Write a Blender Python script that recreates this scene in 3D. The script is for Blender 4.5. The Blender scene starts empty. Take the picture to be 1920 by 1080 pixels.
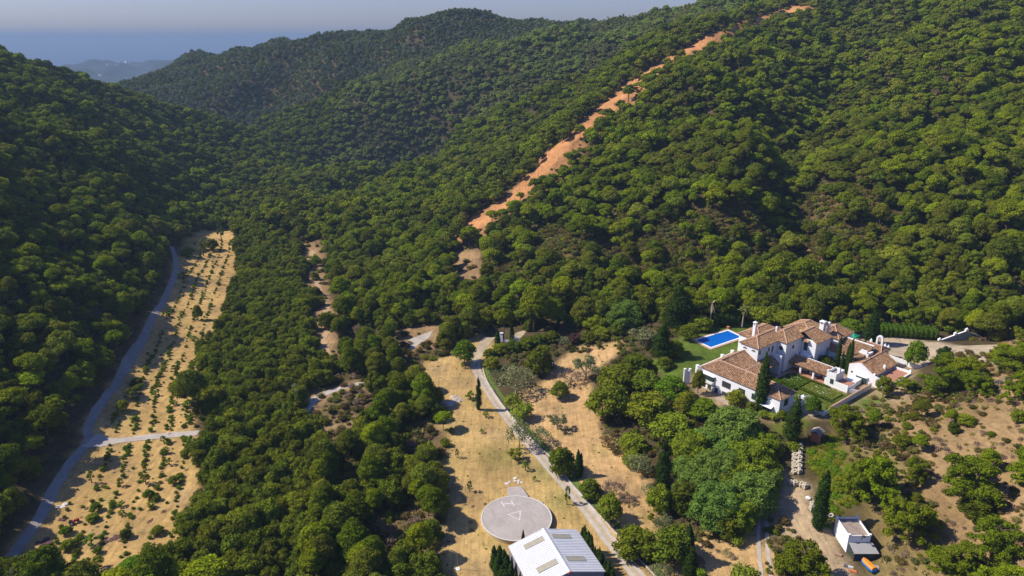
import bpy, bmesh, math, random
import numpy as np
from mathutils import Vector, Matrix, noise

R = math.radians
rng = np.random.default_rng(7)
random.seed(7)
scene = bpy.context.scene
col = scene.collection

# ------------------------------------------------------------------ camera, sky, sun, exposure
H, F, PT = 114.0, 1330.0, R(19.5)
cam_d = bpy.data.cameras.new('camera')
cam_d.sensor_width = 36.0
cam_d.lens = F / 1920.0 * 36.0
cam_d.clip_start, cam_d.clip_end = 1.0, 200000.0
cam = bpy.data.objects.new('camera', cam_d)
col.objects.link(cam)
cam.location = (0, 0, H)
cam.rotation_euler = (R(90) - PT, 0, 0)
scene.camera = cam

SUN_EL = R(44)
SUN_H = Vector((-1.0, 0.12, 0)).normalized()      # horizontal direction towards the sun
sun_dir = (SUN_H * math.cos(SUN_EL) + Vector((0, 0, math.sin(SUN_EL)))).normalized()
sun_d = bpy.data.lights.new('sun', 'SUN')
sun_d.energy = 4.8
sun_d.angle = R(0.5)
sun_d.color = (1.0, 0.93, 0.82)
sun = bpy.data.objects.new('sun', sun_d)
col.objects.link(sun)
sun.rotation_euler = (-sun_dir).to_track_quat('-Z', 'Y').to_euler()

world = bpy.data.worlds.new('World')
scene.world = world
world.use_nodes = True
wn = world.node_tree
bg = wn.nodes['Background']
sky = wn.nodes.new('ShaderNodeTexSky')
sky.sky_type = 'NISHITA'
sky.sun_disc = False
sky.sun_elevation = SUN_EL
sky.sun_rotation = math.atan2(SUN_H.x, SUN_H.y)
sky.altitude = 300
sky.air_density = 1.3
sky.dust_density = 0.7
mix = wn.nodes.new('ShaderNodeMix'); mix.data_type = 'RGBA'; mix.blend_type = 'MULTIPLY'
mix.inputs['Factor'].default_value = 1.0
mix.inputs['B'].default_value = (0.41, 0.485, 0.88, 1)   # uniform blue-grey tint on the whole sky colour
wn.links.new(sky.outputs['Color'], mix.inputs['A'])
wn.links.new(mix.outputs['Result'], bg.inputs['Color'])
bg.inputs['Strength'].default_value = 0.12

scene.view_settings.view_transform = 'Standard'
scene.view_settings.look = 'None'
scene.view_settings.exposure = 0.36
scene.view_settings.gamma = 1.0
scene.view_settings.use_curve_mapping = False
scene.cycles.max_bounces = 5
scene.cycles.diffuse_bounces = 2
scene.cycles.transmission_bounces = 3
scene.cycles.transparent_max_bounces = 4
scene.cycles.volume_bounces = 0

# ------------------------------------------------------------------ helpers
cp_, sp_ = math.cos(PT), math.sin(PT)


def ray(px, py):
    """ray through a point of the survey photograph: x and z gained per metre walked north"""
    v = 540 - py
    y = F * cp_ + v * sp_
    return (px - 960) / y, (-F * sp_ + v * cp_) / y


def at_y(px, py, Y):
    a, b = ray(px, py)
    return (a * Y, Y, H + b * Y)


def at_z(px, py, z):
    a, b = ray(px, py)
    Y = (z - H) / b
    return (a * Y, Y, z)


def project(x, y, z):
    dz = z - H
    dep = y * cp_ - dz * sp_
    up = y * sp_ + dz * cp_
    dep = np.maximum(dep, 1e-3)
    return 960 + F * x / dep, 540 - F * up / dep, dep


def in_poly(px, py, poly):
    px = np.asarray(px, float); py = np.asarray(py, float)
    inside = np.zeros(px.shape, bool)
    n = len(poly)
    j = n - 1
    for i in range(n):
        xi, yi = poly[i]; xj, yj = poly[j]
        if yi != yj:
            c = ((yi > py) != (yj > py)) & (px < (xj - xi) * (py - yi) / (yj - yi) + xi)
            inside ^= c
        j = i
    return inside


def sstep(a, b, x):
    t = np.clip((x - a) / (b - a), 0, 1)
    return t * t * (3 - 2 * t)


def seg_dist(x, y, line):
    d = np.full(np.shape(x), 1e9)
    for (ax, ay), (bx, by) in zip(line[:-1], line[1:]):
        vx, vy = bx - ax, by - ay
        L2 = vx * vx + vy * vy + 1e-9
        t = np.clip(((x - ax) * vx + (y - ay) * vy) / L2, 0, 1)
        d = np.minimum(d, np.hypot(x - ax - t * vx, y - ay - t * vy))
    return d


# ------------------------------------------------------------------ materials
def new_mat(name):
    m = bpy.data.materials.new(name)
    m.use_nodes = True
    nt = m.node_tree
    p = nt.nodes['Principled BSDF']
    p.inputs['Specular IOR Level'].default_value = 0.25
    return m, nt, p


def N(nt, t, **kw):
    n = nt.nodes.new(t)
    for k, v in kw.items():
        setattr(n, k, v)
    return n


def ramp(nt, fac, stops):
    r = nt.nodes.new('ShaderNodeValToRGB')
    e = r.color_ramp.elements
    while len(e) < len(stops):
        e.new(0.5)
    for i, (p, c) in enumerate(stops):
        e[i].position = p
        e[i].color = (*c, 1)
    nt.links.new(fac, r.inputs['Fac'])
    return r.outputs['Color']


def mixc(nt, f, a, b, mode='MIX'):
    m = nt.nodes.new('ShaderNodeMix'); m.data_type = 'RGBA'; m.blend_type = mode
    for k, v in (('Factor', f), ('A', a), ('B', b)):
        if isinstance(v, (int, float)):
            m.inputs[k].default_value = v
        elif isinstance(v, tuple):
            m.inputs[k].default_value = (*v, 1)
        else:
            nt.links.new(v, m.inputs[k])
    return m.outputs['Result']


def noise_out(nt, scale, detail=4, rough=0.55, dist=0.0, vec=None):
    n = nt.nodes.new('ShaderNodeTexNoise')
    n.inputs['Scale'].default_value = scale
    n.inputs['Detail'].default_value = detail
    n.inputs['Roughness'].default_value = rough
    n.inputs['Distortion'].default_value = dist
    if vec is None:
        g = nt.nodes.new('ShaderNodeNewGeometry')
        vec = g.outputs['Position']
    nt.links.new(vec, n.inputs['Vector'])
    return n.outputs['Fac']


def simple_mat(name, c, var=0.12, scale=0.6, rough=0.8, metal=0.0, bump=0.0, spec=0.25):
    """one colour broken up by weather and dirt"""
    m, nt, p = new_mat(name)
    f = noise_out(nt, scale, 6, 0.65)
    c1 = tuple(max(0, x * (1 - var)) for x in c); c2 = tuple(min(1, x * (1 + var)) for x in c)
    nt.links.new(ramp(nt, f, [(0.3, c1), (0.7, c2)]), p.inputs['Base Color'])
    p.inputs['Roughness'].default_value = rough
    p.inputs['Metallic'].default_value = metal
    p.inputs['Specular IOR Level'].default_value = spec
    if bump:
        b = nt.nodes.new('ShaderNodeBump'); b.inputs['Strength'].default_value = bump; b.inputs['Distance'].default_value = 0.05
        nt.links.new(noise_out(nt, scale * 8, 4), b.inputs['Height'])
        nt.links.new(b.outputs['Normal'], p.inputs['Normal'])
    return m


def leaf_mat(name, c, hue=0.02, val=0.35, trans=0.28):
    """foliage: colour differs from plant to plant (random) and from spray to spray (tint)"""
    m = bpy.data.materials.new(name); m.use_nodes = True
    nt = m.node_tree; nt.nodes.clear()
    out = N(nt, 'ShaderNodeOutputMaterial')
    oi = N(nt, 'ShaderNodeObjectInfo')
    at = N(nt, 'ShaderNodeAttribute', attribute_name='tint')
    hsv = N(nt, 'ShaderNodeHueSaturation')
    hsv.inputs['Color'].default_value = (*c, 1)
    mr = N(nt, 'ShaderNodeMapRange'); mr.inputs['To Min'].default_value = 0.494 - hue; mr.inputs['To Max'].default_value = 0.5 + hue * 0.15
    nt.links.new(oi.outputs['Random'], mr.inputs['Value']); nt.links.new(mr.outputs[0], hsv.inputs['Hue'])
    wn_ = N(nt, 'ShaderNodeTexWhiteNoise', noise_dimensions='1D'); nt.links.new(oi.outputs['Random'], wn_.inputs['W'])
    mv = N(nt, 'ShaderNodeMapRange'); mv.inputs['To Min'].default_value = 1 - val; mv.inputs['To Max'].default_value = 1 + val
    nt.links.new(wn_.outputs['Value'], mv.inputs['Value'])
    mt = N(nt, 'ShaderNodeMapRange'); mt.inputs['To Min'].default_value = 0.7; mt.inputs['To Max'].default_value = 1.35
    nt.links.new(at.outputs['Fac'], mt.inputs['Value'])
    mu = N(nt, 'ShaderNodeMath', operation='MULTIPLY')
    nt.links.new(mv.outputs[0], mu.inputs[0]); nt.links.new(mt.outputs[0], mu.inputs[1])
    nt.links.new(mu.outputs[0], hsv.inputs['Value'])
    d = N(nt, 'ShaderNodeBsdfDiffuse'); t = N(nt, 'ShaderNodeBsdfTranslucent'); mx = N(nt, 'ShaderNodeMixShader')
    mx.inputs[0].default_value = trans
    nt.links.new(hsv.outputs[0], d.inputs['Color']); nt.links.new(hsv.outputs[0], t.inputs['Color'])
    nt.links.new(d.outputs[0], mx.inputs[1]); nt.links.new(t.outputs[0], mx.inputs[2])
    nt.links.new(mx.outputs[0], out.inputs['Surface'])
    return m


# ------------------------------------------------------------------ objects
def mesh_np(name, verts, faces=None, quads=None, mats=(), smooth=False, tint=None, mat_idx=None):
    me = bpy.data.meshes.new(name)
    if quads is not None:
        verts = np.asarray(verts, np.float32); quads = np.asarray(quads, np.int32)
        k = quads.shape[1]
        me.vertices.add(len(verts)); me.vertices.foreach_set('co', verts.ravel())
        me.loops.add(quads.size); me.loops.foreach_set('vertex_index', quads.ravel())
        me.polygons.add(len(quads)); me.polygons.foreach_set('loop_start', np.arange(0, quads.size, k, dtype=np.int32))
        me.update(calc_edges=True)
    else:
        me.from_pydata([tuple(v) for v in verts], [], faces)
    for m in mats:
        me.materials.append(m)
    if mat_idx is not None:
        me.polygons.foreach_set('material_index', np.asarray(mat_idx, np.int32))
    if smooth:
        me.polygons.foreach_set('use_smooth', np.ones(len(me.polygons), bool))
    if tint is not None:
        a = me.attributes.new('tint', 'FLOAT', 'POINT'); a.data.foreach_set('value', np.asarray(tint, np.float32))
    me.update()
    return me


def link(name, me, parent=None, loc=(0, 0, 0), rot=0.0):
    o = bpy.data.objects.new(name, me)
    col.objects.link(o)
    o.location = loc
    o.rotation_euler = (0, 0, rot)
    if parent is not None:
        o.parent = parent
    return o


def tag(o, label, cat, group=None):
    o['label'] = label; o['category'] = cat
    if group:
        o['group'] = group
    return o


def thing(name, label, cat, loc=(0, 0, 0), rot=0.0, group=None):
    return tag(link(name, None, None, loc, rot), label, cat, group)


class MB:
    """collects boxes, prisms, tubes and quads; build() links them as one mesh"""
    def __init__(self):
        self.v = []; self.f = []

    def add(self, vs, fs):
        k = len(self.v)
        self.v += [tuple(p) for p in vs]
        self.f += [tuple(i + k for i in f) for f in fs]
        return self

    def box(self, x0, x1, y0, y1, z0, z1):
        vs = [(x0, y0, z0), (x1, y0, z0), (x1, y1, z0), (x0, y1, z0), (x0, y0, z1), (x1, y0, z1), (x1, y1, z1), (x0, y1, z1)]
        return self.add(vs, [(0, 3, 2, 1), (4, 5, 6, 7), (0, 1, 5, 4), (1, 2, 6, 5), (2, 3, 7, 6), (3, 0, 4, 7)])

    def prism(self, poly, z0, z1):
        """vertical prism over a polygon; z1 may be a list of heights"""
        n = len(poly)
        zs = z1 if isinstance(z1, (list, tuple)) else [z1] * n
        vs = [(x, y, z0) for x, y in poly] + [(p[0], p[1], z) for p, z in zip(poly, zs)]
        fs = [tuple(reversed(range(n))), tuple(range(n, 2 * n))] + [(i, (i + 1) % n, n + (i + 1) % n, n + i) for i in range(n)]
        return self.add(vs, fs)

    def slab(self, pts, t):
        """a sloping plate: polygon of 3-d points with thickness t below"""
        n = len(pts)
        vs = [tuple(p) for p in pts] + [(p[0], p[1], p[2] - t) for p in pts]
        fs = [tuple(range(n)), tuple(reversed(range(n, 2 * n)))] + [((i + 1) % n, i, n + i, n + (i + 1) % n) for i in range(n)]
        return self.add(vs, fs)

    def bar(self, a, b, w, h=None):
        h = h or w
        a = Vector(a); b = Vector(b); d = (b - a).normalized()
        s = d.cross(Vector((0, 0, 1)))
        s = s.normalized() if s.length > 1e-3 else Vector((1, 0, 0))
        u = s.cross(d).normalized()
        vs = []
        for p in (a, b):
            for i, j in ((-1, -1), (1, -1), (1, 1), (-1, 1)):
                vs.append(p + s * (i * w / 2) + u * (j * h / 2))
        return self.add(vs, [(0, 1, 2, 3), (7, 6, 5, 4), (0, 4, 5, 1), (1, 5, 6, 2), (2, 6, 7, 3), (3, 7, 4, 0)])

    def tube(self, pts, rad, n=6):
        pts = [Vector(p) for p in pts]
        k = len(pts)
        vs = []
        for i, p in enumerate(pts):
            d = (pts[min(i + 1, k - 1)] - pts[max(i - 1, 0)]).normalized()
            s = d.cross(Vector((0.13, 0.97, 0.2))).normalized(); u = s.cross(d)
            r = rad[i] if isinstance(rad, (list, tuple)) else rad
            for j in range(n):
                a = 2 * math.pi * j / n
                vs.append(p + s * (r * math.cos(a)) + u * (r * math.sin(a)))
        fs = [(i * n + j, i * n + (j + 1) % n, (i + 1) * n + (j + 1) % n, (i + 1) * n + j) for i in range(k - 1) for j in range(n)]
        fs += [tuple(reversed(range(n))), tuple(range((k - 1) * n, k * n))]
        return self.add(vs, fs)

    def cyl(self, x, y, z0, z1, r, n=16, r1=None):
        r1 = r if r1 is None else r1
        vs = [(x + r * math.cos(2 * math.pi * i / n), y + r * math.sin(2 * math.pi * i / n), z0) for i in range(n)]
        vs += [(x + r1 * math.cos(2 * math.pi * i / n), y + r1 * math.sin(2 * math.pi * i / n), z1) for i in range(n)]
        return self.add(vs, [tuple(reversed(range(n))), tuple(range(n, 2 * n))] + [(i, (i + 1) % n, n + (i + 1) % n, n + i) for i in range(n)])

    def mesh(self, name, mat, bevel=0.0, smooth=False):
        me = bpy.data.meshes.new(name)
        me.from_pydata(self.v, [], self.f)
        if mat:
            me.materials.append(mat)
        if bevel:
            bm = bmesh.new(); bm.from_mesh(me)
            bmesh.ops.remove_doubles(bm, verts=bm.verts, dist=1e-4)
            bmesh.ops.bevel(bm, geom=[e for e in bm.edges if len(e.link_faces) == 2 and e.calc_face_angle(0) > 0.6],
                            offset=bevel, segments=1, affect='EDGES', clamp_overlap=True)
            bm.to_mesh(me); bm.free()
        if smooth:
            me.polygons.foreach_set('use_smooth', np.ones(len(me.polygons), bool))
        me.update()
        return me

    def build(self, name, mat, parent=None, bevel=0.0, smooth=False, loc=(0, 0, 0), rot=0.0):
        return link(name, self.mesh(name, mat, bevel, smooth), parent, loc, rot)
# ------------------------------------------------------------------ terrain
def floor_z(Y):
    return -0.03 * max(0.0, Y - 150.0)


def on_floor(px, py, lift=0.0):
    a, b = ray(px, py)
    Y = (150 * 0.03 + lift - H) / (b + 0.03)
    if Y < 150:
        Y = (lift - H) / b
    return (a * Y, Y, floor_z(Y) + lift)


ctrl = []
# valley floor: valley road, the two fields, the stream wood between them
for q in [(10, 1060), (60, 990), (110, 900), (165, 830), (200, 740), (255, 650), (305, 570), (325, 510), (345, 470), (400, 440),
          (60, 1075), (200, 1075), (330, 1075), (240, 960), (340, 900), (260, 840), (370, 815), (300, 740), (360, 700), (300, 640),
          (380, 620), (350, 560), (420, 560), (400, 500), (440, 470), (440, 430), (500, 900), (500, 1050), (620, 1000), (480, 760),
          (480, 640), (520, 540), (540, 460), (600, 700), (620, 840), (700, 960), (700, 1075), (100, 1150), (400, 1200), (800, 1200)]:
    ctrl.append(on_floor(*q, lift=-1.2 if 430 < q[0] < 720 else 0.0))
for q in [(850, 1070), (960, 970), (860, 900), (1000, 900), (1100, 1000), (850, 800), (920, 800), (840, 700), (890, 690), (960, 1040), (1060, 1070), (1180, 1070), (960, 1150)]:
    ctrl.append(at_z(*q, 0.0))
for px, py, z in [(905, 645, 1.5), (780, 640, 0), (700, 700, -1.5), (620, 735, -2), (600, 620, -2), (650, 560, -2), (760, 560, 1), (850, 590, 1.5), (1000, 600, 4),
                  (1000, 780, 1.2), (1050, 720, 3), (1100, 660, 5), (1080, 860, 1.6), (1160, 860, 3), (1200, 960, 2.6), (1150, 1040, 1.2), (1150, 740, 5),
                  (1200, 640, 9), (1240, 1070, 2), (1300, 1000, 4), (1420, 1075, 3.6), (1428, 960, 5), (1470, 900, 7.5), (1500, 1000, 5.5), (1560, 1040, 5.6),
                  (1300, 900, 5), (1250, 820, 6), (1350, 820, 9), (1230, 740, 9), (1290, 760, 11.2), (1470, 800, 12), (1535, 820, 11.4), (1400, 790, 11),
                  (1490, 850, 9.6), (1550, 860, 11), (1600, 870, 12.5), (1640, 930, 12), (1660, 1000, 10), (1680, 1075, 8), (1600, 1075, 5.6),
                  (1590, 950, 9), (1750, 800, 18), (1850, 740, 23), (1800, 860, 18), (1920, 760, 26), (1920, 900, 22), (1920, 1040, 17), (1780, 960, 14), (1800, 1075, 12),
                  (1700, 770, 14.5), (1640, 770, 13.2), (2100, 800, 34), (2100, 1000, 28), (1290, 690, 12.6), (1230, 680, 11.5), (1330, 640, 12.8), (1300, 615, 12.6), (1400, 605, 13),
                  (1700, 640, 13.4), (1800, 640, 14), (1900, 640, 20), (1960, 660, 26), (1620, 600, 14), (1500, 590, 14)]:
    ctrl.append(at_z(px, py, z))
# hillsides: (survey bearing, distance north)
hills = [
    # shaded slope west of the valley road
    (0, 860, 162), (0, 700, 198), (0, 550, 240), (0, 424, 300), (0, 265, 400), (0, 165, 510), (150, 700, 214), (150, 550, 262), (150, 400, 350),
    (150, 300, 440), (150, 210, 560), (250, 560, 300), (270, 480, 350), (270, 400, 430), (270, 310, 540), (270, 250, 650), (360, 400, 500), (400, 330, 630),
    # middle ridge
    (600, 262, 830), (700, 232, 830), (850, 200, 820), (1000, 130, 800), (560, 235, 870), (750, 180, 850), (900, 150, 830),
    # spur left of the firebreak
    (900, 350, 500), (900, 300, 600), (900, 265, 655), (750, 380, 510), (750, 330, 600), (650, 390, 482), (560, 410, 458), (500, 430, 440), (500, 370, 600), (560, 342, 680), (600, 328, 740), (430, 378, 590), (1000, 250, 600), (1100, 180, 610),
    (1000, 300, 480), (1200, 115, 600), (800, 430, 430), (700, 440, 428), (620, 440, 424), (820, 500, 365), (700, 500, 395),
    # the firebreak itself
    (865, 437, 400), (930, 395, 412), (985, 350, 430), (1040, 290, 460), (1090, 250, 482), (1130, 205, 505), (1240, 120, 560), (1380, 50, 640), (1500, 10, 710),
    # main face above the villa
    (1000, 450, 365), (1000, 400, 400), (1100, 350, 412), (1100, 300, 448), (1200, 250, 450), (1200, 200, 490), (1300, 300, 392), (1300, 200, 470), (1300, 130, 530),
    (1400, 100, 560), (1400, 200, 462), (1400, 300, 375), (1400, 380, 335), (1300, 400, 343), (1200, 350, 380), (1200, 450, 330), (1100, 450, 343), (1100, 520, 308),
    (1000, 540, 306), (1300, 500, 304), (900, 520, 330), (1400, 480, 298), (1200, 560, 278), (1400, 560, 264),
    # the gully and the slope right of it
    (1475, 330, 398), (1478, 430, 345), (1440, 520, 296), (1545, 220, 480), (1605, 110, 570), (1600, 300, 378), (1600, 400, 324), (1550, 470, 300), (1700, 400, 318),
    (1700, 300, 368), (1700, 200, 440), (1700, 100, 520), (1700, 0, 610), (1850, 300, 350), (1850, 400, 305), (1850, 200, 412), (1850, 100, 482), (1850, 0, 560),
    (1920, 520, 262), (1700, 500, 282), (1850, 590, 246), (1600, 565, 266), (1550, 20, 680), (1500, 130, 540), (1450, 60, 620), (2150, 300, 345), (2150, 100, 470), (2150, 500, 260),
    (1600, -60, 740), (1850, -80, 700), (2200, -60, 650),
    # far hill with cork oaks
    (350, 150, 1080), (450, 180, 1020), (600, 150, 1010), (700, 150, 985), (560, 195, 990), (800, 100, 985), (500, 215, 1010), (640, 110, 1040), (900, 80, 1000), (760, 70, 1030)]
for q in hills:
    ctrl.append(at_y(*q))
# crests: the tree tops make the skyline, the ground lies below them
for px, py, Y, t in [(0, 95, 625, 11), (60, 107, 640, 11), (120, 129, 680, 12), (200, 154, 730, 13), (270, 170, 750, 13), (340, 201, 770, 13), (400, 218, 780, 13), (450, 245, 770, 12), (500, 270, 770, 11), (560, 299, 770, 9), (600, 324, 765, 7),
                     (500, 222, 920, 6), (560, 200, 915, 6), (635, 170, 905, 6), (750, 130, 900, 6), (825, 110, 895, 6), (960, 80, 880, 6), (1080, 62, 870, 6), (1190, 55, 850, 6), (1260, 30, 810, 7), (1330, 0, 790, 7),
                     (450, 420, 451, 5), (500, 390, 478, 5), (560, 359, 566, 5), (615, 331, 640, 5), (655, 316, 690, 6), (700, 298, 700, 6), (850, 252, 685, 6), (960, 202, 670, 6), (1080, 152, 675, 6), (1190, 100, 690, 6), (1260, 60, 710, 6),
                     (284, 138, 1160, 5), (347, 101, 1190, 5), (387, 107, 1180, 5), (444, 95, 1160, 5), (490, 87, 1140, 5), (569, 72, 1110, 5), (631, 71, 1100, 5), (700, 64, 1095, 5),
                     (740, 50, 1085, 5), (760, 36, 1075, 5), (840, 20, 1065, 5), (880, 22, 1070, 5), (960, 38, 1085, 5), (1040, 43, 1095, 5), (1180, 50, 1110, 5)]:
    x, y, z = at_y(px, py, Y)
    ctrl.append((x, y, z - t))
# hidden ground: gullies between the ridges, back slopes, land beside and behind the camera
ctrl += [(-186, 505, -22), (-172, 560, -30), (-150, 620, -38), (-120, 700, -46), (-80, 790, -50), (-210, 470, -12), at_y(700, 318, 780), at_y(850, 285, 760), at_y(960, 235, 740), at_y(1080, 185, 735), at_y(1180, 140, 745),
         at_y(520, 250, 960), at_y(450, 262, 880), at_y(400, 262, 900), at_y(560, 240, 940), at_y(330, 200, 1000), at_y(200, 190, 950), at_y(0, 170, 850)]
ctrl += [(-220, 60, 55), (-260, 150, 62), (-330, 300, 95), (-420, 450, 120), (-520, 600, 130), (-620, 800, 70), (-700, 1000, 40), (-600, 1250, 30), (-150, 60, 15),
         (0, 50, 0), (80, 50, 2), (150, 60, 30), (220, 120, 55), (330, 250, 90), (450, 400, 150), (560, 520, 190), (700, 700, 230), (600, 900, 190), (400, 950, 130),
         (500, 1150, 110), (300, 1350, 20), (0, 1350, 10), (-200, 1400, -10), (-450, 1400, -20), (700, 1350, 40), (-700, 400, 160), (-700, 100, 110), (700, 200, 200), (760, 450, 260), (-60, 1250, 70), (100, 1250, 95)]
ctrl = np.array(ctrl, float)

S = 100.0
cx, cy, cz = ctrl[:, 0] / S, ctrl[:, 1] / S, ctrl[:, 2]


def tps(r2):
    return 0.5 * r2 * np.log(r2 + 1e-9)


n = len(cx)
K = tps((cx[:, None] - cx) ** 2 + (cy[:, None] - cy) ** 2) + np.eye(n) * 0.02
Pm = np.stack([np.ones(n), cx, cy], 1)
sol = np.linalg.solve(np.block([[K, Pm], [Pm.T, np.zeros((3, 3))]]), np.concatenate([cz, np.zeros(3)]))

# estate frame: origin at the west corner of the long wing, a along its front, b towards the north-east
EA = np.array([57.906, 197.302]); EU = np.array([0.61575, -0.78794]); EV = np.array([0.78794, 0.61575])
EROT = math.atan2(EU[1], EU[0])


def to_ab(x, y):
    dx, dy = x - EA[0], y - EA[1]
    return dx * EU[0] + dy * EU[1], dx * EV[0] + dy * EV[1]


def from_ab(a, b, z=0.0):
    return (EA[0] + a * EU[0] + b * EV[0], EA[1] + a * EU[1] + b * EV[1], z)


xs = np.concatenate([-200 - np.cumsum(np.linspace(1.8, 14, 75))[::-1], np.arange(-200, 200.01, 1.6), 200 + np.cumsum(np.linspace(1.8, 14, 75))])
ys = np.concatenate([np.arange(40, 110, 6.0), np.arange(110, 330, 1.5), 330 + np.cumsum(np.linspace(1.6, 9.0, 230))])
GX, GY = np.meshgrid(xs, ys)


def tps_eval(X, Y):
    X = X / S; Y = Y / S
    out = sol[n] + sol[n + 1] * X + sol[n + 2] * Y
    for i in range(n):
        out = out + sol[i] * tps((X - cx[i]) ** 2 + (Y - cy[i]) ** 2)
    return out


Z = tps_eval(GX, GY)
# relief on the hillsides
above = Z - np.where(GY > 150, -0.03 * (GY - 150), 0)
hillmask = sstep(6, 22, above) * sstep(225, 300, GY + np.where(GX < -100, 80, 0))
nz = np.zeros(GX.shape)
rr = np.random.default_rng(3)
for k in range(26):
    wl = rr.uniform(22, 120); th = rr.uniform(0, math.pi); ph = rr.uniform(0, 6.28)
    nz += (wl / 120) * 1.1 * np.sin((GX * math.cos(th) + GY * math.sin(th)) * 2 * math.pi / wl + ph + 1.3 * np.sin(GX / 47 + k) + 1.1 * np.sin(GY / 39 + 2 * k))
Z = Z + nz * 1.15 * hillmask
# the gully above the villa and the hidden one behind the spur are cut deep
GUL = [at_y(1430, 520, 292)[:2], at_y(1478, 430, 345)[:2], at_y(1475, 330, 400)[:2], at_y(1545, 220, 480)[:2], at_y(1605, 110, 570)[:2], at_y(1640, 20, 660)[:2]]
GUL2 = [at_y(640, 345, 790)[:2], at_y(700, 318, 780)[:2], at_y(850, 285, 755)[:2], at_y(960, 235, 742)[:2], at_y(1080, 185, 738)[:2]]
for ln, dp, wd in ((GUL, 11.0, 17.0), (GUL2, 12.0, 26.0)):
    dd = seg_dist(GX, GY, ln)
    Z = Z - dp * np.exp(-(dd / wd) ** 2) * sstep(280, 330, GY)
for bx_, by_, am, wd in ((1400, 330, 7.0, 22.0), (1330, 200, 6.0, 30.0), (1620, 330, 5.0, 25.0), (1760, 250, 6.0, 35.0)):
    q = at_y(bx_, by_, 400 if by_ > 300 else 470)
    Z = Z + am * np.exp(-((GX - q[0]) ** 2 + (GY - q[1]) ** 2) / wd ** 2)
rough = np.zeros(GX.shape)
for k in range(14):
    wl = rr.uniform(5, 16); th = rr.uniform(0, math.pi); ph = rr.uniform(0, 6.28)
    rough += 0.035 * np.sin((GX * math.cos(th) + GY * math.sin(th)) * 2 * math.pi / wl + ph + np.sin(GX / 9 + k) + np.sin(GY / 11 - k))
Z = Z + rough


def flatten(z, mask, target):
    return z * (1 - mask) + target * mask


GA, GB = to_ab(GX, GY)
m = sstep(-14, -6, GA) * (1 - sstep(36, 42, GA)) * sstep(-1, 1.5, GB) * (1 - sstep(75, 84, GB))
Z = flatten(Z, m * (1 - sstep(-2, 8, GA) * (1 - sstep(8, 9, GB)) * 0), 12.95)
# front terrace steps down to the west end of the long wing
m = sstep(-10, -4, GA) * (1 - sstep(16, 30, GA)) * sstep(-6, -2, GB) * (1 - sstep(0.2, 1.5, GB))
Z = flatten(Z, m, 11.4 + np.clip(GA, 0, 27) * 0.055)
m = (1 - sstep(9.4, 12, np.hypot(GX - 1.1, GY - 147.4)))
Z = flatten(Z, m, 0.0)
pdist = seg_dist(GX, GY, [(63.5, 231.5), (68.5, 223), (84, 233.5), (79.7, 241.5), (63.5, 231.5)])
m = np.maximum(1 - sstep(2.5, 8, pdist), (np.hypot(GX - 74, GY - 232) < 9) * 1.0)
Z = flatten(Z, m, 12.88)
m = (1 - sstep(13, 17, np.hypot(GX - 9.5, GY - 126.5)))
Z = flatten(Z, m, 0.0)
m = (1 - sstep(4.5, 7.5, np.hypot(GX - 76.3, GY - 130.5)))
Z = flatten(Z, m, 6.0)


Z = np.where(Z > 145, 145 + 15 * np.tanh((Z - 145) / 40), Z)


def tz(x, y):
    """ground height"""
    x = np.asarray(x, float); y = np.asarray(y, float)
    i = np.clip(np.searchsorted(xs, x) - 1, 0, len(xs) - 2); j = np.clip(np.searchsorted(ys, y) - 1, 0, len(ys) - 2)
    u = np.clip((x - xs[i]) / (xs[i + 1] - xs[i]), 0, 1); v = np.clip((y - ys[j]) / (ys[j + 1] - ys[j]), 0, 1)
    return (Z[j, i] * (1 - u) + Z[j, i + 1] * u) * (1 - v) + (Z[j + 1, i] * (1 - u) + Z[j + 1, i + 1] * u) * v


def ground_at(px, py, y0=100.0, y1=1250.0):
    """where the line of sight meets the ground"""
    a, b = ray(px, py)
    Y = np.arange(y0, y1, 1.0)
    d = tz(a * Y, Y) - (H + b * Y)
    k = np.argmax(d > 0)
    if d[k] <= 0:
        return None
    lo, hi = Y[max(k - 1, 0)], Y[k]
    for _ in range(18):
        mid = (lo + hi) / 2
        if tz(a * mid, mid) > H + b * mid:
            hi = mid
        else:
            lo = mid
    return (a * hi, hi, float(tz(a * hi, hi)))


def gpts(pl):
    out = []
    for q in pl:
        g = ground_at(*q)
        if g:
            out.append((g[0], g[1]))
    return out


# ------------------------------------------------------------------ ground cover, mapped from the survey
PX, PY, DEP = project(GX, GY, Z)


def wobble(x, y, px, py, dep):
    """edges of ground cover are never straight: shift the survey position by up to a couple of metres"""
    k = F / dep
    n1 = np.sin(x / 3.1 + 1.7 * np.sin(y / 4.3)) + 0.6 * np.sin(x / 1.3 - y / 1.9 + 2) + 0.8 * np.sin(y / 7.7 + x / 9)
    n2 = np.sin(y / 3.7 + 1.5 * np.sin(x / 5.1)) + 0.6 * np.sin(y / 1.5 + x / 1.7)
    return px + n1 * k * 0.9, py + n2 * k * 0.5


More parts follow.
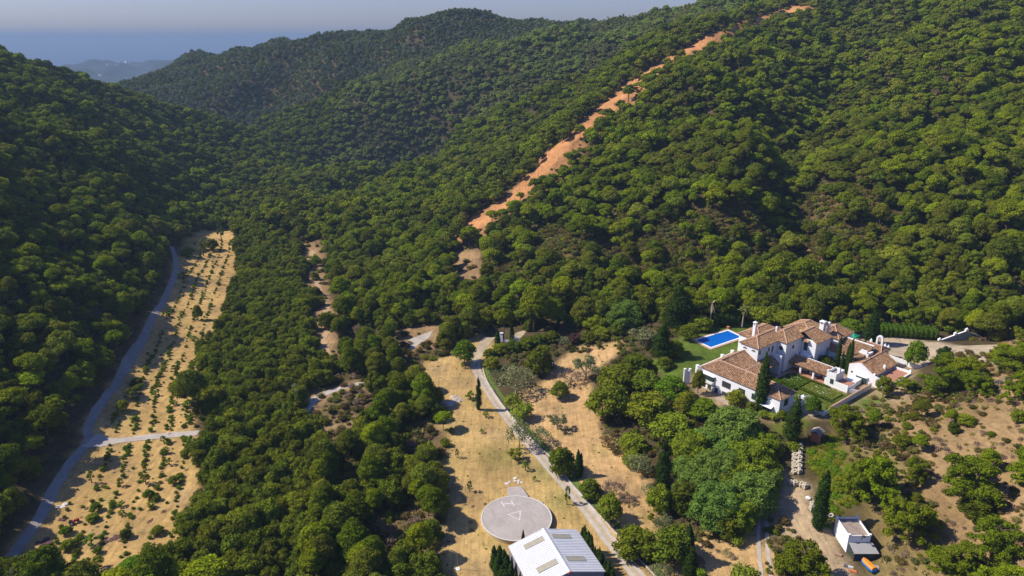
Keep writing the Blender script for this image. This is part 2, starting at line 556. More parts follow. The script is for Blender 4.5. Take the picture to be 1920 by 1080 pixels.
WX, WY = wobble(GX, GY, PX, PY, DEP)
near = GY < 340
P_field1 = [(322, 520), (330, 485), (345, 455), (372, 432), (440, 428), (446, 500), (443, 530), (425, 590), (385, 650), (374, 700), (365, 760), (374, 812), (372, 845), (250, 850), (190, 838), (160, 835), (150, 800), (190, 750), (230, 690), (265, 630), (300, 570)]
P_field2 = [(140, 845), (190, 832), (374, 815), (372, 880), (358, 960), (350, 1010), (325, 1110), (-40, 1110), (-40, 1085), (60, 985), (110, 900)]
P_field3 = [(800, 685), (850, 650), (905, 625), (925, 640), (905, 690), (935, 750), (990, 820), (1080, 905), (1260, 1110), (845, 1110), (822, 1010), (832, 900), (832, 830), (822, 760), (790, 700)]
P_clear = [(1030, 690), (1080, 655), (1165, 636), (1165, 660), (1100, 700), (1115, 740), (1130, 770), (1125, 800), (1145, 830), (1190, 850), (1210, 880), (1225, 920), (1250, 960), (1235, 1015), (1190, 990), (1190, 1100), (1250, 1110), (1080, 905), (1010, 820), (950, 750), (1000, 730)]
P_lower = [(1330, 990), (1420, 960), (1460, 1110), (1230, 1110), (1240, 1050)]
P_fire = [(846, 444), (880, 412), (930, 381), (970, 350), (1020, 293), (1065, 257), (1100, 221), (1140, 186), (1170, 162), (1225, 121), (1300, 80), (1380, 42), (1440, 26), (1508, 2), (1516, 16), (1450, 42), (1385, 60), (1300, 100), (1240, 134), (1190, 174), (1150, 208), (1115, 238), (1078, 270), (1050, 300), (1004, 350), (975, 376), (930, 408), (895, 434), (862, 450)]
P_lawn = [(1205, 700), (1255, 640), (1292, 616), (1345, 604), (1420, 604), (1420, 640), (1370, 672), (1312, 690), (1285, 712), (1262, 716), (1240, 694)]
P_villa = [(1285, 715), (1312, 690), (1420, 600), (1640, 620), (1720, 690), (1705, 740), (1640, 770), (1560, 785), (1500, 790), (1440, 790), (1340, 770)]
P_lawn2 = [(1432, 792), (1470, 778), (1500, 776), (1522, 795), (1500, 815), (1465, 822), (1445, 815)]
P_lawn3 = [(1600, 755), (1650, 742), (1665, 760), (1630, 775)]
P_yard = [(1640, 632), (1690, 628), (1765, 640), (1800, 650), (1780, 672), (1700, 672), (1655, 652)]
P_slope = [(1560, 790), (1640, 745), (1720, 740), (1780, 735), (1840, 700), (1945, 660), (2350, 620), (2350, 1350), (1600, 1350), (1660, 1000), (1620, 900)]
P_bankgreen = [(1510, 850), (1560, 815), (1590, 850), (1620, 930), (1560, 990), (1535, 980), (1540, 900)]
P_path = [(1395, 985), (1420, 930), (1445, 905), (1480, 880), (1505, 900), (1530, 960), (1570, 1010), (1600, 1110), (1540, 1110), (1500, 1040), (1450, 985)]
P_scars = [[(1480, 482), (1500, 468), (1535, 470), (1540, 500), (1500, 520)], [(1606, 108), (1640, 100), (1646, 130), (1618, 140)], [(846, 474), (904, 468), (908, 530), (850, 528)],
           [(572, 455), (604, 450), (612, 480), (596, 510), (578, 500)], [(590, 640), (624, 632), (634, 668), (586, 670)], [(564, 474), (610, 466), (612, 520), (628, 590), (638, 645), (592, 650), (594, 600), (572, 530)],
           [(740, 612), (835, 605), (830, 640), (770, 668), (745, 650)], [(560, 755), (600, 728), (690, 712), (690, 722), (620, 745), (575, 785)],
           [(1325, 205), (1335, 200), (1335, 215), (1325, 215)], [(1580, 215), (1600, 215), (1600, 230), (1585, 235)], [(1885, 612), (1930, 610), (1930, 650), (1890, 650)],
           [(1590, 500), (1700, 480), (1700, 495), (1600, 515)]]


def soft_poly(poly, ymax=1400, ymin=0):
    return (in_poly(WX, WY, poly) & (GY < ymax) & (GY > ymin)).astype(float)


def blur(a, k=1):
    for _ in range(k):
        b = a.copy()
        b[1:-1, 1:-1] = (a[1:-1, 1:-1] * 2 + a[:-2, 1:-1] + a[2:, 1:-1] + a[1:-1, :-2] + a[1:-1, 2:]) / 6
        a = b
    return a


floorcol = np.array([0.085, 0.068, 0.035])
C = np.tile(floorcol, GX.shape + (1,))


def paint(mask, c):
    global C
    C = C * (1 - mask[..., None]) + np.array(c) * mask[..., None]


DRY = (0.50, 0.345, 0.145)
paint(blur(((GY > 930) & (GX > -650)).astype(float), 3) * 0.35, (0.15, 0.10, 0.05))
nf = sstep(1.6, 2.6, nz + 1.5 * np.sin(GX / 17) * np.sin(GY / 23)) * (GY > 930)
mq = np.zeros(GX.shape)
for pl in ([(1010, 430), (1120, 405), (1300, 392), (1420, 402), (1470, 470), (1440, 520), (1250, 525), (1100, 505), (990, 485)], [(1485, 360), (1600, 330), (1690, 420), (1650, 500), (1500, 500)]):
    mq += soft_poly(pl, 460)
paint(np.clip(blur(mq, 3), 0, 1), (0.135, 0.10, 0.045))
paint(nf * 0.35, (0.26, 0.155, 0.075))
dryw = blur(soft_poly(P_field1, 560) + soft_poly(P_field2, 560), 1)
paint(np.clip(dryw, 0, 1), (0.50, 0.335, 0.135))
paint(np.clip(blur(soft_poly(P_field3, 300), 1), 0, 1), DRY)
paint(np.clip(blur(soft_poly(P_clear, 300), 1), 0, 1), (0.53, 0.35, 0.17))
paint(np.clip(blur(soft_poly(P_lower, 300), 1), 0, 1), (0.48, 0.32, 0.15))
paint(np.clip(blur(soft_poly(P_slope, 300), 3), 0, 1), (0.30, 0.205, 0.105))
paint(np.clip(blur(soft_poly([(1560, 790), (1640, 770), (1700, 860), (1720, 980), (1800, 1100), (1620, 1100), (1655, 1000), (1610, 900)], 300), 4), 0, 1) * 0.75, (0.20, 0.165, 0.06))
paint(np.clip(blur(soft_poly(P_bankgreen, 300), 2), 0, 1), (0.15, 0.14, 0.03))
paint(np.clip(blur(soft_poly(P_path, 300), 1), 0, 1), (0.42, 0.32, 0.21))
paint(np.clip(blur(soft_poly(P_fire, 760, 380), 1), 0, 1), (0.52, 0.26, 0.115))
firefringe = [(q[0] + 34, q[1] - 2) for q in P_fire]
paint(np.clip(blur(soft_poly(firefringe, 760, 380), 1), 0, 1) * 0.7 * (1 - blur(soft_poly(P_fire, 760, 380), 1)), (0.46, 0.235, 0.105))
scrub = np.clip(blur(soft_poly([(590, 740), (690, 705), (830, 690), (845, 1100), (640, 1100), (650, 860), (590, 830)], 300), 3), 0, 1)
paint(scrub * (0.35 + 0.5 * sstep(0.1, 0.9, np.sin(GX / 5.0) * np.sin(GY / 6.0))), (0.34, 0.24, 0.12))
# weathering of the dry fields: grey-brown bare patches, greener hollows, old wheel lines
pn = np.sin(GX / 6.1 + 1.4 * np.sin(GY / 8.3)) * np.sin(GY / 5.2 + np.sin(GX / 7.0)) + 0.5 * np.sin(GX / 2.3 + GY / 3.1)
fields = np.clip(dryw + blur(soft_poly(P_field3, 300), 1) + blur(soft_poly(P_clear, 300), 1), 0, 1)
paint(sstep(0.35, 1.0, pn) * fields * 0.5, (0.31, 0.225, 0.12))
paint(sstep(0.45, 1.1, -pn) * fields * 0.35, (0.30, 0.26, 0.085))
gs = np.exp(-((GX - 10) ** 2 + (GY - 168) ** 2) / 30) + np.exp(-((GX + 3) ** 2 + (GY - 176) ** 2) / 40) + np.exp(-((GX - 13) ** 2 + (GY - 156) ** 2) / 14)
paint(np.clip(gs, 0, 1) * 0.6, (0.17, 0.19, 0.05))
for p_ in P_scars:
    paint(np.clip(blur(soft_poly(p_, 700), 2), 0, 1) * 0.75, (0.40, 0.26, 0.14))
paint(np.clip(blur(soft_poly(P_villa, 320), 1), 0, 1), (0.36, 0.27, 0.17))
paint(((GA > 12.5) & (GA < 34) & (GB > 8.8) & (GB < 29.2)) * 1.0, (0.11, 0.145, 0.025))
paint(np.clip(blur(soft_poly(P_lawn, 320), 1), 0, 1), (0.105, 0.160, 0.026))
paint(np.clip(blur(soft_poly(P_lawn2, 320), 2), 0, 1), (0.16, 0.20, 0.025))
paint(np.clip(blur(soft_poly(P_lawn3, 320), 2), 0, 1), (0.13, 0.21, 0.025))
paint(np.clip(blur(soft_poly(P_yard, 320), 1), 0, 1), (0.47, 0.385, 0.285))

gm, nt, p = new_mat('ground')
at = N(nt, 'ShaderNodeAttribute', attribute_name='cover')
big = noise_out(nt, 0.05, 6, 0.65)
mid = noise_out(nt, 0.45, 8, 0.7)
fine = noise_out(nt, 2.4, 6, 0.75)
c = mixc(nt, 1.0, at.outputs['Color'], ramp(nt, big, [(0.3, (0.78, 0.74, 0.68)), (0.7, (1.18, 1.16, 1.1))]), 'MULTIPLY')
c = mixc(nt, 1.0, c, ramp(nt, mid, [(0.3, (0.66, 0.66, 0.66)), (0.52, (1.0, 1.0, 1.0)), (0.75, (1.22, 1.18, 1.1))]), 'MULTIPLY')
c = mixc(nt, 1.0, c, ramp(nt, fine, [(0.32, (0.72, 0.72, 0.70)), (0.65, (1.14, 1.14, 1.12))]), 'MULTIPLY')
nt.links.new(c, p.inputs['Base Color'])
p.inputs['Roughness'].default_value = 0.95
p.inputs['Specular IOR Level'].default_value = 0.05
gp_ = N(nt, 'ShaderNodeNewGeometry'); mp_ = N(nt, 'ShaderNodeMapping'); mp_.inputs['Rotation'].default_value = (0, 0, R(-12)); mp_.inputs['Scale'].default_value = (1.0, 0.07, 0.3)
nt.links.new(gp_.outputs['Position'], mp_.inputs['Vector'])
c = mixc(nt, 1.0, c, ramp(nt, noise_out(nt, 1.1, 5, 0.7, 0.3, mp_.outputs['Vector']), [(0.34, (0.80, 0.80, 0.78)), (0.62, (1.12, 1.1, 1.08))]), 'MULTIPLY')
nt.links.new(c, p.inputs['Base Color'])
bmp = N(nt, 'ShaderNodeBump'); bmp.inputs['Strength'].default_value = 0.8; bmp.inputs['Distance'].default_value = 0.25
nt.links.new(mid, bmp.inputs['Height']); nt.links.new(bmp.outputs['Normal'], p.inputs['Normal'])

nyv, nxv = GX.shape
idx = np.arange(nyv * nxv).reshape(nyv, nxv)
quads = np.stack([idx[:-1, :-1], idx[:-1, 1:], idx[1:, 1:], idx[1:, :-1]], -1).reshape(-1, 4)
Zg = Z.copy()
Zg[-1, :] = -195; Zg[:, 0] = np.minimum(Zg[:, 0], 20) - 0; Zg[-2, :] = -120
# pool pit is cut out of the ground sheet
POOL = [at_z(1295, 637, 12.95), at_z(1333, 656, 12.95), at_z(1400, 633, 12.95), at_z(1365, 617, 12.95)]
me = mesh_np('ground', np.stack([GX, GY, Zg], -1).reshape(-1, 3), quads=quads, mats=[gm], smooth=True)
ca = me.color_attributes.new('cover', 'FLOAT_COLOR', 'POINT')
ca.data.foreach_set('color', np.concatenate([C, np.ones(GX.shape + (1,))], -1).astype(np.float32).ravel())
g = link('ground', me); g['kind'] = 'structure'
# ------------------------------------------------------------------ plant prototypes
bark = simple_mat('bark', (0.13, 0.085, 0.055), 0.3, 2.0)
pale_bark = simple_mat('pale_bark', (0.36, 0.30, 0.23), 0.2, 2.0)
dead_wood = simple_mat('dead_wood', (0.26, 0.20, 0.15), 0.25, 2.0)


def unit_dirs(n, r, up=0.0):
    z = r.uniform(-1, 1, n)
    z = z + up * (1 - z) * r.uniform(0, 1, n)
    a = r.uniform(0, 2 * math.pi, n); s = np.sqrt(np.clip(1 - z * z, 0, 1))
    return np.stack([s * np.cos(a), s * np.sin(a), z], 1)


ICO_V = None


def ico():
    global ICO_V, ICO_F
    if ICO_V is None:
        bm = bmesh.new(); bmesh.ops.create_icosphere(bm, subdivisions=1, radius=1.0)
        ICO_V = np.array([v.co[:] for v in bm.verts]); ICO_F = [tuple(v.index for v in f.verts) for f in bm.faces]; bm.free()
    return ICO_V, ICO_F


def leaves(puffs, n, size, seed, jit=0.55, up=0.35, aspect=0.6, core=0.74, shell=(0.8, 1.1)):
    """leaf sprays over a set of boughs: list of (centre, (rx, ry, rz)); every quad is one spray of leaves"""
    r = np.random.default_rng(seed)
    V, T = [], []
    for c, rad in puffs:
        rad = np.array(rad)
        k = max(6, int(n * (rad.mean() ** 1.6)))
        d = unit_dirs(k, r, up)
        p = np.array(c) + d * rad * r.uniform(*shell, (k, 1))
        nn = d / rad; nn /= np.linalg.norm(nn, axis=1, keepdims=True)
        nn = nn + r.normal(0, jit, (k, 3)); nn /= np.linalg.norm(nn, axis=1, keepdims=True)
        t = np.cross(nn, r.normal(0, 1, (k, 3))); t /= np.linalg.norm(t, axis=1, keepdims=True)
        b = np.cross(nn, t)
        s = size * r.uniform(0.6, 1.35, (k, 1))
        a1 = t * s; b1 = b * s * aspect
        q = np.stack([p - a1, p - b1 + nn * s * 0.15, p + a1, p + b1 + nn * s * 0.15], 1)
        V.append(q.reshape(-1, 3))
        T.append(np.repeat(np.clip(r.normal(0.5, 0.12) + r.normal(0, 0.13, k), 0, 1), 4))
    V = np.concatenate(V); T = np.concatenate(T)
    Q = np.arange(len(V)).reshape(-1, 4)
    vs, ts, fs = [V], [T], [tuple(q) for q in Q.tolist()]
    if core:
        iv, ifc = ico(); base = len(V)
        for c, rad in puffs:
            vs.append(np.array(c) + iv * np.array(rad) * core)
            ts.append(np.full(len(iv), 0.3))  # cores tinted darker than the sprays: inner crown shade put into the colour
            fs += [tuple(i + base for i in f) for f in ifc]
            base += len(iv)
    return np.concatenate(vs), fs, np.concatenate(ts)


def crown_mesh(name, data, mat):
    v, f, t = data
    me = bpy.data.meshes.new(name); me.from_pydata(v.tolist(), [], f)
    a = me.attributes.new('tint', 'FLOAT', 'POINT'); a.data.foreach_set('value', t.astype(np.float32))
    me.materials.append(mat); me.update()
    return me


def trunk_mb(seed, h, r0, limbs, spread, z_start, lean=0.06, top_z=None):
    r = np.random.default_rng(seed)
    m = MB()
    lx, ly = r.normal(0, lean, 2) * h
    pts = [(0, 0, -0.6), (lx * 0.2, ly * 0.2, h * 0.3), (lx * 0.6, ly * 0.6, h * 0.65), (lx, ly, h)]
    m.tube(pts, [r0 * 1.15, r0 * 0.85, r0 * 0.6, r0 * 0.3], 6)
    ends = []
    for i in range(limbs):
        t = r.uniform(z_start, 0.95); a = 2 * math.pi * (i + r.uniform(-0.3, 0.3)) / limbs
        z = h * t; q = Vector((lx * t * t, ly * t * t, z))
        L = spread * r.uniform(0.55, 1.0)
        e = q + Vector((math.cos(a) * L, math.sin(a) * L, L * r.uniform(0.35, 0.8)))
        mid_ = q.lerp(e, 0.5) + Vector((0, 0, -0.08 * L))
        m.tube([q, mid_, e], [r0 * 0.42, r0 * 0.27, r0 * 0.12], 5)
        ends.append(e)
    return m, ends, (lx, ly)


PROTO = {}          # kind -> list of dict(crown, trunk, w, h)


def add_proto(kind, name, crown, trunk, w, h, joint=True):
    """joint mesh (crown + trunk in one) serves the far-off stand"""
    j = None
    if joint:
        bm = bmesh.new(); bm.from_mesh(crown); nf_ = len(bm.faces)
        if trunk:
            bm.from_mesh(trunk)
            bm.faces.ensure_lookup_table()
            for f in bm.faces[nf_:]:
                f.material_index = 1
        j = bpy.data.meshes.new(name + '_whole'); bm.to_mesh(j); bm.free()
        j.materials.append(crown.materials[0])
        if trunk:
            j.materials.append(trunk.materials[0])
    PROTO.setdefault(kind, []).append(dict(crown=crown, trunk=trunk, w=w, h=h, joint=j, name=name))


def pine(kind, seed, mat, h=8.5, w=3.9, n_puff=22, leaf_n=95, size=0.30, lod=1.0, flat=0.42, zc=0.70):
    r = np.random.default_rng(seed)
    tm, ends, (lx, ly) = trunk_mb(seed, h * 0.80, 0.2, 6, w * 0.7, 0.45)
    pf = []
    for i in range(n_puff):
        a = i * 2.399 + r.uniform(-0.4, 0.4); rr_ = w * math.sqrt((i + 0.4) / n_puff) * r.uniform(0.78, 1.0) * 0.84
        z = h * zc + (1 - (rr_ / w) ** 2) * h * flat * 0.9 - 0.4 + r.normal(0, 0.35)
        s = r.uniform(0.95, 1.5) * w / 3.9
        pf.append(((lx + rr_ * math.cos(a), ly + rr_ * math.sin(a), z), (s * 1.12, s * 1.12, s * 0.72)))
    for e in ends[:5]:
        s = r.uniform(0.7, 1.05) * w / 3.9
        pf.append(((e.x, e.y, e.z + 0.3), (s, s, s * 0.6)))
    d = leaves(pf, leaf_n * lod, size / math.sqrt(lod), seed + 1)
    add_proto(kind, 'pine', crown_mesh('crown', d, mat), tm.mesh('trunk', bark), 2 * w, h)


def wild_pine(kind, seed, mat, h=8.8, w=5.4):
    """open-grown Aleppo pine: irregular lobes almost down to the ground"""
    r = np.random.default_rng(seed)
    tm, ends, (lx, ly) = trunk_mb(seed, h * 0.8, 0.24, 7, w * 0.6, 0.25)
    pf = []
    lobes = [(r.uniform(0, 6.28), r.uniform(0.25, 0.62) * w, r.uniform(0.28, 0.62) * h) for _ in range(9)] + [(0, 0.0, h * 0.74), (2, 0.2 * w, h * 0.66)]
    for a, rr_, z in lobes:
        cx_, cy_ = rr_ * math.cos(a), rr_ * math.sin(a)
        R_ = w * r.uniform(0.26, 0.38)
        for k in range(6):
            d = unit_dirs(1, r, 0.4)[0]
            s = r.uniform(0.55, 0.95)
            pf.append(((cx_ + d[0] * R_, cy_ + d[1] * R_, z + d[2] * R_ * 0.6), (s * 1.1, s * 1.1, s * 0.8)))
    for k in range(9):
        a = k * 0.7 + r.uniform(-.2, .2); rr_ = w * r.uniform(0.45, 0.8)
        s = r.uniform(0.6, 1.0)
        pf.append(((rr_ * math.cos(a), rr_ * math.sin(a), h * r.uniform(0.12, 0.26)), (s, s, s * 0.7)))
    add_proto(kind, 'pine', crown_mesh('crown', leaves(pf, 150, 0.20, seed + 1, jit=0.7), mat), tm.mesh('trunk', bark), 2 * w, h)


def dome(kind, seed, mat, h=6.5, w=3.6, n_puff=26, leaf_n=90, size=0.27, tmat=None, low=0.12, jit=0.6, loose=1.0, puff=(0.85, 1.35), up=0.35, core=0.74):
    """broad-leaved tree whose crown starts low"""
    r = np.random.default_rng(seed)
    tm, ends, (lx, ly) = trunk_mb(seed, h * 0.6, 0.17, 5, w * 0.6, 0.3)
    pf = []
    for i in range(n_puff):
        a = i * 2.399 + r.uniform(-0.35, 0.35); t = (i + 0.5) / n_puff
        ph = math.acos(1 - t * 1.0)               # from the top down to the skirt
        rad = r.uniform(0.72, 1.0) * loose
        x = w * 0.80 * math.sin(ph) * math.cos(a) * rad; y = w * 0.80 * math.sin(ph) * math.sin(a) * rad
        z = h * low + (h * (0.86 - low)) * math.cos(ph) * rad + 0.6
        s = r.uniform(*puff) * w / 3.6
        pf.append(((x, y, z), (s, s, s * 0.85)))
    d = leaves(pf, leaf_n, size, seed + 1, jit=jit, up=up, core=core)
    add_proto(kind, kind, crown_mesh('crown', d, mat), tm.mesh('trunk', tmat or bark), 2 * w, h)


def shrub(kind, seed, mat, w=1.3, h=1.6, n_puff=6, leaf_n=60, size=0.2, jit=0.7, core=0.7):
    r = np.random.default_rng(seed)
    pf = []
    for i in range(n_puff):
        a = i * 2.399; rr_ = w * 0.55 * math.sqrt(i / n_puff)
        s = r.uniform(0.45, 0.7) * w
        pf.append(((rr_ * math.cos(a), rr_ * math.sin(a), h * r.uniform(0.35, 0.62)), (s, s, h * 0.4)))
    add_proto(kind, kind, crown_mesh(kind, leaves(pf, leaf_n, size, seed, jit=jit, core=core), mat), None, 2 * w, h)


def cypress(kind, seed, mat, h=12.0, w=1.15, n=26, rag=0.10, leaf_n=210, size=0.22):
    r = np.random.default_rng(seed)
    pf = []
    for i in range(n):
        t = (i + 0.5) / n; z = 0.5 + t * (h - 0.9)
        prof = min(1.0, 0.55 + t * 2.2) * (1 - t ** 2.6) ** 0.8 + 0.05
        s = w * prof
        a = r.uniform(0, 6.28); off = rag * w
        pf.append(((off * math.cos(a), off * math.sin(a), z), (s, s, h / n * 1.5 + 0.15)))
    d = leaves(pf, leaf_n, size, seed, jit=0.45, up=0.0, aspect=0.45, core=0.85, shell=(0.86, 1.08 + rag * 0.6))
    tm = MB().tube([(0, 0, -0.5), (0, 0, h * 0.25)], [0.18, 0.14], 6)
    add_proto(kind, kind, crown_mesh('crown', d, mat), tm.mesh('trunk', bark), 2 * w, h)


def branch_rec(m, p, d, L, rad, depth, r, tips):
    e = p + d * L
    midp = p.lerp(e, 0.5) + Vector(r.normal(0, 0.05, 3).tolist()) * L
    m.tube([p, midp, e], [rad, rad * 0.8, rad * 0.55], 4 if depth < 2 else 5)
    if depth == 0:
        tips.append(e); return
    for k in range(3 if depth > 1 else 4):
        nd = (d + Vector(r.normal(0, 0.55, 3).tolist()))
        nd.z = abs(nd.z) * 0.8 + 0.12
        branch_rec(m, e if k else midp, nd.normalized(), L * r.uniform(0.6, 0.8), rad * 0.55, depth - 1, r, tips)


def bare_tree(kind, seed, mat, h=6.0, depth=4, r0=0.16, leafmat=None, nl=10, size=0.16):
    r = np.random.default_rng(seed)
    m = MB(); tips = []
    for k in range(4):
        a = 2 * math.pi * k / 4 + r.uniform(-0.4, 0.4)
        d = Vector((math.cos(a) * 0.6, math.sin(a) * 0.6, 1.0)).normalized()
        branch_rec(m, Vector((0, 0, h * 0.16)), d, h * 0.27, r0 * 0.6, depth - 1, r, tips)
    m.tube([(0, 0, -0.4), (0, 0, h * 0.2)], [r0 * 1.2, r0], 6)
    zmax = max(t.z for t in tips); wmax = max(max(abs(t.x), abs(t.y)) for t in tips)
    tr = m.mesh('trunk', mat)
    pf = [((t.x, t.y, t.z), (0.42, 0.42, 0.36)) for t in tips[::1]]
    d = leaves(pf, nl * 3.6, size, seed, jit=1.2, core=0, shell=(0.2, 1.2))
    add_proto(kind, kind, crown_mesh('crown', d, leafmat), tr, 2 * wmax, zmax)


L_pine = leaf_mat('pine_needles', (0.205, 0.270, 0.010), 0.018, 0.28)
L_pine2 = leaf_mat('pine_needles_deep', (0.145, 0.205, 0.010), 0.02, 0.28)
L_pine3 = leaf_mat('pine_needles_olive', (0.175, 0.215, 0.020), 0.025, 0.3)
L_oak = leaf_mat('holm_oak_leaves', (0.118, 0.158, 0.012), 0.025, 0.35)
L_oak2 = leaf_mat('carob_leaves', (0.160, 0.200, 0.013), 0.02, 0.32)
L_cork = leaf_mat('cork_oak_leaves', (0.160, 0.205, 0.090), 0.03, 0.35)  # grey-green oak leaf, paled further so the colour carries some haze
L_olive = leaf_mat('olive_leaves', (0.196, 0.225, 0.094), 0.02, 0.22)
L_maquis = leaf_mat('maquis_leaves', (0.150, 0.135, 0.035), 0.035, 0.4)
L_grey = leaf_mat('rockrose_leaves', (0.135, 0.150, 0.040), 0.02, 0.25)
L_ridge = leaf_mat('ridge_pine_needles', (0.215, 0.285, 0.045), 0.02, 0.3)  # muted against the other pines: ridge haze put into the colour
L_ridge2 = leaf_mat('ridge_olive_needles', (0.200, 0.230, 0.065), 0.03, 0.3)  # olive ridge pines, dulled the same way to carry haze
L_bright = leaf_mat('bright_leaves', (0.122, 0.220, 0.011), 0.02, 0.2)
L_feather = leaf_mat('pepper_tree_leaves', (0.165, 0.270, 0.042), 0.015, 0.14)
L_feather2 = leaf_mat('pepper_tree_yellow_leaves', (0.215, 0.285, 0.018), 0.015, 0.14)
L_cyp = leaf_mat('cypress_leaves', (0.036, 0.072, 0.010), 0.01, 0.2, 0.15)
L_dry = leaf_mat('dry_twigs', (0.27, 0.20, 0.13), 0.02, 0.2)
L_straw = leaf_mat('straw', (0.42, 0.35, 0.13), 0.02, 0.2)
L_red = leaf_mat('purple_leaves', (0.075, 0.040, 0.034), 0.01, 0.15)
L_lime = leaf_mat('lime_leaves', (0.24, 0.30, 0.03), 0.01, 0.15)
L_hedge = leaf_mat('hedge_leaves', (0.090, 0.155, 0.011), 0.01, 0.15)

for s_, mt_, h_, w_, zc_ in ((11, L_pine, 8.5, 3.9, .7), (12, L_pine, 7.5, 3.4, .6), (13, L_pine2, 9.0, 3.6, .62), (14, L_pine3, 8.0, 3.9, .66), (15, L_pine2, 7.8, 3.2, .5), (16, L_pine, 9.3, 4.3, .7), (17, L_pine, 8.2, 3.1, .48), (18, L_oak, 7.4, 3.5, .5)):
    pine('pine', s_, mt_, h=h_, w=w_, zc=zc_)
for s_, mt_, h_, w_, zc_ in ((21, L_pine, 8.5, 3.9, .66), (22, L_pine, 7.4, 3.3, .5), (23, L_pine2, 8.6, 3.6, .6), (24, L_pine3, 8.0, 3.7, .55), (25, L_pine, 9.0, 3.2, .5), (26, L_oak, 7.0, 3.4, .45)):
    pine('far_pine', s_, mt_, n_puff=16, leaf_n=46, size=0.42, h=h_, w=w_, zc=zc_)
for s_, mt_, h_, w_, zc_ in ((26, L_ridge, 7.6, 3.9, .6), (27, L_ridge2, 6.6, 3.3, .4), (28, L_ridge, 7.8, 3.4, .5), (29, L_ridge2, 6.0, 3.6, .35)):
    pine('ridge_pine', s_, mt_, n_puff=16, leaf_n=46, size=0.42, h=h_, w=w_, zc=zc_)
for s_, mt_ in ((31, L_pine2), (32, L_pine), (33, L_pine3)):
    pine('bushy_pine', s_, mt_, h=9.0, w=4.2, n_puff=34, leaf_n=110, size=0.27, flat=0.9, zc=0.38)
for s_, mt_ in ((35, L_pine2), (36, L_pine2), (37, L_pine)):
    wild_pine('wild_pine', s_, mt_)
for s_, mt_ in ((41, L_oak), (42, L_oak2), (43, L_oak), (44, L_oak2)):
    dome('oak', s_, mt_)
for s_, mt_ in ((51, L_cork), (52, L_cork), (53, L_oak)):
    dome('cork_oak', s_, mt_, h=6.0, w=3.5, n_puff=12, leaf_n=34, size=0.45)
for s_, mt_ in ((61, L_bright), (62, L_oak2)):
    dome('leafy', s_, mt_, h=6.5, w=3.2, leaf_n=110, size=0.22, low=0.25, jit=0.8)
for s_, mt_ in ((71, L_feather), (72, L_feather2), (73, L_feather)):
    dome('feathery', s_, mt_, h=7.0, w=5.2, n_puff=64, leaf_n=150, size=0.20, low=0.08, jit=0.9, puff=(0.5, 1.05), loose=1.08, up=0.6)
for s_, mt_ in ((81, L_olive),):
    dome('olive', s_, mt_, h=6.0, w=3.6, n_puff=20, leaf_n=60, size=0.2, low=0.3, jit=1.1, core=0, tmat=pale_bark, puff=(0.7, 1.2))
for s_, mt_ in ((91, L_maquis), (92, L_oak2), (93, L_maquis), (94, L_grey)):
    shrub('shrub', s_, mt_)
for s_, mt_ in ((191, L_maquis), (192, L_oak2), (193, L_oak)):
    shrub('far_shrub', s_, mt_, w=2.3, h=2.3, n_puff=5, leaf_n=24, size=0.42)
shrub('green_shrub', 95, L_bright, w=1.2, h=1.7, leaf_n=80, size=0.17)
shrub('green_shrub', 96, L_oak2, w=1.3, h=1.6, leaf_n=80, size=0.17)
shrub('dry_shrub', 97, L_dry, w=1.4, h=1.5, leaf_n=70, size=0.2, jit=1.2, core=0)
shrub('dry_shrub', 98, L_straw, w=1.3, h=1.0, leaf_n=70, size=0.2, jit=1.2, core=0)
shrub('lime_shrub', 99, L_lime, w=1.6, h=1.8, leaf_n=120, size=0.14)
shrub('red_shrub', 100, L_red, w=1.7, h=2.6, leaf_n=90, size=0.18, jit=1.0)
cypress('cypress', 111, L_cyp)
cypress('cypress', 112, L_cyp, h=12, w=1.3, rag=0.22)
cypress('rough_cypress', 113, L_cyp, h=12, w=1.9, rag=0.35, n=20, leaf_n=160)
cypress('conifer', 114, L_cyp, h=12, w=2.9, rag=0.3, n=18, leaf_n=140, size=0.3)
bare_tree('bare_tree', 121, dead_wood, leafmat=L_dry, h=5.5, nl=5)
bare_tree('bare_tree', 122, pale_bark, leafmat=L_olive, h=5.5, nl=14)
dome('sapling', 131, L_bright, h=2.6, w=1.1, n_puff=11, leaf_n=110, size=0.13, low=0.12, jit=0.9)
dome('sapling', 132, L_oak2, h=2.6, w=1.2, n_puff=11, leaf_n=110, size=0.13, low=0.08, jit=0.9)


def plant(kind, v, x, y, z, sx, sz, rot, label, cat, group=None, name=None, sy=None):
    """one plant as a thing of its own: crown and trunk under an Empty, or a single mesh"""
    P_ = PROTO[kind][v % len(PROTO[kind])]
    nm = name or kind + ('' if kind.endswith(('tree', 'shrub', 'cypress', 'pine', 'oak', 'sapling')) else '_tree')
    if P_['trunk'] is None:
        o = tag(link(nm, P_['crown'], None, (x, y, z), rot), label, cat, group)
        o.scale = (sx, sy or sx, sz)
        return o
    o = thing(nm, label, cat, (x, y, z), rot, group)
    o.scale = (sx, sy or sx, sz)
    link('crown', P_['crown'], o); link('trunk', P_['trunk'], o)
    return o


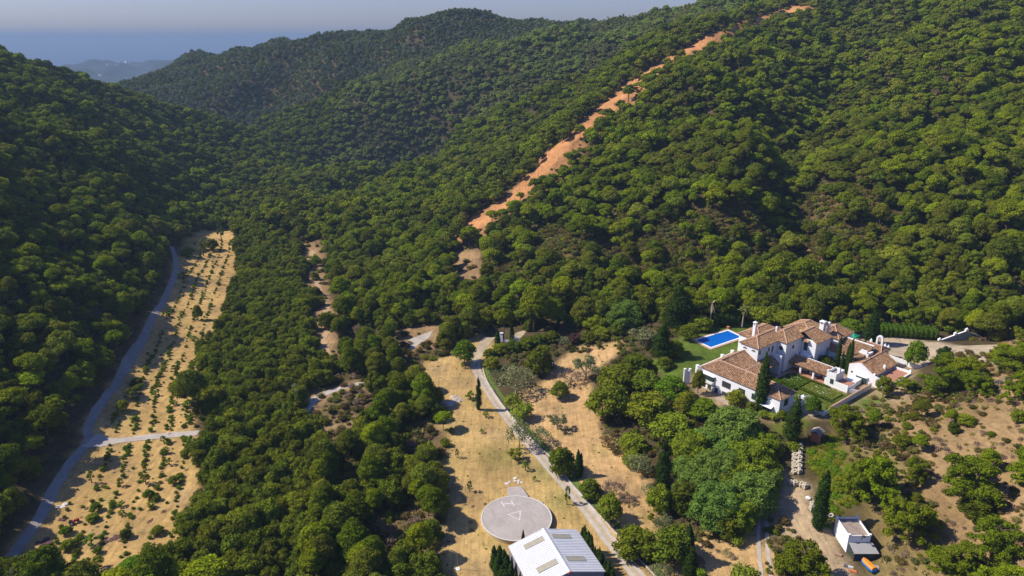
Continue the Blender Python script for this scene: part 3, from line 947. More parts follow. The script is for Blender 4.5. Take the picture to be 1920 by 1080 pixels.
def stand(name, kind, rows):
    """a wood too large to count: geometry nodes put one of the kind's plants on every point"""
    if not len(rows):
        return
    rows = np.asarray(rows, float)
    src = bpy.data.collections.new(name + '_plants')
    for i, P_ in enumerate(PROTO[kind]):
        so = bpy.data.objects.new('%s_%02d' % (kind, i), P_['joint']); src.objects.link(so)
    me = bpy.data.meshes.new(name)
    me.vertices.add(len(rows)); me.vertices.foreach_set('co', rows[:, :3].astype(np.float32).ravel())
    for nm, ty, dat in (('turn', 'FLOAT_VECTOR', np.stack([rows[:, 6] * 0, rows[:, 6] * 0, rows[:, 6]], 1)), ('size', 'FLOAT_VECTOR', np.stack([rows[:, 4], rows[:, 4], rows[:, 5]], 1))):
        a = me.attributes.new(nm, ty, 'POINT'); a.data.foreach_set('vector', dat.astype(np.float32).ravel())
    a = me.attributes.new('which', 'INT', 'POINT'); a.data.foreach_set('value', rows[:, 3].astype(np.int32))
    o = link(name, me)
    ng = bpy.data.node_groups.new(name, 'GeometryNodeTree')
    ng.interface.new_socket('Geometry', in_out='INPUT', socket_type='NodeSocketGeometry')
    ng.interface.new_socket('Geometry', in_out='OUTPUT', socket_type='NodeSocketGeometry')
    gi = ng.nodes.new('NodeGroupInput'); go = ng.nodes.new('NodeGroupOutput')
    ci = ng.nodes.new('GeometryNodeCollectionInfo'); ci.inputs['Collection'].default_value = src
    ci.inputs['Separate Children'].default_value = True; ci.inputs['Reset Children'].default_value = True
    ip = ng.nodes.new('GeometryNodeInstanceOnPoints'); ip.inputs['Pick Instance'].default_value = True

    def attr(nm, dt):
        q = ng.nodes.new('GeometryNodeInputNamedAttribute'); q.data_type = dt; q.inputs['Name'].default_value = nm
        return q.outputs['Attribute']
    ng.links.new(gi.outputs[0], ip.inputs['Points']); ng.links.new(ci.outputs[0], ip.inputs['Instance'])
    ng.links.new(attr('which', 'INT'), ip.inputs['Instance Index'])
    e2r = ng.nodes.new('FunctionNodeEulerToRotation')
    ng.links.new(attr('turn', 'FLOAT_VECTOR'), e2r.inputs[0]); ng.links.new(e2r.outputs[0], ip.inputs['Rotation'])
    ng.links.new(attr('size', 'FLOAT_VECTOR'), ip.inputs['Scale'])
    ng.links.new(ip.outputs[0], go.inputs[0])
    md = o.modifiers.new('stand', 'NODES'); md.node_group = ng
    o['kind'] = 'stuff'
    return o
# ------------------------------------------------------------------ the woods on the hills and along the stream
ROAD_VALLEY_PX = [(-30, 1085), (5, 1062), (35, 1025), (62, 990), (88, 945), (112, 900), (138, 862), (166, 828), (166, 800), (190, 757), (226, 705), (256, 655), (283, 603), (308, 562), (326, 520), (330, 490), (322, 462)]
ROAD_VALLEY = gpts(ROAD_VALLEY_PX)
ROAD_SIDE = gpts([(172, 826), (200, 826), (250, 824), (310, 817), (372, 812)])
DRIVE = gpts([(1215, 1100), (1195, 1078), (1140, 1010), (1098, 953), (1058, 907), (1015, 857), (975, 813), (945, 775), (915, 732), (896, 700), (892, 675), (904, 650), (918, 632)])
M_zone = [(800, 690), (905, 622), (930, 622), (945, 612), (968, 612), (985, 628), (1010, 624), (1100, 618), (1170, 600), (1260, 612), (1400, 600), (1560, 603), (1640, 612), (1765, 624), (1880, 646), (2100, 660), (2200, 1400), (845, 1400), (822, 1010), (832, 900), (832, 830), (822, 760)]
P_river = [(444, 430), (470, 425), (560, 452), (600, 520), (640, 600), (700, 560), (760, 570), (905, 622), (800, 690), (822, 760), (832, 830), (832, 900), (822, 1010), (845, 1110), (325, 1110), (350, 1010), (372, 880), (374, 700), (385, 650), (425, 590), (446, 500)]
P_maquis = [[(1010, 430), (1120, 405), (1300, 392), (1420, 402), (1470, 470), (1440, 520), (1250, 525), (1100, 505), (990, 485)], [(1485, 360), (1600, 330), (1690, 420), (1650, 500), (1500, 500)], [(860, 490), (960, 480), (1000, 540), (880, 560)]]
P_riverscrub = [(590, 740), (680, 700), (700, 760), (650, 860), (590, 830)]
P_pathgap = [(560, 757), (600, 728), (690, 710), (694, 726), (640, 745), (584, 800), (560, 796)]
P_turn = [(740, 640), (790, 608), (845, 600), (835, 640), (800, 660), (775, 690), (755, 680)]


def visible(x, y, z):
    """line of sight from the survey point, over the bare ground"""
    t = np.linspace(0.06, 0.97, 46)[:, None]
    X = x[None] * t; Y = y[None] * t; ZZ = H + (z[None] - H) * t
    return ~((tz(X, Y) > ZZ) & (Y > 110)).any(0)


def candidates(x0, x1, y0, y1, step, seed):
    r = np.random.default_rng(seed)
    X, Y = np.meshgrid(np.arange(x0, x1, step), np.arange(y0, y1, step * 0.87))
    X = X + (np.arange(X.shape[0]) % 2)[:, None] * step / 2
    X = X + r.uniform(-0.36, 0.36, X.shape) * step; Y = Y + r.uniform(-0.36, 0.36, Y.shape) * step
    X = X.ravel(); Y = Y.ravel()
    z = tz(X, Y)
    px, py, dep = project(X, Y, z)
    k = (px > -260) & (px < 2180) & (py < 1230) & (py > -420) & (Y > 100)
    return X[k], Y[k], z[k], px[k], py[k], dep[k], r


def excluded(x, y, px, py):
    px, py = wobble(x, y, px, py, project(x, y, tz(x, y))[2])
    nearf = y < 345
    e = np.zeros(x.shape, bool)
    for pl, ym in ((P_field1, 560), (P_field2, 300), (P_field3, 300), (P_clear, 300), (P_lower, 300), (P_fire, 760), (P_path, 300)):
        e |= in_poly(px, py, pl) & (y < ym) & (((y > 380) & ((y < 560) | (np.sin(x * 1.7 + y * 0.9) > -0.8))) if pl is P_fire else True)
    e |= in_poly(px - 9, py - 11, P_fire) & (y < 640) & (y > 385) & (np.sin(x * 1.3 + y * 0.7) > -0.75)
    e |= in_poly(px - 6, py - 9, P_fire) & (y >= 560) & (y < 760) & (np.sin(x * 1.3 + y * 0.7) > -0.3)
    for pl in ([(560, 470), (612, 462), (618, 520), (634, 590), (646, 684), (586, 692), (590, 610), (566, 540)], [(842, 470), (908, 466), (910, 545), (846, 540)], [(640, 316), (668, 310), (668, 326), (640, 328)]):
        e |= in_poly(px, py, pl) & (y < 800) & (np.sin(x * 2.3 + y * 1.1) > -0.7)
    e |= in_poly(px - 4, py - 20, P_fire) & (y < 500) & (y > 385) & (np.sin(x * 1.3 + y * 0.7) > -0.2)
    for pl in P_scars:
        e |= in_poly(px, py, pl) & (y < 700) & (np.sin(x * 7.3 + y * 3.1) > -0.5)
    e |= (seg_dist(x, y, ROAD_VALLEY) < 4.6) | (seg_dist(x, y, ROAD_SIDE) < 4) | (seg_dist(x, y, DRIVE) < 4)
    e |= in_poly(px, py, M_zone) & nearf
    e |= np.hypot(x - 9.5, y - 124) < 21
    return e


bins = {}


def put(kind, x, y, z, sc, sz, r, nv, region, patchv=None, odd=None):
    if len(x) == 0:
        return
    which = r.integers(0, nv, len(x))
    if patchv is not None:
        which = np.where(patchv > 0.35, r.choice(odd, len(x)), which)
    rows = np.stack([x, y, z - 0.25, which, sc, sz, r.uniform(0, 6.28, len(x)), np.full(len(x), region)], 1)
    bins.setdefault(kind, []).append(rows)


# hill pines, region by region (regions name where a tree stands)
X, Y, z, px, py, dep, r = candidates(-700, 800, 105, 935, 5.0, 101)
e = excluded(X, Y, px, py) | (in_poly(px, py, P_river) & (Y < 480))
maq = np.zeros(X.shape, bool)
for pl in P_maquis:
    maq |= in_poly(px, py, pl) & (Y < 460)
fringe = in_poly(px, py, firefringe) & (Y > 380) & (Y < 760)
keep = ~e & (r.uniform(0, 1, X.shape) < np.where(maq, 0.3, np.where(fringe, 0.7, 0.95)))
# natural clearings
gap = np.sin(X / 31 + 1.3 * np.sin(Y / 43)) * np.sin(Y / 27 + np.sin(X / 37)) > 0.94
keep &= ~(gap & (r.uniform(0, 1, X.shape) < 0.6))
X, Y, z, px, py, dep = [q[keep] for q in (X, Y, z, px, py, dep)]
left = (X < seg_dist(X, Y, [(0, 0)] * 2) * 0 + np.interp(Y, [100, 200, 300, 400, 600, 900], [-112, -125, -155, -190, -235, -200]))
spur_x = np.interp(Y, [380, 430, 500, 560, 640, 710], [-24, 8, 62, 112, 190, 270])
region = np.where(left, 0, np.where((Y > 720) & (X < 250), 1, np.where((Y > 380) & (X < spur_x), 2, np.where(Y < 330, 4, 3))))
sc = np.clip(r.normal(0.95, 0.2, X.shape), 0.5, 1.5)
sz = sc * r.uniform(0.8, 1.25, X.shape)
lowband = ((region == 4) & (r.uniform(0, 1, X.shape) < 0.55)) | ((region == 0) & (Y < 430) & (r.uniform(0, 1, X.shape) < 0.45))  # oaks at the hill foot; on the left slope dark leaves imitate shade
farm = (Y > 430)
patch_n = np.sin(X / 19 + 1.5 * np.sin(Y / 33) + 0.7) * np.sin(Y / 23 + 1.2 * np.sin(X / 41)) + r.normal(0, 0.25, X.shape)
ridge_ = (Y > 712) & (X < 0.62 * (Y - 712) + 210) & (region != 0)
for reg in range(5):
    k = (region == reg) & ~farm & ~lowband
    bushy = r.uniform(0, 1, X.shape) < (0.25 if reg != 4 else 0.5)
    for kind, kk, nv in (('pine', k & ~bushy, 8), ('bushy_pine', k & bushy, 3)):
        put(kind, X[kk], Y[kk], z[kk], sc[kk] * (0.8 if kind == 'bushy_pine' else 1), sz[kk] * (0.8 if kind == 'bushy_pine' else 1), r, nv, reg, patch_n[kk], (3, 7) if kind == 'pine' else (2, 2))
    kk = (region == reg) & farm & ~ridge_
    put('far_pine', X[kk], Y[kk], z[kk], sc[kk], sz[kk], r, 6, reg, patch_n[kk] + (0.45 if reg == 0 else 0), (2, 5) if reg == 0 else (3, 5))  # left slope takes more dark variants, its shade put into leaf colour
    kk = (region == reg) & farm & ridge_
    put('ridge_pine', X[kk], Y[kk], z[kk], sc[kk], sz[kk], r, 4, reg, patch_n[kk], (1, 3))
dead = (r.uniform(0, 1, X.shape) < 0.012) & ~farm
put('bare_tree', X[dead], Y[dead], z[dead], sc[dead] * 1.2, sz[dead] * 1.6, r, 2, 3)
for reg in (0, 4):
    kk = lowband & ~farm & (region == reg)
    put('oak', X[kk], Y[kk], z[kk], sc[kk] * 0.9, sz[kk] * 0.95, r, 4, reg)

# stream wood
X, Y, z, px, py, dep, r = candidates(-180, 60, 105, 500, 4.1, 102)
ex = excluded(X, Y, px, py)
inr = in_poly(px, py, P_river) & (Y < 480) & ~ex & ~in_poly(px, py, P_pathgap) & ~in_poly(px, py, P_turn)
scrubz = in_poly(px, py, P_riverscrub) | ((px > 620) & (px < 845) & (py > 700) & (np.sin(X / 6.0) * np.sin(Y / 7.0) > 0.25)) | ((px > 640) & (py < 700) & (np.sin(X / 9 + 2) * np.sin(Y / 8.0) > 0.35))
k = inr & ~scrubz & (r.uniform(0, 1, X.shape) < 0.97)
pinez = ((px - 600) * 0.9 + (py - 600) * 0.1 > 30) & (r.uniform(0, 1, X.shape) < 0.42)
sc = r.uniform(0.68, 1.12, X.shape)
kk = k & pinez
put('bushy_pine', X[kk], Y[kk], z[kk], sc[kk] * 0.85, sc[kk] * 0.95, r, 3, 5)
kk = k & ~pinez
put('oak', X[kk], Y[kk], z[kk], sc[kk] * 0.95, sc[kk] * r.uniform(0.8, 1.15, kk.sum()), r, 4, 5)

# far hill of cork oaks
X, Y, z, px, py, dep, r = candidates(-640, 420, 900, 1240, 5.2, 103)
k = (r.uniform(0, 1, X.shape) < np.where(np.sin(X / 23 + np.sin(Y / 31)) * np.sin(Y / 29 + X / 60) > 0.8, 0.45, 0.97)) & (Y > 905) & ((px < 1230) | (Y > 990))
sc = r.uniform(0.6, 1.2, X.shape)
put('cork_oak', X[k], Y[k], z[k], sc[k], sc[k] * r.uniform(0.85, 1.2, k.sum()), r, 3, 6)

# undergrowth
X, Y, z, px, py, dep, r = candidates(-260, 330, 105, 470, 3.1, 104)
ex = excluded(X, Y, px, py)
maq = np.zeros(X.shape, bool)
for pl in P_maquis:
    maq |= in_poly(px, py, pl)
infr = in_poly(px, py, P_river)
k = ~ex & (r.uniform(0, 1, X.shape) < np.where(maq, 0.98, np.where(infr, 0.92, 0.5)))
sc = r.uniform(0.6, 1.5, X.shape) * np.where(maq, 1.25, 1.0)
kk = k & (r.uniform(0, 1, X.shape) < np.where(infr, 0.74, 0.9))
put('shrub', X[kk], Y[kk], z[kk], sc[kk], sc[kk] * r.uniform(0.7, 1.2, kk.sum()), r, 4, 7)
kk = k & ~kk & ~maq
put('dry_shrub', X[kk], Y[kk], z[kk], sc[kk], sc[kk], r, 2, 7)

X, Y, z, px, py, dep, r = candidates(-520, 620, 455, 935, 4.6, 114)
k = ~excluded(X, Y, px, py) & (r.uniform(0, 1, X.shape) < 0.75) & (py > -60)
sc = r.uniform(0.7, 1.3, X.shape)
put('far_shrub', X[k], Y[k], z[k], sc[k], sc[k], r, 3, 7)

X, Y, z, px, py, dep, r = candidates(-60, 260, 240, 470, 2.5, 115)
maq = np.zeros(X.shape, bool)
for pl in P_maquis:
    maq |= in_poly(px, py, pl)
k = maq & ~excluded(X, Y, px, py) & (r.uniform(0, 1, X.shape) < 0.8)
sc = r.uniform(0.8, 1.7, X.shape)
put('shrub', X[k], Y[k], z[k], sc[k], sc[k] * 0.9, r, 4, 7)
# scrub on the dry slope and in the garden margins
X, Y, z, px, py, dep, r = candidates(-10, 240, 105, 260, 1.9, 105)
sl = in_poly(px, py, P_slope) | (px > 1940)
pat = np.sin(X / 5.3 + 1.1) * np.sin(Y / 4.7) + 0.5 * np.sin(X / 2.1 + Y / 3.0)
k = sl & (r.uniform(0, 1, X.shape) < np.where(in_poly(px, py, [(1560, 790), (1660, 770), (1720, 860), (1740, 980), (1820, 1110), (1600, 1110), (1655, 1000), (1610, 900)]), 0.95, np.where(pat > -0.15, 0.82, 0.28)))
sc = r.uniform(0.35, 1.0, X.shape)
d_ = r.uniform(0, 1, X.shape)
kk = k & (d_ < 0.45)
put('shrub', X[kk], Y[kk], z[kk], sc[kk], sc[kk] * 0.8, r, 4, 8)
kk = k & (d_ >= 0.45)
put('dry_shrub', X[kk], Y[kk], z[kk], sc[kk] * 0.9, sc[kk] * 0.75, r, 2, 8)
kk = sl & (r.uniform(0, 1, X.shape) < 0.018)
put('bushy_pine', X[kk], Y[kk], z[kk], sc[kk] * 0.35 + 0.25, sc[kk] * 0.35 + 0.22, r, 3, 8)
bk = in_poly(px, py, P_bankgreen)
put('green_shrub', X[bk], Y[bk], z[bk] - 0.1, sc[bk] * 0.8 + 0.55, sc[bk] * 0.5 + 0.22, r, 2, 9)
P_under = [[(1120, 790), (1240, 740), (1440, 800), (1450, 960), (1330, 1010), (1220, 990), (1215, 900), (1150, 850)], [(925, 650), (1100, 640), (1160, 610), (1290, 612), (1250, 650), (1200, 700), (1240, 760), (1150, 780), (1130, 730), (1160, 650), (1030, 672), (960, 690)],
           [(1430, 975), (1480, 975), (1540, 1100), (1440, 1100)], [(1280, 1000), (1420, 965), (1420, 1000), (1300, 1030)], [(1290, 600), (1640, 596), (1760, 600), (1760, 612), (1640, 604), (1430, 604)],
           [(1560, 790), (1620, 770), (1720, 745), (1780, 700), (1800, 660), (1940, 660), (1940, 700), (1780, 770), (1640, 930), (1600, 880)]]
ud = np.zeros(X.shape, bool)
for pl in P_under:
    ud |= in_poly(px, py, pl)
ud &= seg_dist(X, Y, DRIVE) > 4
kk = ud & (r.uniform(0, 1, X.shape) < 0.62)
put('shrub', X[kk], Y[kk], z[kk], sc[kk] * 1.1, sc[kk] * 1.2, r, 4, 10)
kk = ud & (r.uniform(0, 1, X.shape) < 0.10)
put('dry_shrub', X[kk], Y[kk], z[kk], sc[kk], sc[kk], r, 2, 10)
# weeds on the dry fields
X, Y, z, px, py, dep, r = candidates(-190, 60, 105, 470, 1.3, 106)
fl = (in_poly(px, py, P_field1) | in_poly(px, py, P_field2)) & (Y < 470)
# rows of planting run along the valley
rw = np.zeros(X.shape, bool)
k = fl & (r.uniform(0, 1, X.shape) < np.where(rw, 0.62, 0.03)) & (seg_dist(X, Y, ROAD_VALLEY) > 4) & (seg_dist(X, Y, ROAD_SIDE) > 3)
sc = r.uniform(0.18, 0.55, X.shape)
put('green_shrub', X[k], Y[k], z[k] + 0.15, sc[k] * 1.05, sc[k] * 1.1, r, 2, 11)
k = fl & (r.uniform(0, 1, X.shape) < 0.05)
put('dry_shrub', X[k], Y[k], z[k] + 0.1, sc[k], sc[k] * 0.5, r, 2, 11)
rows_ = []
for (e0, e1), poly_, nrow, y1_ in ((gpts([(372, 822), (342, 1078)]), P_field2, 8, 300), (gpts([(440, 470), (372, 705)]), P_field1, 5, 470), (gpts([(376, 705), (368, 815)]), P_field1, 5, 240)):
    d_ = np.array(e1) - np.array(e0); L_ = np.linalg.norm(d_); d_ /= L_
    for i_ in range(nrow):
        q_ = 3.4 + 5.2 * i_
        for t_ in np.arange(-20, L_ + 12, 1.9):
            if r.uniform() < 0.24:
                continue
            p_ = np.array(e0) + d_ * (t_ + r.normal(0, .35)) - np.array([-d_[1], d_[0]]) * q_ * (-1) * np.sign(-d_[1] + 1e-9) * -1
            rows_.append((p_[0] + r.normal(0, .28), p_[1]))
rows_ = np.array(rows_)
pz = tz(rows_[:, 0], rows_[:, 1]); ppx, ppy, pdp = project(rows_[:, 0], rows_[:, 1], pz)
k = (in_poly(ppx, ppy, P_field1) | in_poly(ppx, ppy, P_field2)) & (seg_dist(rows_[:, 0], rows_[:, 1], ROAD_VALLEY) > 5) & (seg_dist(rows_[:, 0], rows_[:, 1], ROAD_SIDE) > 3)
ss = r.uniform(0.25, 0.7, len(rows_)) * np.where(r.uniform(0, 1, len(rows_)) < 0.15, 1.5, 1)
put('green_shrub', rows_[k, 0], rows_[k, 1], pz[k] + 0.15, ss[k], ss[k] * 1.15, r, 2, 11)
print('ROWS', k.sum(), len(rows_))
f3 = (in_poly(px, py, P_field3) | in_poly(px, py, P_clear) | in_poly(px, py, P_lower)) & (Y < 300) & (seg_dist(X, Y, DRIVE) > 2.5) & (np.hypot(X - 1.1, Y - 147.4) > 10)
k = f3 & (r.uniform(0, 1, X.shape) < 0.035)
put('green_shrub', X[k], Y[k], z[k] + 0.15, sc[k] * 0.6, sc[k] * 0.35, r, 2, 11)
k = f3 & (r.uniform(0, 1, X.shape) < 0.03)
put('dry_shrub', X[k], Y[k], z[k] + 0.1, sc[k], sc[k] * 0.5, r, 2, 11)
# ------------------------------------------------------------------ link them: the largest 300 of each kind one by one, the rest as stands
WHERE = {0: 'on the shaded slope', 1: 'on the middle ridge', 2: 'on the spur', 3: 'on the main hillside',
         4: 'at the hill foot', 5: 'in the stream wood', 6: 'on the far hill', 7: 'in the undergrowth', 8: 'on the dry slope',
         9: 'on the green bank', 10: 'between the garden trees', 11: 'on the dry field'}
TONE = {'ridge_pine': ['dull green', 'olive', 'dull green', 'squat olive'], 'far_shrub': ['brownish', 'green', 'dark green'], 'pine': ['bright green', 'bright green', 'deep green', 'olive green', 'deep green', 'bright green', 'bright green', 'dark green'], 'bare_tree': ['leafless grey', 'thin-leaved pale'], 'bushy_pine': ['deep green', 'bright green', 'olive green'],
        'oak': ['dark', 'mid green', 'dull dark', 'yellowish green'], 'far_pine': ['bright green', 'bright green', 'deep green', 'olive green', 'bright green', 'dark green'], 'cork_oak': ['grey green', 'dull grey green', 'green'],
        'shrub': ['brownish', 'green', 'dull brown green', 'silver green'], 'dry_shrub': ['grey leafless', 'straw coloured'], 'green_shrub': ['bright green', 'leaf green']}
NOUN = {'ridge_pine': 'ridge pine', 'far_shrub': 'hillside shrub', 'bare_tree': 'bare tree', 'pine': 'umbrella pine', 'bushy_pine': 'bushy pine', 'oak': 'broad-leaved tree', 'far_pine': 'pine', 'cork_oak': 'cork oak', 'shrub': 'shrub', 'dry_shrub': 'dry shrub', 'green_shrub': 'low shrub'}
CAT = {'ridge_pine': 'tree', 'far_shrub': 'shrub', 'bare_tree': 'tree', 'pine': 'tree', 'bushy_pine': 'tree', 'oak': 'tree', 'far_pine': 'tree', 'cork_oak': 'tree', 'shrub': 'shrub', 'dry_shrub': 'shrub', 'green_shrub': 'shrub'}
STAND = {'ridge_pine': 'ridge_forest', 'far_shrub': 'hillside_undergrowth', 'bare_tree': 'bare_trees', 'pine': 'pine_forest', 'bushy_pine': 'bushy_pine_forest', 'oak': 'broadleaf_forest', 'far_pine': 'distant_pine_forest', 'cork_oak': 'cork_oak_forest',
         'shrub': 'undergrowth', 'dry_shrub': 'dry_undergrowth', 'green_shrub': 'low_vegetation'}
LAND = [(968, 971, 'the helipad'), (1040, 1040, 'the hangar'), (945, 640, 'the entrance gate'), (1345, 636, 'the pool'), (1460, 680, 'the villa'), (1650, 640, 'the bell gable'), (1605, 1010, 'the small white house'),
        (1530, 812, 'the red shed'), (880, 430, 'the firebreak foot'), (1060, 290, 'the middle of the firebreak'), (1380, 50, 'the top of the firebreak'), (1440, 520, 'the gully mouth'), (1475, 380, 'the dark gully'),
        (170, 828, 'the road junction'), (400, 435, 'the upper end of the valley field'), (300, 570, 'the bend of the valley road'), (557, 745, 'the utility pole'), (640, 730, 'the concrete path'), (785, 640, 'the turning area'),
        (1510, 490, 'the sandy bank'), (600, 540, 'the dirt track'), (1625, 118, 'the bare scar'), (620, 320, 'the valley head'), (1330, 610, 'the dead palm'), (850, 745, 'the rubble heap'), (118, 948, 'the gravel heap'),
        (1810, 630, 'the outbuilding'), (1860, 725, 'the wire fence'), (860, 30, 'the far summit'), (430, 150, 'the middle pylon'), (680, 130, 'the right pylon'), (360, 150, 'the left pylon'), (1033, 686, 'the stone table'),
        (138, 980, 'the tractor'), (1480, 870, 'the stone pallets'), (1310, 720, 'the villa corner'), (1150, 780, 'the fig-like tree'), (620, 840, 'the grey scrub patch'), (40, 1000, 'the near end of the valley road'), (1700, 940, 'the bright slope pine')]


def place_words(px, py):
    d = [(math.hypot(px - a, (py - b) * 1.3), a, b, nm) for a, b, nm in LAND]
    dd, a, b, nm = min(d)
    dx, dy = px - a, (py - b) * 1.3
    far = 'close ' if dd < 45 else ('' if dd < 130 else 'far ')
    if abs(dx) > abs(dy):
        return far + ('right of ' if dx > 0 else 'left of ') + nm
    return far + ('below ' if dy > 0 else 'above ') + nm


for kind, lst in bins.items():
    rows = np.concatenate(lst)
    hh = PROTO[kind][0]['h']
    x, y, z = rows[:, 0], rows[:, 1], rows[:, 2]
    px, py, dep = project(x, y, z)
    infr = (px > 5) & (px < 1915) & (py > 8) & (py < 1085)
    topz = z + hh * rows[:, 5]
    vis = visible(x, y, topz)
    big_ = rows[:, 4] / dep * infr * vis
    order = np.argsort(-big_)
    take = order[:300]
    take = take[big_[take] > 0]
    rest = np.ones(len(rows), bool); rest[take] = False
    for i in take:
        q = rows[i]
        v = int(q[3]); w_ = q[4]
        slim = q[5] / q[4]
        sz_w = 'large ' if w_ > 1.0 else ('small ' if w_ < 0.78 else '')
        shp = 'tall ' if slim > 1.1 else ('squat ' if slim < 0.9 else '')
        pw = place_words(px[i], py[i])
        lab = sz_w + shp + TONE[kind][v % len(TONE[kind])] + ' ' + NOUN[kind] + ' ' + pw
        gp = NOUN[kind] + 's ' + WHERE[int(q[7])]
        nm = {'far_pine': 'pine_tree', 'ridge_pine': 'ridge_pine', 'pine': 'umbrella_pine', 'oak': 'broadleaf_tree'}.get(kind, kind)
        plant(kind, v, q[0], q[1], q[2], q[4], q[5], q[6], lab, CAT[kind], gp, name=nm)
    stand(STAND[kind], kind, rows[rest])
# ------------------------------------------------------------------ roads, drive, paths
def smooth_line(pts, step=1.0):
    pts = [np.array(p[:2], float) for p in pts]
    P_ = [2 * pts[0] - pts[1]] + pts + [2 * pts[-1] - pts[-2]]
    out = []
    for i in range(1, len(P_) - 2):
        p0, p1, p2, p3 = P_[i - 1:i + 3]
        k = max(1, int(np.linalg.norm(p2 - p1) / step))
        for j in range(k):
            t = j / k
            out.append(0.5 * ((2 * p1) + (-p0 + p2) * t + (2 * p0 - 5 * p1 + 4 * p2 - p3) * t * t + (-p0 + 3 * p1 - 3 * p2 + p3) * t ** 3))
    out.append(P_[-2])
    return np.array(out)


def ribbon(name, pts, half, mat, lift=0.06, off=0.0, across=4, step=1.0, wob=0.0, thick=0.0, smooth=True):
    L = smooth_line(pts, step) if smooth else np.array([p[:2] for p in pts], float)
    d = np.gradient(L, axis=0); d /= np.linalg.norm(d, axis=1, keepdims=True) + 1e-9
    nrm = np.stack([-d[:, 1], d[:, 0]], 1)
    r = np.random.default_rng(len(L))
    hw = half(np.linspace(0, 1, len(L))) if callable(half) else np.full(len(L), half)
    w1 = hw + np.convolve(r.normal(0, wob, len(L)), np.ones(5) / 5, 'same'); w2 = hw + np.convolve(r.normal(0, wob, len(L)), np.ones(5) / 5, 'same')
    rows = []
    for k in range(across + 1):
        t = k / across
        q = L + nrm * (off + (-w1 * (1 - t) + w2 * t))[:, None]
        z = tz(q[:, 0], q[:, 1]) + lift
        rows.append(np.column_stack([q, z]))
    V = np.stack(rows, 1)
    if thick:
        a = V[:, :1].copy(); a[..., 2] -= thick; b = V[:, -1:].copy(); b[..., 2] -= thick
        V = np.concatenate([a, V, b], 1)
    nr, nc = V.shape[:2]
    ii = np.arange(nr * nc).reshape(nr, nc)
    q = np.stack([ii[:-1, :-1], ii[:-1, 1:], ii[1:, 1:], ii[1:, :-1]], -1).reshape(-1, 4)
    o = link(name, mesh_np(name, V.reshape(-1, 3), quads=q[:, ::-1], mats=[mat]))
    o['kind'] = 'structure'
    return o


def patch(name, poly, mat, lift=0.05, step=1.2):
    """a paved area draped over the ground"""
    poly = [p[:2] for p in poly]
    bm = bmesh.new()
    f = bm.faces.new([bm.verts.new((x, y, 0)) for x, y in poly])
    for _ in range(60):
        es = [e for e in bm.edges if e.calc_length() > step * 2]
        if not es or len(bm.verts) > 4000:
            break
        bmesh.ops.triangulate(bm, faces=bm.faces[:])
        es = [e for e in bm.edges if e.calc_length() > step * 2]
        bmesh.ops.subdivide_edges(bm, edges=es, cuts=1)
    bmesh.ops.triangulate(bm, faces=bm.faces[:])
    for v in bm.verts:
        v.co.z = float(tz(v.co.x, v.co.y)) + lift
    bmesh.ops.recalc_face_normals(bm, faces=bm.faces[:])
    me = bpy.data.meshes.new(name); bm.to_mesh(me); bm.free(); me.materials.append(mat)
    o = link(name, me); o['kind'] = 'structure'
    return o


def road_mat(name, c, patchy=0.25):
    m, nt, p = new_mat(name)
    a = ramp(nt, noise_out(nt, 0.35, 8, 0.7, 0.4), [(0.3, tuple(x * (1 - patchy) for x in c)), (0.7, tuple(min(1, x * (1 + patchy)) for x in c))])
    b = mixc(nt, 1.0, a, ramp(nt, noise_out(nt, 5.0, 4, 0.7), [(0.3, (0.8, 0.79, 0.78)), (0.7, (1.12, 1.12, 1.12))]), 'MULTIPLY')
    nt.links.new(b, p.inputs['Base Color']); p.inputs['Roughness'].default_value = 0.9
    return m


asph = road_mat('old_asphalt', (0.29, 0.26, 0.23), 0.2)
conc = road_mat('worn_concrete', (0.44, 0.385, 0.32), 0.2)
dusty = road_mat('dusty_gravel', (0.41, 0.325, 0.215), 0.28)
stripgrass = simple_mat('roadside_grass', (0.10, 0.15, 0.02), 0.4, 1.5, 0.95)
verge = road_mat('reddish_verge', (0.19, 0.13, 0.075), 0.3)

ribbon('valley_road', ROAD_VALLEY, lambda t: 1.3 + 0.8 * np.exp(-((t - 0.42) / 0.06) ** 2), asph, 0.085, wob=0.12)
ribbon('side_road', gpts([(168, 826), (200, 829), (250, 823), (310, 817), (372, 812)]), lambda t: 1.75 + 2.3 * np.exp(-(t / 0.13) ** 2), conc, 0.10, wob=0.1)
ribbon('drive', DRIVE, lambda t: np.interp(t, [0, 0.75, 0.9, 1], [1.55, 1.45, 2.0, 2.4]), dusty, 0.05, wob=0.12)
for s_ in (-1, 1):
    ribbon('drive_track', DRIVE[:-2], 0.45, conc, 0.075, s_ * 0.95, across=2, wob=0.06)
DITCH = gpts([(905, 688), (912, 712), (925, 735), (940, 757), (955, 776), (985, 812), (1010, 838), (1036, 862), (1062, 895), (1078, 915), (1100, 940), (1140, 984), (1182, 1030), (1240, 1095)])
ribbon('grass_verge', DITCH, 1.0, stripgrass, 0.045, 1.15, across=2, wob=0.45)
ch = ribbon('drain_channel', DITCH, 0.16, conc, 0.32, 0, across=1, thick=0.4)
ribbon('drain_bed', DITCH, 0.42, simple_mat('dark_soil', (0.07, 0.055, 0.04), 0.2), 0.045, 0.62, across=1)  # strip of darker soil along one side of the channel
ribbon('concrete_path', gpts([(566, 772), (580, 757), (604, 741), (640, 728), (690, 716)]), lambda t: np.interp(t, [0, 0.2, 1], [2.6, 2.2, 0.9]), conc, 0.07)
patch('turning_area', gpts([(762, 640), (790, 628), (812, 620), (806, 632), (790, 642), (778, 652), (770, 664), (762, 652)]), conc, 0.06)
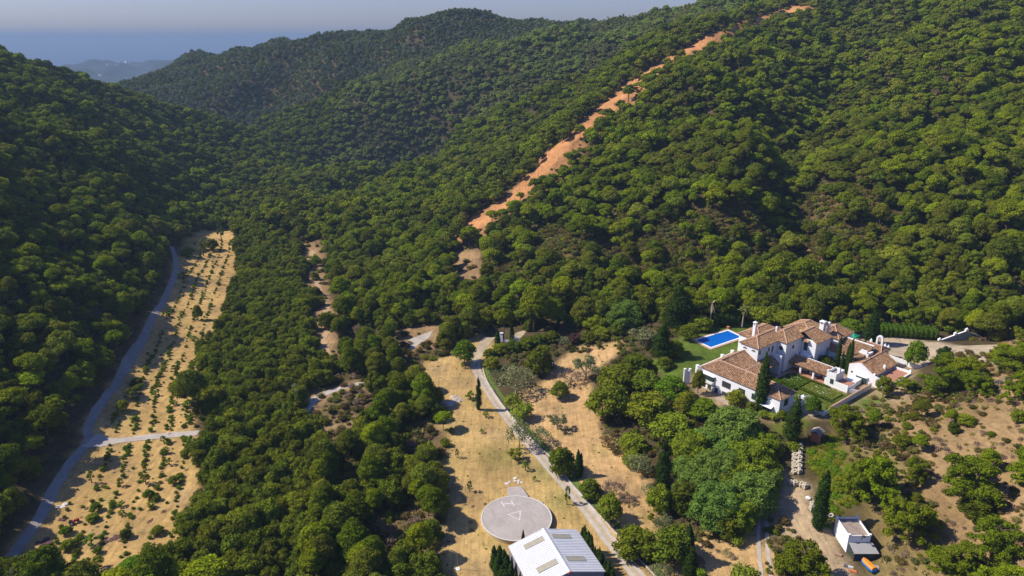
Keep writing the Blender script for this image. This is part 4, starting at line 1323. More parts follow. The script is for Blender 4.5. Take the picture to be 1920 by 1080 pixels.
ribbon('dirt_track', gpts([(612, 665), (605, 640), (618, 605), (604, 560), (592, 520), (585, 470)]), 1.5, road_mat('ochre_dirt', (0.42, 0.28, 0.15)), 0.06, wob=0.3)
ribbon('footpath', gpts([(1150, 586), (1172, 592), (1160, 596)]), 1.2, conc, 0.06)
for s_, nm in ((-0.95, 0), (0.95, 1)):
    ribbon('garden_track', gpts([(1437, 1085), (1432, 1040), (1430, 1000), (1431, 960), (1440, 935)]), 0.42, conc, 0.06, s_, across=2, wob=0.06)
patch('yard', [from_ab(a, b) for a, b in ((22, 67), (40, 64), (58, 62), (66, 76), (50, 90), (34, 86), (22, 78))], dusty, 0.05)
patch('gate_forecourt', gpts([(958, 634), (968, 624), (990, 617), (982, 628), (972, 637)]), dusty, 0.05)
paved = simple_mat('terracotta_paving', (0.40, 0.19, 0.11), 0.18, 1.5)
gravel = road_mat('pale_gravel', (0.40, 0.32, 0.23))
patch('front_terrace', [from_ab(a, b) for a, b in ((8, -3.2), (13, -3.4), (14, -0.2), (8, -0.2))], gravel, 0.06)
patch('garden_path', [from_ab(a, b) for a, b in ((12.2, 19.6), (13.4, 19.6), (13.4, 29.4), (12.2, 29.4))], gravel, 0.05)
patch('gate_path', [from_ab(a, b) for a, b in ((28.2, 8.5), (33, 8), (34, 13), (28.2, 13))], gravel, 0.05)
# ------------------------------------------------------------------ the villa
white = simple_mat('white_render', (0.80, 0.79, 0.77), 0.05, 0.9, 0.85)
white2 = simple_mat('white_trim', (0.82, 0.81, 0.78), 0.04, 2.0, 0.8)
greyroof = simple_mat('flat_roof_felt', (0.34, 0.31, 0.28), 0.18, 1.2)
terra = simple_mat('terracotta_floor', (0.43, 0.20, 0.125), 0.14, 1.5)
green_w = simple_mat('green_shutter_paint', (0.035, 0.085, 0.055), 0.15, 3.0, 0.5)
dark_w = simple_mat('dark_wood', (0.09, 0.06, 0.045), 0.2, 3.0, 0.7)
dark_in = simple_mat('dark_interior', (0.03, 0.028, 0.03), 0.2)
glass, nt, p = new_mat('window_glass')
p.inputs['Base Color'].default_value = (0.04, 0.055, 0.06, 1); p.inputs['Roughness'].default_value = 0.12; p.inputs['Specular IOR Level'].default_value = 0.6
mortar = simple_mat('ridge_mortar', (0.52, 0.33, 0.23), 0.15, 2.0)

# clay tiles: each row differs, old tiles bleached, orange or lichen-dark
tilem, nt, p = new_mat('clay_tiles')
geo = N(nt, 'ShaderNodeTexCoord')
vor = N(nt, 'ShaderNodeTexVoronoi'); vor.inputs['Scale'].default_value = 3.2; vor.inputs['Randomness'].default_value = 1.0
nt.links.new(geo.outputs['Object'], vor.inputs['Vector'])
sep = N(nt, 'ShaderNodeSeparateColor'); nt.links.new(vor.outputs['Color'], sep.inputs['Color'])
c = ramp(nt, sep.outputs['Red'], [(0.0, (0.165, 0.088, 0.048)), (0.3, (0.26, 0.140, 0.074)), (0.6, (0.33, 0.190, 0.102)), (0.85, (0.41, 0.265, 0.152)), (1.0, (0.50, 0.37, 0.24))])
c = mixc(nt, 1.0, c, ramp(nt, noise_out(nt, 0.28, 6, 0.7), [(0.3, (0.74, 0.70, 0.66)), (0.7, (1.16, 1.14, 1.1))]), 'MULTIPLY')
nt.links.new(c, p.inputs['Base Color']); p.inputs['Roughness'].default_value = 0.9

VZ = 12.0
villa = thing('villa', 'large white Andalusian villa with many tiled roofs around a courtyard', 'house', from_ab(0, 0, VZ), EROT)


def vb(m, name, mat, parent=None, bevel=0.0):
    m.v = [(a, b, z - VZ) for a, b, z in m.v]
    return m.build(name, mat, villa if parent is None else parent, bevel)


def clip_line(poly, p, d):
    """interval of the line p + t d inside a convex polygon (plan)"""
    t0, t1 = -1e9, 1e9
    n_ = len(poly)
    area = sum(poly[i][0] * poly[(i + 1) % n_][1] - poly[(i + 1) % n_][0] * poly[i][1] for i in range(n_))
    sg = 1 if area > 0 else -1
    for i in range(n_):
        x0, y0 = poly[i]; x1, y1 = poly[(i + 1) % n_]
        nx, ny = -(y1 - y0) * sg, (x1 - x0) * sg
        den = nx * d[0] + ny * d[1]; num = nx * (x0 - p[0]) + ny * (y0 - p[1])
        if abs(den) < 1e-9:
            if num > 0:
                return None
            continue
        t = num / den
        if den > 0:
            t0 = max(t0, t)
        else:
            t1 = min(t1, t)
    return (t0, t1) if t1 - t0 > 0.15 else None


def roof(planes, ridges, parent=None, pitch=0.56, body=villa):
    """tiled roof: plates with rows of half-round tiles running down the slope"""
    plate, rows, caps = MB(), MB(), MB()
    for pts in planes:
        pts = [tuple(map(float, q)) for q in pts]
        plate.slab(pts, 0.16)
        a = np.array(pts); nrm = np.zeros(3)
        for i in range(len(a)):
            nrm += np.cross(a[i], a[(i + 1) % len(a)])
        nrm = nrm / np.linalg.norm(nrm)
        if nrm[2] < 0:
            nrm = -nrm
        dn = nrm[:2] / (np.linalg.norm(nrm[:2]) + 1e-9)           # downhill in plan
        sd = np.array([-dn[1], dn[0]])
        plan = [q[:2] for q in pts]
        s0 = min(np.dot(q, sd) for q in plan); s1 = max(np.dot(q, sd) for q in plan)
        z_at = lambda q: a[0][2] - (nrm[0] * (q[0] - a[0][0]) + nrm[1] * (q[1] - a[0][1])) / nrm[2]
        s = s0 + pitch / 2
        while s < s1:
            o_ = sd * s
            iv = clip_line(plan, o_, dn)
            if iv:
                q0 = o_ + dn * iv[0]; q1 = o_ + dn * (iv[1] + 0.06)
                w = pitch * 0.36; hgt = 0.19
                A_ = [(*(q0 - sd * w), z_at(q0 - sd * w) + 0.01), (*q0, z_at(q0) + hgt), (*(q0 + sd * w), z_at(q0 + sd * w) + 0.01)]
                B_ = [(*(q1 - sd * w), z_at(q1 - sd * w) + 0.01), (*q1, z_at(q1) + hgt), (*(q1 + sd * w), z_at(q1 + sd * w) + 0.01)]
                rows.add(A_ + B_, [(0, 1, 4, 3), (1, 2, 5, 4), (3, 4, 5), (2, 1, 0)])
            s += pitch
    for a, b in ridges:
        caps.tube([(a[0], a[1], a[2] + 0.06), (b[0], b[1], b[2] + 0.06)], 0.17, 6)
    r_ = vb(plate, 'roof', tilem, parent)
    t_ = vb(rows, 'roof_tiles', tilem, parent); t_['kind'] = 'stuff'
    if parent is None:
        t_.parent = r_; t_.matrix_parent_inverse = Matrix()
    if ridges:
        c_ = vb(caps, 'ridge_tiles', mortar, parent)
        if parent is None:
            c_.parent = r_
    return r_


def hip(a0, a1, b0, b1, ze, zr, along='b', i0=None, i1=None):
    """hipped roof over a rectangle; i0, i1: how far the ridge stops short of each end (0 = gable)"""
    if along == 'b':
        m_ = (a0 + a1) / 2; i0 = (a1 - a0) / 2 if i0 is None else i0; i1 = (a1 - a0) / 2 if i1 is None else i1
        r0 = (m_, b0 + i0, zr); r1 = (m_, b1 - i1, zr)
        pl = [[(a0, b0, ze), r0, r1, (a0, b1, ze)], [(a1, b0, ze), (a1, b1, ze), r1, r0]]
        if i0: pl.append([(a0, b0, ze), (a1, b0, ze), r0])
        if i1: pl.append([(a0, b1, ze), r1, (a1, b1, ze)])
    else:
        m_ = (b0 + b1) / 2; i0 = (b1 - b0) / 2 if i0 is None else i0; i1 = (b1 - b0) / 2 if i1 is None else i1
        r0 = (a0 + i0, m_, zr); r1 = (a1 - i1, m_, zr)
        pl = [[(a0, b0, ze), (a1, b0, ze), r1, r0], [(a0, b1, ze), r0, r1, (a1, b1, ze)]]
        if i0: pl.append([(a0, b0, ze), r0, (a0, b1, ze)])
        if i1: pl.append([(a1, b0, ze), (a1, b1, ze), r1])
    rd = [(r0, r1)]
    if i0:
        rd += [(r0, (a0, b0, ze)), (r0, (a1, b0, ze) if along == 'b' else (a0, b1, ze))]
    if i1:
        rd += [(r1, (a0, b1, ze) if along == 'b' else (a1, b0, ze)), (r1, (a1, b1, ze))]
    return roof(pl, rd)


def wall_box(a0, a1, b0, b1, z0, z1, name='wall'):
    return vb(MB().box(a0, a1, b0, b1, z0, z1), name, white)


# long front wing and the cross wing behind it
wall_box(0.4, 27.1, 0.4, 7.7, 10.6, 18.42)
wall_box(0.45, 9.5, 7.7, 16.5, 11.5, 18.3)
roof([[(0, 0, 18.5), (27.5, 0, 18.5), (23.5, 4.05, 20.9), (4, 4.05, 20.9)], [(0, 0, 18.5), (4, 4.05, 20.9), (4, 16.5, 20.9), (0, 16.5, 18.5)],
      [(27.5, 0, 18.5), (27.5, 8.1, 18.5), (23.5, 4.05, 20.9)], [(23.5, 4.05, 20.9), (27.5, 8.1, 18.5), (8.92, 8.1, 18.5), (4, 4.05, 20.9)],
      [(4, 4.05, 20.9), (8.92, 8.1, 18.5), (12, 8.1, 17.0), (12, 16.4, 17.0), (4, 16.4, 20.9)], [(8.7, 16.4, 18.6), (12, 16.4, 17.0), (12, 24.3, 17.0), (8.7, 24.3, 18.6)]],
     [((0, 0, 18.5), (4, 4.05, 20.9)), ((4, 4.05, 20.9), (23.5, 4.05, 20.9)), ((23.5, 4.05, 20.9), (27.5, 0, 18.5)), ((23.5, 4.05, 20.9), (27.5, 8.1, 18.5)), ((4, 4.05, 20.9), (4, 16.4, 20.9))])
for b_ in (9.3, 14, 18.8):
    vb(MB().box(11.4, 11.8, b_, b_ + 0.4, 12.8, 16.95), 'column', white, bevel=0.03)
wall_box(9.0, 12.25, 24.3, 24.75, 12.8, 19.5)
# towers
wall_box(2.3, 8.6, 16.6, 28, 12.5, 22.95)
hip(1.9, 9.0, 16.2, 33, 23.0, 25.1, 'b', 3.9, 0)
wall_box(5.0, 11.7, 27.3, 36.2, 12.5, 22.95)
hip(4.2, 12.05, 26.9, 36.6, 23.0, 25.4, 'b', 3.8, 0)
# main range and the blocks beyond it
wall_box(7.5, 16.6, 36.3, 45.2, 12.5, 22.0)
hip(7.2, 17.0, 36.0, 45.6, 22.1, 24.9, 'b', 0, 3.5)
wall_box(2.6, 12.6, 41, 50.5, 12.5, 21.9)
hip(2.2, 13.0, 40.5, 51, 22.0, 24.5, 'b', 3.5, 3.5)
wall_box(10.6, 18.2, 47.2, 56.2, 12.5, 21.2)
hip(10.2, 18.6, 46.8, 56.6, 21.3, 23.9)
wall_box(-5.6, 2.4, 27.4, 40.5, 12.5, 20.4)
hip(-6.0, 2.8, 27.0, 41, 20.5, 22.8)
# low range along the courtyard, mono-pitch
vb(MB().add([(16.9, 44.2, 12.5), (27.2, 44.2, 12.5), (27.2, 51.5, 12.5), (16.9, 51.5, 12.5), (16.9, 44.2, 18.0), (27.2, 44.2, 18.0), (27.2, 51.5, 20.4), (16.9, 51.5, 20.4)],
            [(0, 3, 2, 1), (4, 5, 6, 7), (0, 1, 5, 4), (1, 2, 6, 5), (2, 3, 7, 6), (3, 0, 4, 7)]), 'wall', white)
roof([[(16.4, 43.7, 18.0), (27.6, 43.7, 18.0), (27.6, 51.7, 20.65), (13.6, 51.7, 20.65)]], [])
vb(MB().box(13.5, 27.6, 51.6, 52.0, 19.5, 21.0), 'parapet', white2)
wall_box(24.0, 29.6, 52.3, 58.2, 12.5, 18.6)
hip(23.6, 30.0, 52.05, 58.6, 18.7, 20.2, 'a', 0, 1.5)
vb(MB().prism([(25.4, 46.9), (28.4, 46.9), (28.4, 50.2), (25.4, 50.2)], 17.5, 19.6), 'stair_tower', white)
vb(MB().box(25.9, 27.9, 46.95, 47.3, 19.6, 20.5), 'parapet', white2)
# gabled east range
m_ = MB().add([(26.2, 40, 11.5), (39.0, 40, 11.5), (39.0, 40, 15.6), (34.1, 40, 16.5), (29.7, 40, 19.0), (26.2, 40, 17.5),
               (26.2, 40.4, 11.5), (39.0, 40.4, 11.5), (39.0, 40.4, 15.6), (34.1, 40.4, 16.5), (29.7, 40.4, 19.0), (26.2, 40.4, 17.5)],
              [(0, 1, 2, 3, 4, 5), (11, 10, 9, 8, 7, 6), (0, 6, 7, 1), (1, 7, 8, 2), (2, 8, 9, 3), (3, 9, 10, 4), (4, 10, 11, 5), (5, 11, 6, 0)])
vb(m_, 'gable_wall', white)
m_ = MB().add([(26.3, 40.4, 12), (33.9, 40.4, 12), (33.9, 54.6, 12), (26.3, 54.6, 12), (26.3, 40.4, 17.2), (33.9, 40.4, 16.4), (33.9, 54.6, 16.4), (26.3, 54.6, 17.2), (29.7, 40.4, 18.8), (29.7, 54.6, 18.8)],
              [(0, 3, 2, 1), (0, 4, 7, 3), (1, 2, 6, 5), (4, 8, 9, 7), (8, 5, 6, 9), (3, 7, 9, 6, 2), (0, 1, 5, 8, 4)])
vb(m_, 'wall', white)
roof([[(29.7, 40.42, 19.0), (34.4, 40.42, 16.35), (34.4, 55, 16.35), (29.7, 55, 19.0)], [(29.7, 40.42, 19.0), (29.7, 55, 19.0), (25.9, 55, 17.35), (25.9, 40.42, 17.35)]], [((29.7, 40.5, 19.0), (29.7, 55, 19.0))])
wall_box(34.0, 39.2, 40.42, 53.4, 11.0, 15.1)
vb(MB().box(34.45, 38.9, 40.7, 53.0, 15.1, 15.25), 'terrace_floor', terra)
vb(MB().box(34.45, 39.3, 53.0, 53.45, 15.1, 15.85), 'parapet', white2)
vb(MB().box(38.9, 39.3, 40.42, 53.0, 15.1, 15.38), 'parapet', white2)
vb(MB().box(38.7, 39.5, 52.8, 53.6, 15.0, 16.2).cyl(39.1, 53.2, 16.2, 16.6, 0.3, 8, 0.1), 'pillar', white2, bevel=0.04)
vb(MB().box(33.7, 34.3, 40.2, 40.8, 16.3, 17.0), 'pillar', white2, bevel=0.04)
vb(MB().box(33.4, 34.2, 46.8, 47.6, 16.3, 17.7).cyl(33.8, 47.2, 17.7, 18.1, 0.35, 8, 0.1), 'chimney', white2, bevel=0.05)
# gallery
roof([[(12.0, 29.6, 16.0), (24.6, 29.6, 16.0), (24.6, 33.3, 17.6), (12.0, 33.3, 17.6)]], [])
vb(MB().box(12.0, 24.6, 33.3, 33.7, 12.8, 17.7), 'wall', white)
vb(MB().box(12.0, 24.5, 29.75, 30.05, 15.5, 15.82), 'beam', dark_w)
for a_ in (15.6, 20.0, 24.1):
    vb(MB().box(a_, a_ + 0.62, 29.9, 30.52, 12.8, 15.5), 'column', white2, bevel=0.03)
for a_ in (17.8, 22.2):
    vb(MB().box(a_, a_ + 0.45, 32.4, 32.85, 12.8, 15.9), 'column', white2, bevel=0.03)
vb(MB().box(12.1, 24.5, 29.4, 33.28, 12.9, 13.08), 'gallery_floor', terra)
for a_ in (13.2, 16.6, 21):
    vb(MB().box(a_, a_ + 1.3, 33.22, 33.32, 13.1, 15.3), 'door', dark_w)
# flat-roofed block at the end of the gallery
wall_box(24.7, 27.6, 29.7, 34.6, 12.0, 16.7)
vb(MB().box(24.95, 27.35, 29.95, 34.35, 16.7, 16.82), 'flat_roof', greyroof)
for q in ((24.7, 27.6, 29.7, 29.95), (24.7, 27.6, 34.35, 34.6), (24.7, 24.95, 29.95, 34.35), (27.35, 27.6, 29.95, 34.35)):
    vb(MB().box(*q, 16.7, 17.6), 'parapet', white2)
vb(MB().box(24.6, 25.2, 29.6, 30.2, 17.6, 18.1), 'pillar', white2, bevel=0.04)
vb(MB().box(26.9, 27.7, 31.4, 32.2, 17.0, 18.7).cyl(27.3, 31.8, 18.7, 19.1, 0.4, 8, 0.12), 'chimney', white2, bevel=0.05)
wall_box(27.6, 31.6, 29.7, 34.6, 12.0, 14.7)
vb(MB().box(27.62, 31.35, 29.95, 34.35, 14.7, 14.84), 'terrace_floor', terra)
vb(MB().box(27.62, 31.6, 29.7, 29.95, 14.7, 15.2), 'parapet', white2)
wall_box(27.6, 31.0, 34.6, 39.98, 12.0, 14.4)
# chimneys
for (a_, b_, z0, z1, w_) in ((1.0, 25.6, 20, 27.0, 1.0), (13.2, 45.3, 23, 26.3, 1.5), (14.6, 46.6, 22, 26.0, 0.7), (6.3, 29.6, 24, 26.0, 0.55)):
    chm = vb(MB().box(a_ - w_ / 2, a_ + w_ / 2, b_ - w_ / 2, b_ + w_ / 2, z0, z1), 'chimney', white, bevel=0.03)
    w2 = w_ * 0.62
    cpm = MB().box(a_ - w2, a_ + w2, b_ - w2, b_ + w2, z1, z1 + 0.12)
    cpm.add([(a_ - w2, b_ - w2, z1 + 0.14), (a_ + w2, b_ - w2, z1 + 0.14), (a_ + w2, b_ + w2, z1 + 0.14), (a_ - w2, b_ + w2, z1 + 0.14), (a_, b_, z1 + 0.5)], [(0, 1, 4), (1, 2, 4), (2, 3, 4), (3, 0, 4)])
    vb(cpm, 'chimney_cap', white2, chm)
    if w_ > 0.9:
        vb(MB().box(a_ - w_ * 0.3, a_ + w_ * 0.3, b_ - w_ / 2 - 0.02, b_ - w_ / 2 + 0.05, z1 - 0.6, z1 - 0.25), 'vent', dark_in, chm)


def window(face, p0, p1, z0, z1, at_, mat=None, panes=2, proud=0.0, kind='window', rail=1):
    """face 'b': in a wall of constant b, spanning a = p0..p1; face 'a': the other way"""
    fm = mat or dark_w
    d0, d1 = at_ - 0.06 - proud, at_ + 0.05

    def bx(q0, q1, y0, y1, zz0, zz1, m_):
        if face == 'b':
            m_.box(q0, q1, y0, y1, zz0, zz1)
        else:
            m_.box(2 * at_ - y1, 2 * at_ - y0, q0, q1, zz0, zz1)
    fr = MB(); t = 0.11
    bx(p0, p1, d0, d1, z0, z0 + t, fr); bx(p0, p1, d0, d1, z1 - t, z1, fr)
    for k in range(panes + 1):
        q = p0 + (p1 - p0 - t) * k / panes
        bx(q, q + t, d0, d1, z0 + t, z1 - t, fr)
    for k in range(rail):
        zz = z0 + (z1 - z0) * (k + 1) / (rail + 1)
        bx(p0 + t, p1 - t, d0 + 0.012, d1 - 0.012, zz, zz + 0.06, fr)
    w = vb(fr, kind, fm)
    for k in range(panes):
        g_ = MB(); q = p0 + t + (p1 - p0 - t) * k / panes
        bx(q, q + (p1 - p0 - t) / panes - t, at_ - 0.025 - proud, at_ + 0.03, z0 + t, z1 - t, g_)
        vb(g_, 'pane', glass, w)
    return w


# front wing windows: a projecting one with a base, the others flush, shutters below
vb(MB().box(1.0, 5.3, -0.25, 0.38, 14.2, 15.25).add([(1.0, -0.25, 14.2), (5.3, -0.25, 14.2), (5.0, 0.38, 13.5), (1.3, 0.38, 13.5)], [(0, 1, 2, 3)]), 'bay_base', white2)
vb(MB().box(0.95, 5.35, -0.35, 0.38, 16.85, 17.0), 'bay_hood', white2)
window('b', 1.2, 5.1, 15.25, 16.85, 0.36, green_w, 4, 0.55, 'bay_window')
window('b', 8.0, 10.9, 15.1, 16.9, 0.36, dark_w, 3, 0.06)
window('b', 13.8, 15.8, 15.2, 16.9, 0.36, green_w, 2, 0.05)
window('b', 18.2, 19.4, 15.2, 16.9, 0.36, green_w, 2, 0.05)
window('b', 1.0, 2.1, 12.2, 13.6, 0.38, green_w, 2)
window('b', 3.0, 4.2, 11.5, 13.5, 0.38, dark_w, 1, kind='door', rail=0)
window('b', 5.6, 6.7, 12.0, 13.5, 0.38, dark_w, 2)
window('b', 8.3, 10.4, 11.4, 13.5, 0.38, dark_w, 2, kind='door', rail=0)
vb(MB().slab([(21.8, -0.9, 15.3), (25.4, -0.9, 15.3), (25.4, 0.38, 15.7), (21.8, 0.38, 15.7)], 0.12), 'door_canopy', white2)
window('b', 22.3, 24.9, 12.6, 15.1, 0.38, green_w, 3, kind='door')
window('a', 2.6, 4.7, 15.6, 17.6, 27.1, green_w, 2, kind='window')
# eaves band under the long roof
vb(MB().box(0.32, 27.18, 0.3, 0.4, 18.15, 18.35), 'cornice', white2)
# tower windows
for a_ in (4.0, 7.1):
    m_ = MB(); n_ = 8
    vs = [(a_ + 0.75 * math.cos(math.pi * i / n_), 16.57, 21.4 + 0.6 * math.sin(math.pi * i / n_)) for i in range(n_ + 1)]
    vs += [(x, 16.63, z) for x, y, z in vs]
    m_.add(vs, [tuple(range(n_ + 1)), tuple(reversed(range(n_ + 1, 2 * n_ + 2)))] + [(i, i + 1, n_ + 2 + i, n_ + 1 + i) for i in range(n_)] + [(n_, 0, n_ + 1, 2 * n_ + 1)])
    lw = vb(m_, 'lunette_window', dark_w)
    vb(MB().box(a_ - 0.03, a_ + 0.03, 16.54, 16.58, 21.42, 21.9), 'glazing_bar', white2, lw)
window('a', 17.4, 18.1, 20.6, 21.9, 8.6, dark_w, 1)
window('a', 22.3, 23.0, 20.4, 21.7, 8.6, dark_w, 1)
window('a', 24.2, 25.1, 19.6, 21.7, 8.6, dark_w, 1, kind='door')


def round_window(ax, c, r0, at_, h=1.0):
    m_ = MB(); n_ = 16
    ring = []
    for rr_ in (r0, r0 * 0.72):
        for dd in (at_ - 0.04, at_ + 0.06):
            ring.append([(c[0] + rr_ * math.cos(6.283 * i / n_), dd, c[1] + rr_ * h * math.sin(6.283 * i / n_)) for i in range(n_)])
    vs = ring[0] + ring[1] + ring[2] + ring[3]
    fs = []
    for i in range(n_):
        j = (i + 1) % n_
        fs += [(i, j, 2 * n_ + j, 2 * n_ + i), (i, n_ + i, n_ + j, j), (2 * n_ + i, 2 * n_ + j, 3 * n_ + j, 3 * n_ + i)]
    if ax == 'a':
        vs = [(2 * at_ - y, x, z) for x, y, z in vs]
    m_.add(vs, fs)
    w = vb(m_, 'round_window', dark_w)
    g_ = [(c[0] + r0 * 0.72 * math.cos(6.283 * i / n_), at_ - 0.015, c[1] + r0 * 0.72 * h * math.sin(6.283 * i / n_)) for i in range(n_)]
    if ax == 'a':
        g_ = [(2 * at_ - y, x, z) for x, y, z in g_]
    vb(MB().add(g_, [tuple(range(n_))]), 'pane', glass, w)


round_window('b', (10.0, 20.7), 0.72, 27.3)
round_window('a', (31.4, 20.6), 0.62, 11.7)
round_window('b', (27.4, 15.3), 0.32, 40.0)
# recess between the towers: door with a canopy, dark shuttered window
window('b', 12.6, 13.9, 18.6, 21.4, 36.3, green_w, 1, kind='shutter_door')
vb(MB().slab([(12.2, 35.3, 17.3), (15.8, 35.3, 17.3), (15.8, 36.3, 17.6), (12.2, 36.3, 17.6)], 0.15), 'door_canopy', white2)
window('b', 12.6, 15.6, 13.1, 16.0, 36.3, green_w, 3, kind='door')
vb(MB().slab([(12.0, 35.2, 22.0), (14.4, 35.2, 22.0), (14.4, 36.3, 22.4), (12.0, 36.3, 22.4)], 0.14), 'dormer_canopy', tilem)
window('a', 38.5, 40.0, 13.2, 15.6, 16.6, green_w, 2)
# east range: green grille bay, small windows
vb(MB().box(28.9, 32.3, 39.4, 39.98, 12.0, 12.7), 'bay_base', white2)
vb(MB().slab([(28.7, 39.3, 15.15), (32.5, 39.3, 15.15), (32.5, 39.98, 15.35), (28.7, 39.98, 15.35)], 0.12), 'bay_hood', white2)
window('b', 29.0, 32.2, 12.7, 15.05, 39.98, green_w, 5, 0.5, 'grille_window', 3)
window('b', 26.0, 27.1, 14.0, 15.6, 29.7, green_w, 2)
window('a', 47.2, 47.8, 12.9, 14.4, 39.2, dark_in, 1)
vb(MB().box(16.9, 17.0, 46, 46.05, 13, 13.1), 'lamp', dark_in)

# ------------------------------------------------------------------ walls and garden features in the estate frame
def ab_thing(name, label, cat, a, b, z, group=None, extra=0.0):
    return thing(name, label, cat, from_ab(a, b, z), EROT + extra, group)


coping = simple_mat('brick_coping', (0.42, 0.26, 0.17), 0.2, 2.0)
t = ab_thing('garden_wall', 'long white garden wall with brick coping closing the flower garden', 'wall', 34.5, 14.0, 12.3)
MB().box(-0.2, 0.2, 0, 24.2, -0.6, 2.3).build('wall', white, t)
MB().box(-0.27, 0.27, -0.05, 24.25, 2.3, 2.42).build('coping', coping, t)
t = ab_thing('gate_wall', 'white wall with two capped pillars and a green gate by the garden', 'wall', 27.4, 10.0, 12.3)
MB().box(-0.15, 0.15, -2.2, 1.4, -0.3, 3.3).build('wall', white, t)
for k, (pa, pb) in enumerate(((0.2, 1.8), (3.0, 1.4))):
    pl_ = MB().box(pa - 0.4, pa + 0.4, pb - 0.4, pb + 0.4, -0.4, 3.7).build('pillar', white2, t, 0.04)
    MB().box(pa - 0.55, pa + 0.55, pb - 0.55, pb + 0.55, 3.7, 3.85).cyl(pa, pb, 3.85, 4.35, 0.38, 10, 0.08).build('cap', white2, pl_)
gt = MB()
for k in range(9):
    gt.box(0.68 + k * 0.2, 0.74 + k * 0.2, 1.55, 1.61, 0.3, 2.3)
gt.box(0.62, 2.58, 1.54, 1.62, 0.2, 0.3).box(0.62, 2.58, 1.54, 1.62, 2.3, 2.4).box(0.62, 2.58, 1.54, 1.62, 1.2, 1.28)
gt.build('gate', simple_mat('green_gate_paint', (0.03, 0.26, 0.13), 0.1), t)
MB().box(3.4, 7.0, 1.3, 1.6, -0.4, 1.5).build('low_wall', white, t)
MB().box(6.7, 7.3, 1.15, 4.2, -0.4, 1.6).build('low_wall', white, t)
t = ab_thing('terrace_wall', 'white terrace wall with three stub pillars between lawn and villa', 'wall', -4.6, 4.8, 12.5)
MB().box(-0.15, 0.15, 0, 18.4, -0.5, 2.6).build('wall', white, t)
for b_ in (0, 12.8, 18.2):
    MB().box(-0.42, 0.42, b_ - 0.42, b_ + 0.42, -0.5, 3.3).box(-0.5, 0.5, b_ - 0.5, b_ + 0.5, 3.3, 3.42).build('pillar', white2, t, 0.03)
MB().box(0.1, 4.5, 17.9, 18.3, -0.5, 2.2).build('wall', white, t)
g0 = at_z(1287, 716, 12.0)
t = thing('stub_wall', 'short white wall with two round-topped pillars at the corner of the lawn', 'wall', (g0[0], g0[1], 11.6), EROT + 0.9)
MB().box(-0.9, 0.9, -0.2, 0.2, -0.5, 4.4).build('wall', white, t)
for k in (-0.8, 0.8):
    MB().cyl(k, 0, -0.5, 4.9, 0.34, 12).cyl(k, 0, 4.9, 5.0, 0.42, 12).build('pillar', white2, t)
t = ab_thing('courtyard_wall', 'low white wall stepping down beside the grille window', 'wall', 31.8, 30.2, 12.4)
MB().prism([(0, 0), (3.0, 3.0), (2.8, 3.2), (-0.2, 0.2)], -0.4, [1.9, 1.2, 1.2, 1.9]).build('wall', white, t)
# bell gable and yard wall
t = ab_thing('bell_gable', 'white arched bell gable rising over the yard wall', 'bell gable', 24.3, 62.8, 12.8)
bg_ = MB().box(-3.0, 3.6, -0.3, 0.3, -0.3, 4.4)
bg_.box(-0.95, -0.42, -0.3, 0.3, 4.4, 6.6).box(0.72, 1.25, -0.3, 0.3, 4.4, 6.6)
n_ = 9; vs = []
for rr_, zz in ((0.57, 6.6), (1.12, 6.6)):
    for y_ in (-0.3, 0.3):
        vs += [(0.15 + rr_ * math.cos(math.pi * i / n_), y_, zz + rr_ * math.sin(math.pi * i / n_)) for i in range(n_ + 1)]
m1 = n_ + 1; fs = []
for i in range(n_):
    fs += [(i, 2 * m1 + i, 2 * m1 + i + 1, i + 1), (m1 + i, m1 + i + 1, 3 * m1 + i + 1, 3 * m1 + i), (2 * m1 + i, 3 * m1 + i, 3 * m1 + i + 1, 2 * m1 + i + 1), (i, i + 1, m1 + i + 1, m1 + i)]
bg_.add(vs, fs)
bg_.build('arch_wall', white, t)
for (x_, h_) in ((-2.6, 5.2), (2.1, 5.0), (3.2, 4.9)):
    MB().box(x_ - 0.35, x_ + 0.35, -0.35, 0.35, 4.4, h_).cyl(x_, 0, h_, h_ + 0.6, 0.3, 8, 0.05).build('pinnacle', white2, t)
MB().cyl(0.15, 0, 5.1, 5.5, 0.3, 10, 0.22).cyl(0.15, 0, 5.5, 5.7, 0.2, 10, 0.05).cyl(0.15, 0, 5.7, 6.9, 0.03, 6).build('bell', simple_mat('bell_bronze', (0.12, 0.09, 0.05), 0.1, 2, 0.5, 0.6), t)
t = ab_thing('yard_wall', 'white yard wall with pointed pillars between forecourt and villa', 'wall', 27.9, 62.8, 12.8)
for k in range(5):
    x_ = k * 6.0
    MB().box(x_, x_ + 6.0, -0.2, 0.2, -0.5, 2.0 - 0.18 * k).build('wall', white, t)
    MB().box(x_ + 5.6, x_ + 6.3, -0.38, 0.38, -0.5, 2.7 - 0.18 * k).cyl(x_ + 5.95, 0, 2.7 - 0.18 * k, 3.2 - 0.18 * k, 0.4, 8, 0.05).build('pillar', white2, t)
t = ab_thing('well_head', 'round stone seat in the paved service court', 'well', 35.5, 58.2, 12.95)
MB().cyl(0, 0, 0, 0.7, 0.9, 16).build('curb', white2, t)
MB().cyl(0, 0, 0.7, 0.8, 0.75, 16).build('lid', greyroof, t)

# pool
wat, nt, p = new_mat('pool_water')
p.inputs['Base Color'].default_value = (0.003, 0.12, 0.46, 1); p.inputs['Roughness'].default_value = 0.22; p.inputs['Specular IOR Level'].default_value = 0.2
bb = N(nt, 'ShaderNodeBump'); bb.inputs['Strength'].default_value = 0.05; nt.links.new(noise_out(nt, 1.5, 3), bb.inputs['Height']); nt.links.new(bb.outputs['Normal'], p.inputs['Normal'])
pc = np.array([q[:2] for q in POOL]); ctr = pc.mean(0)


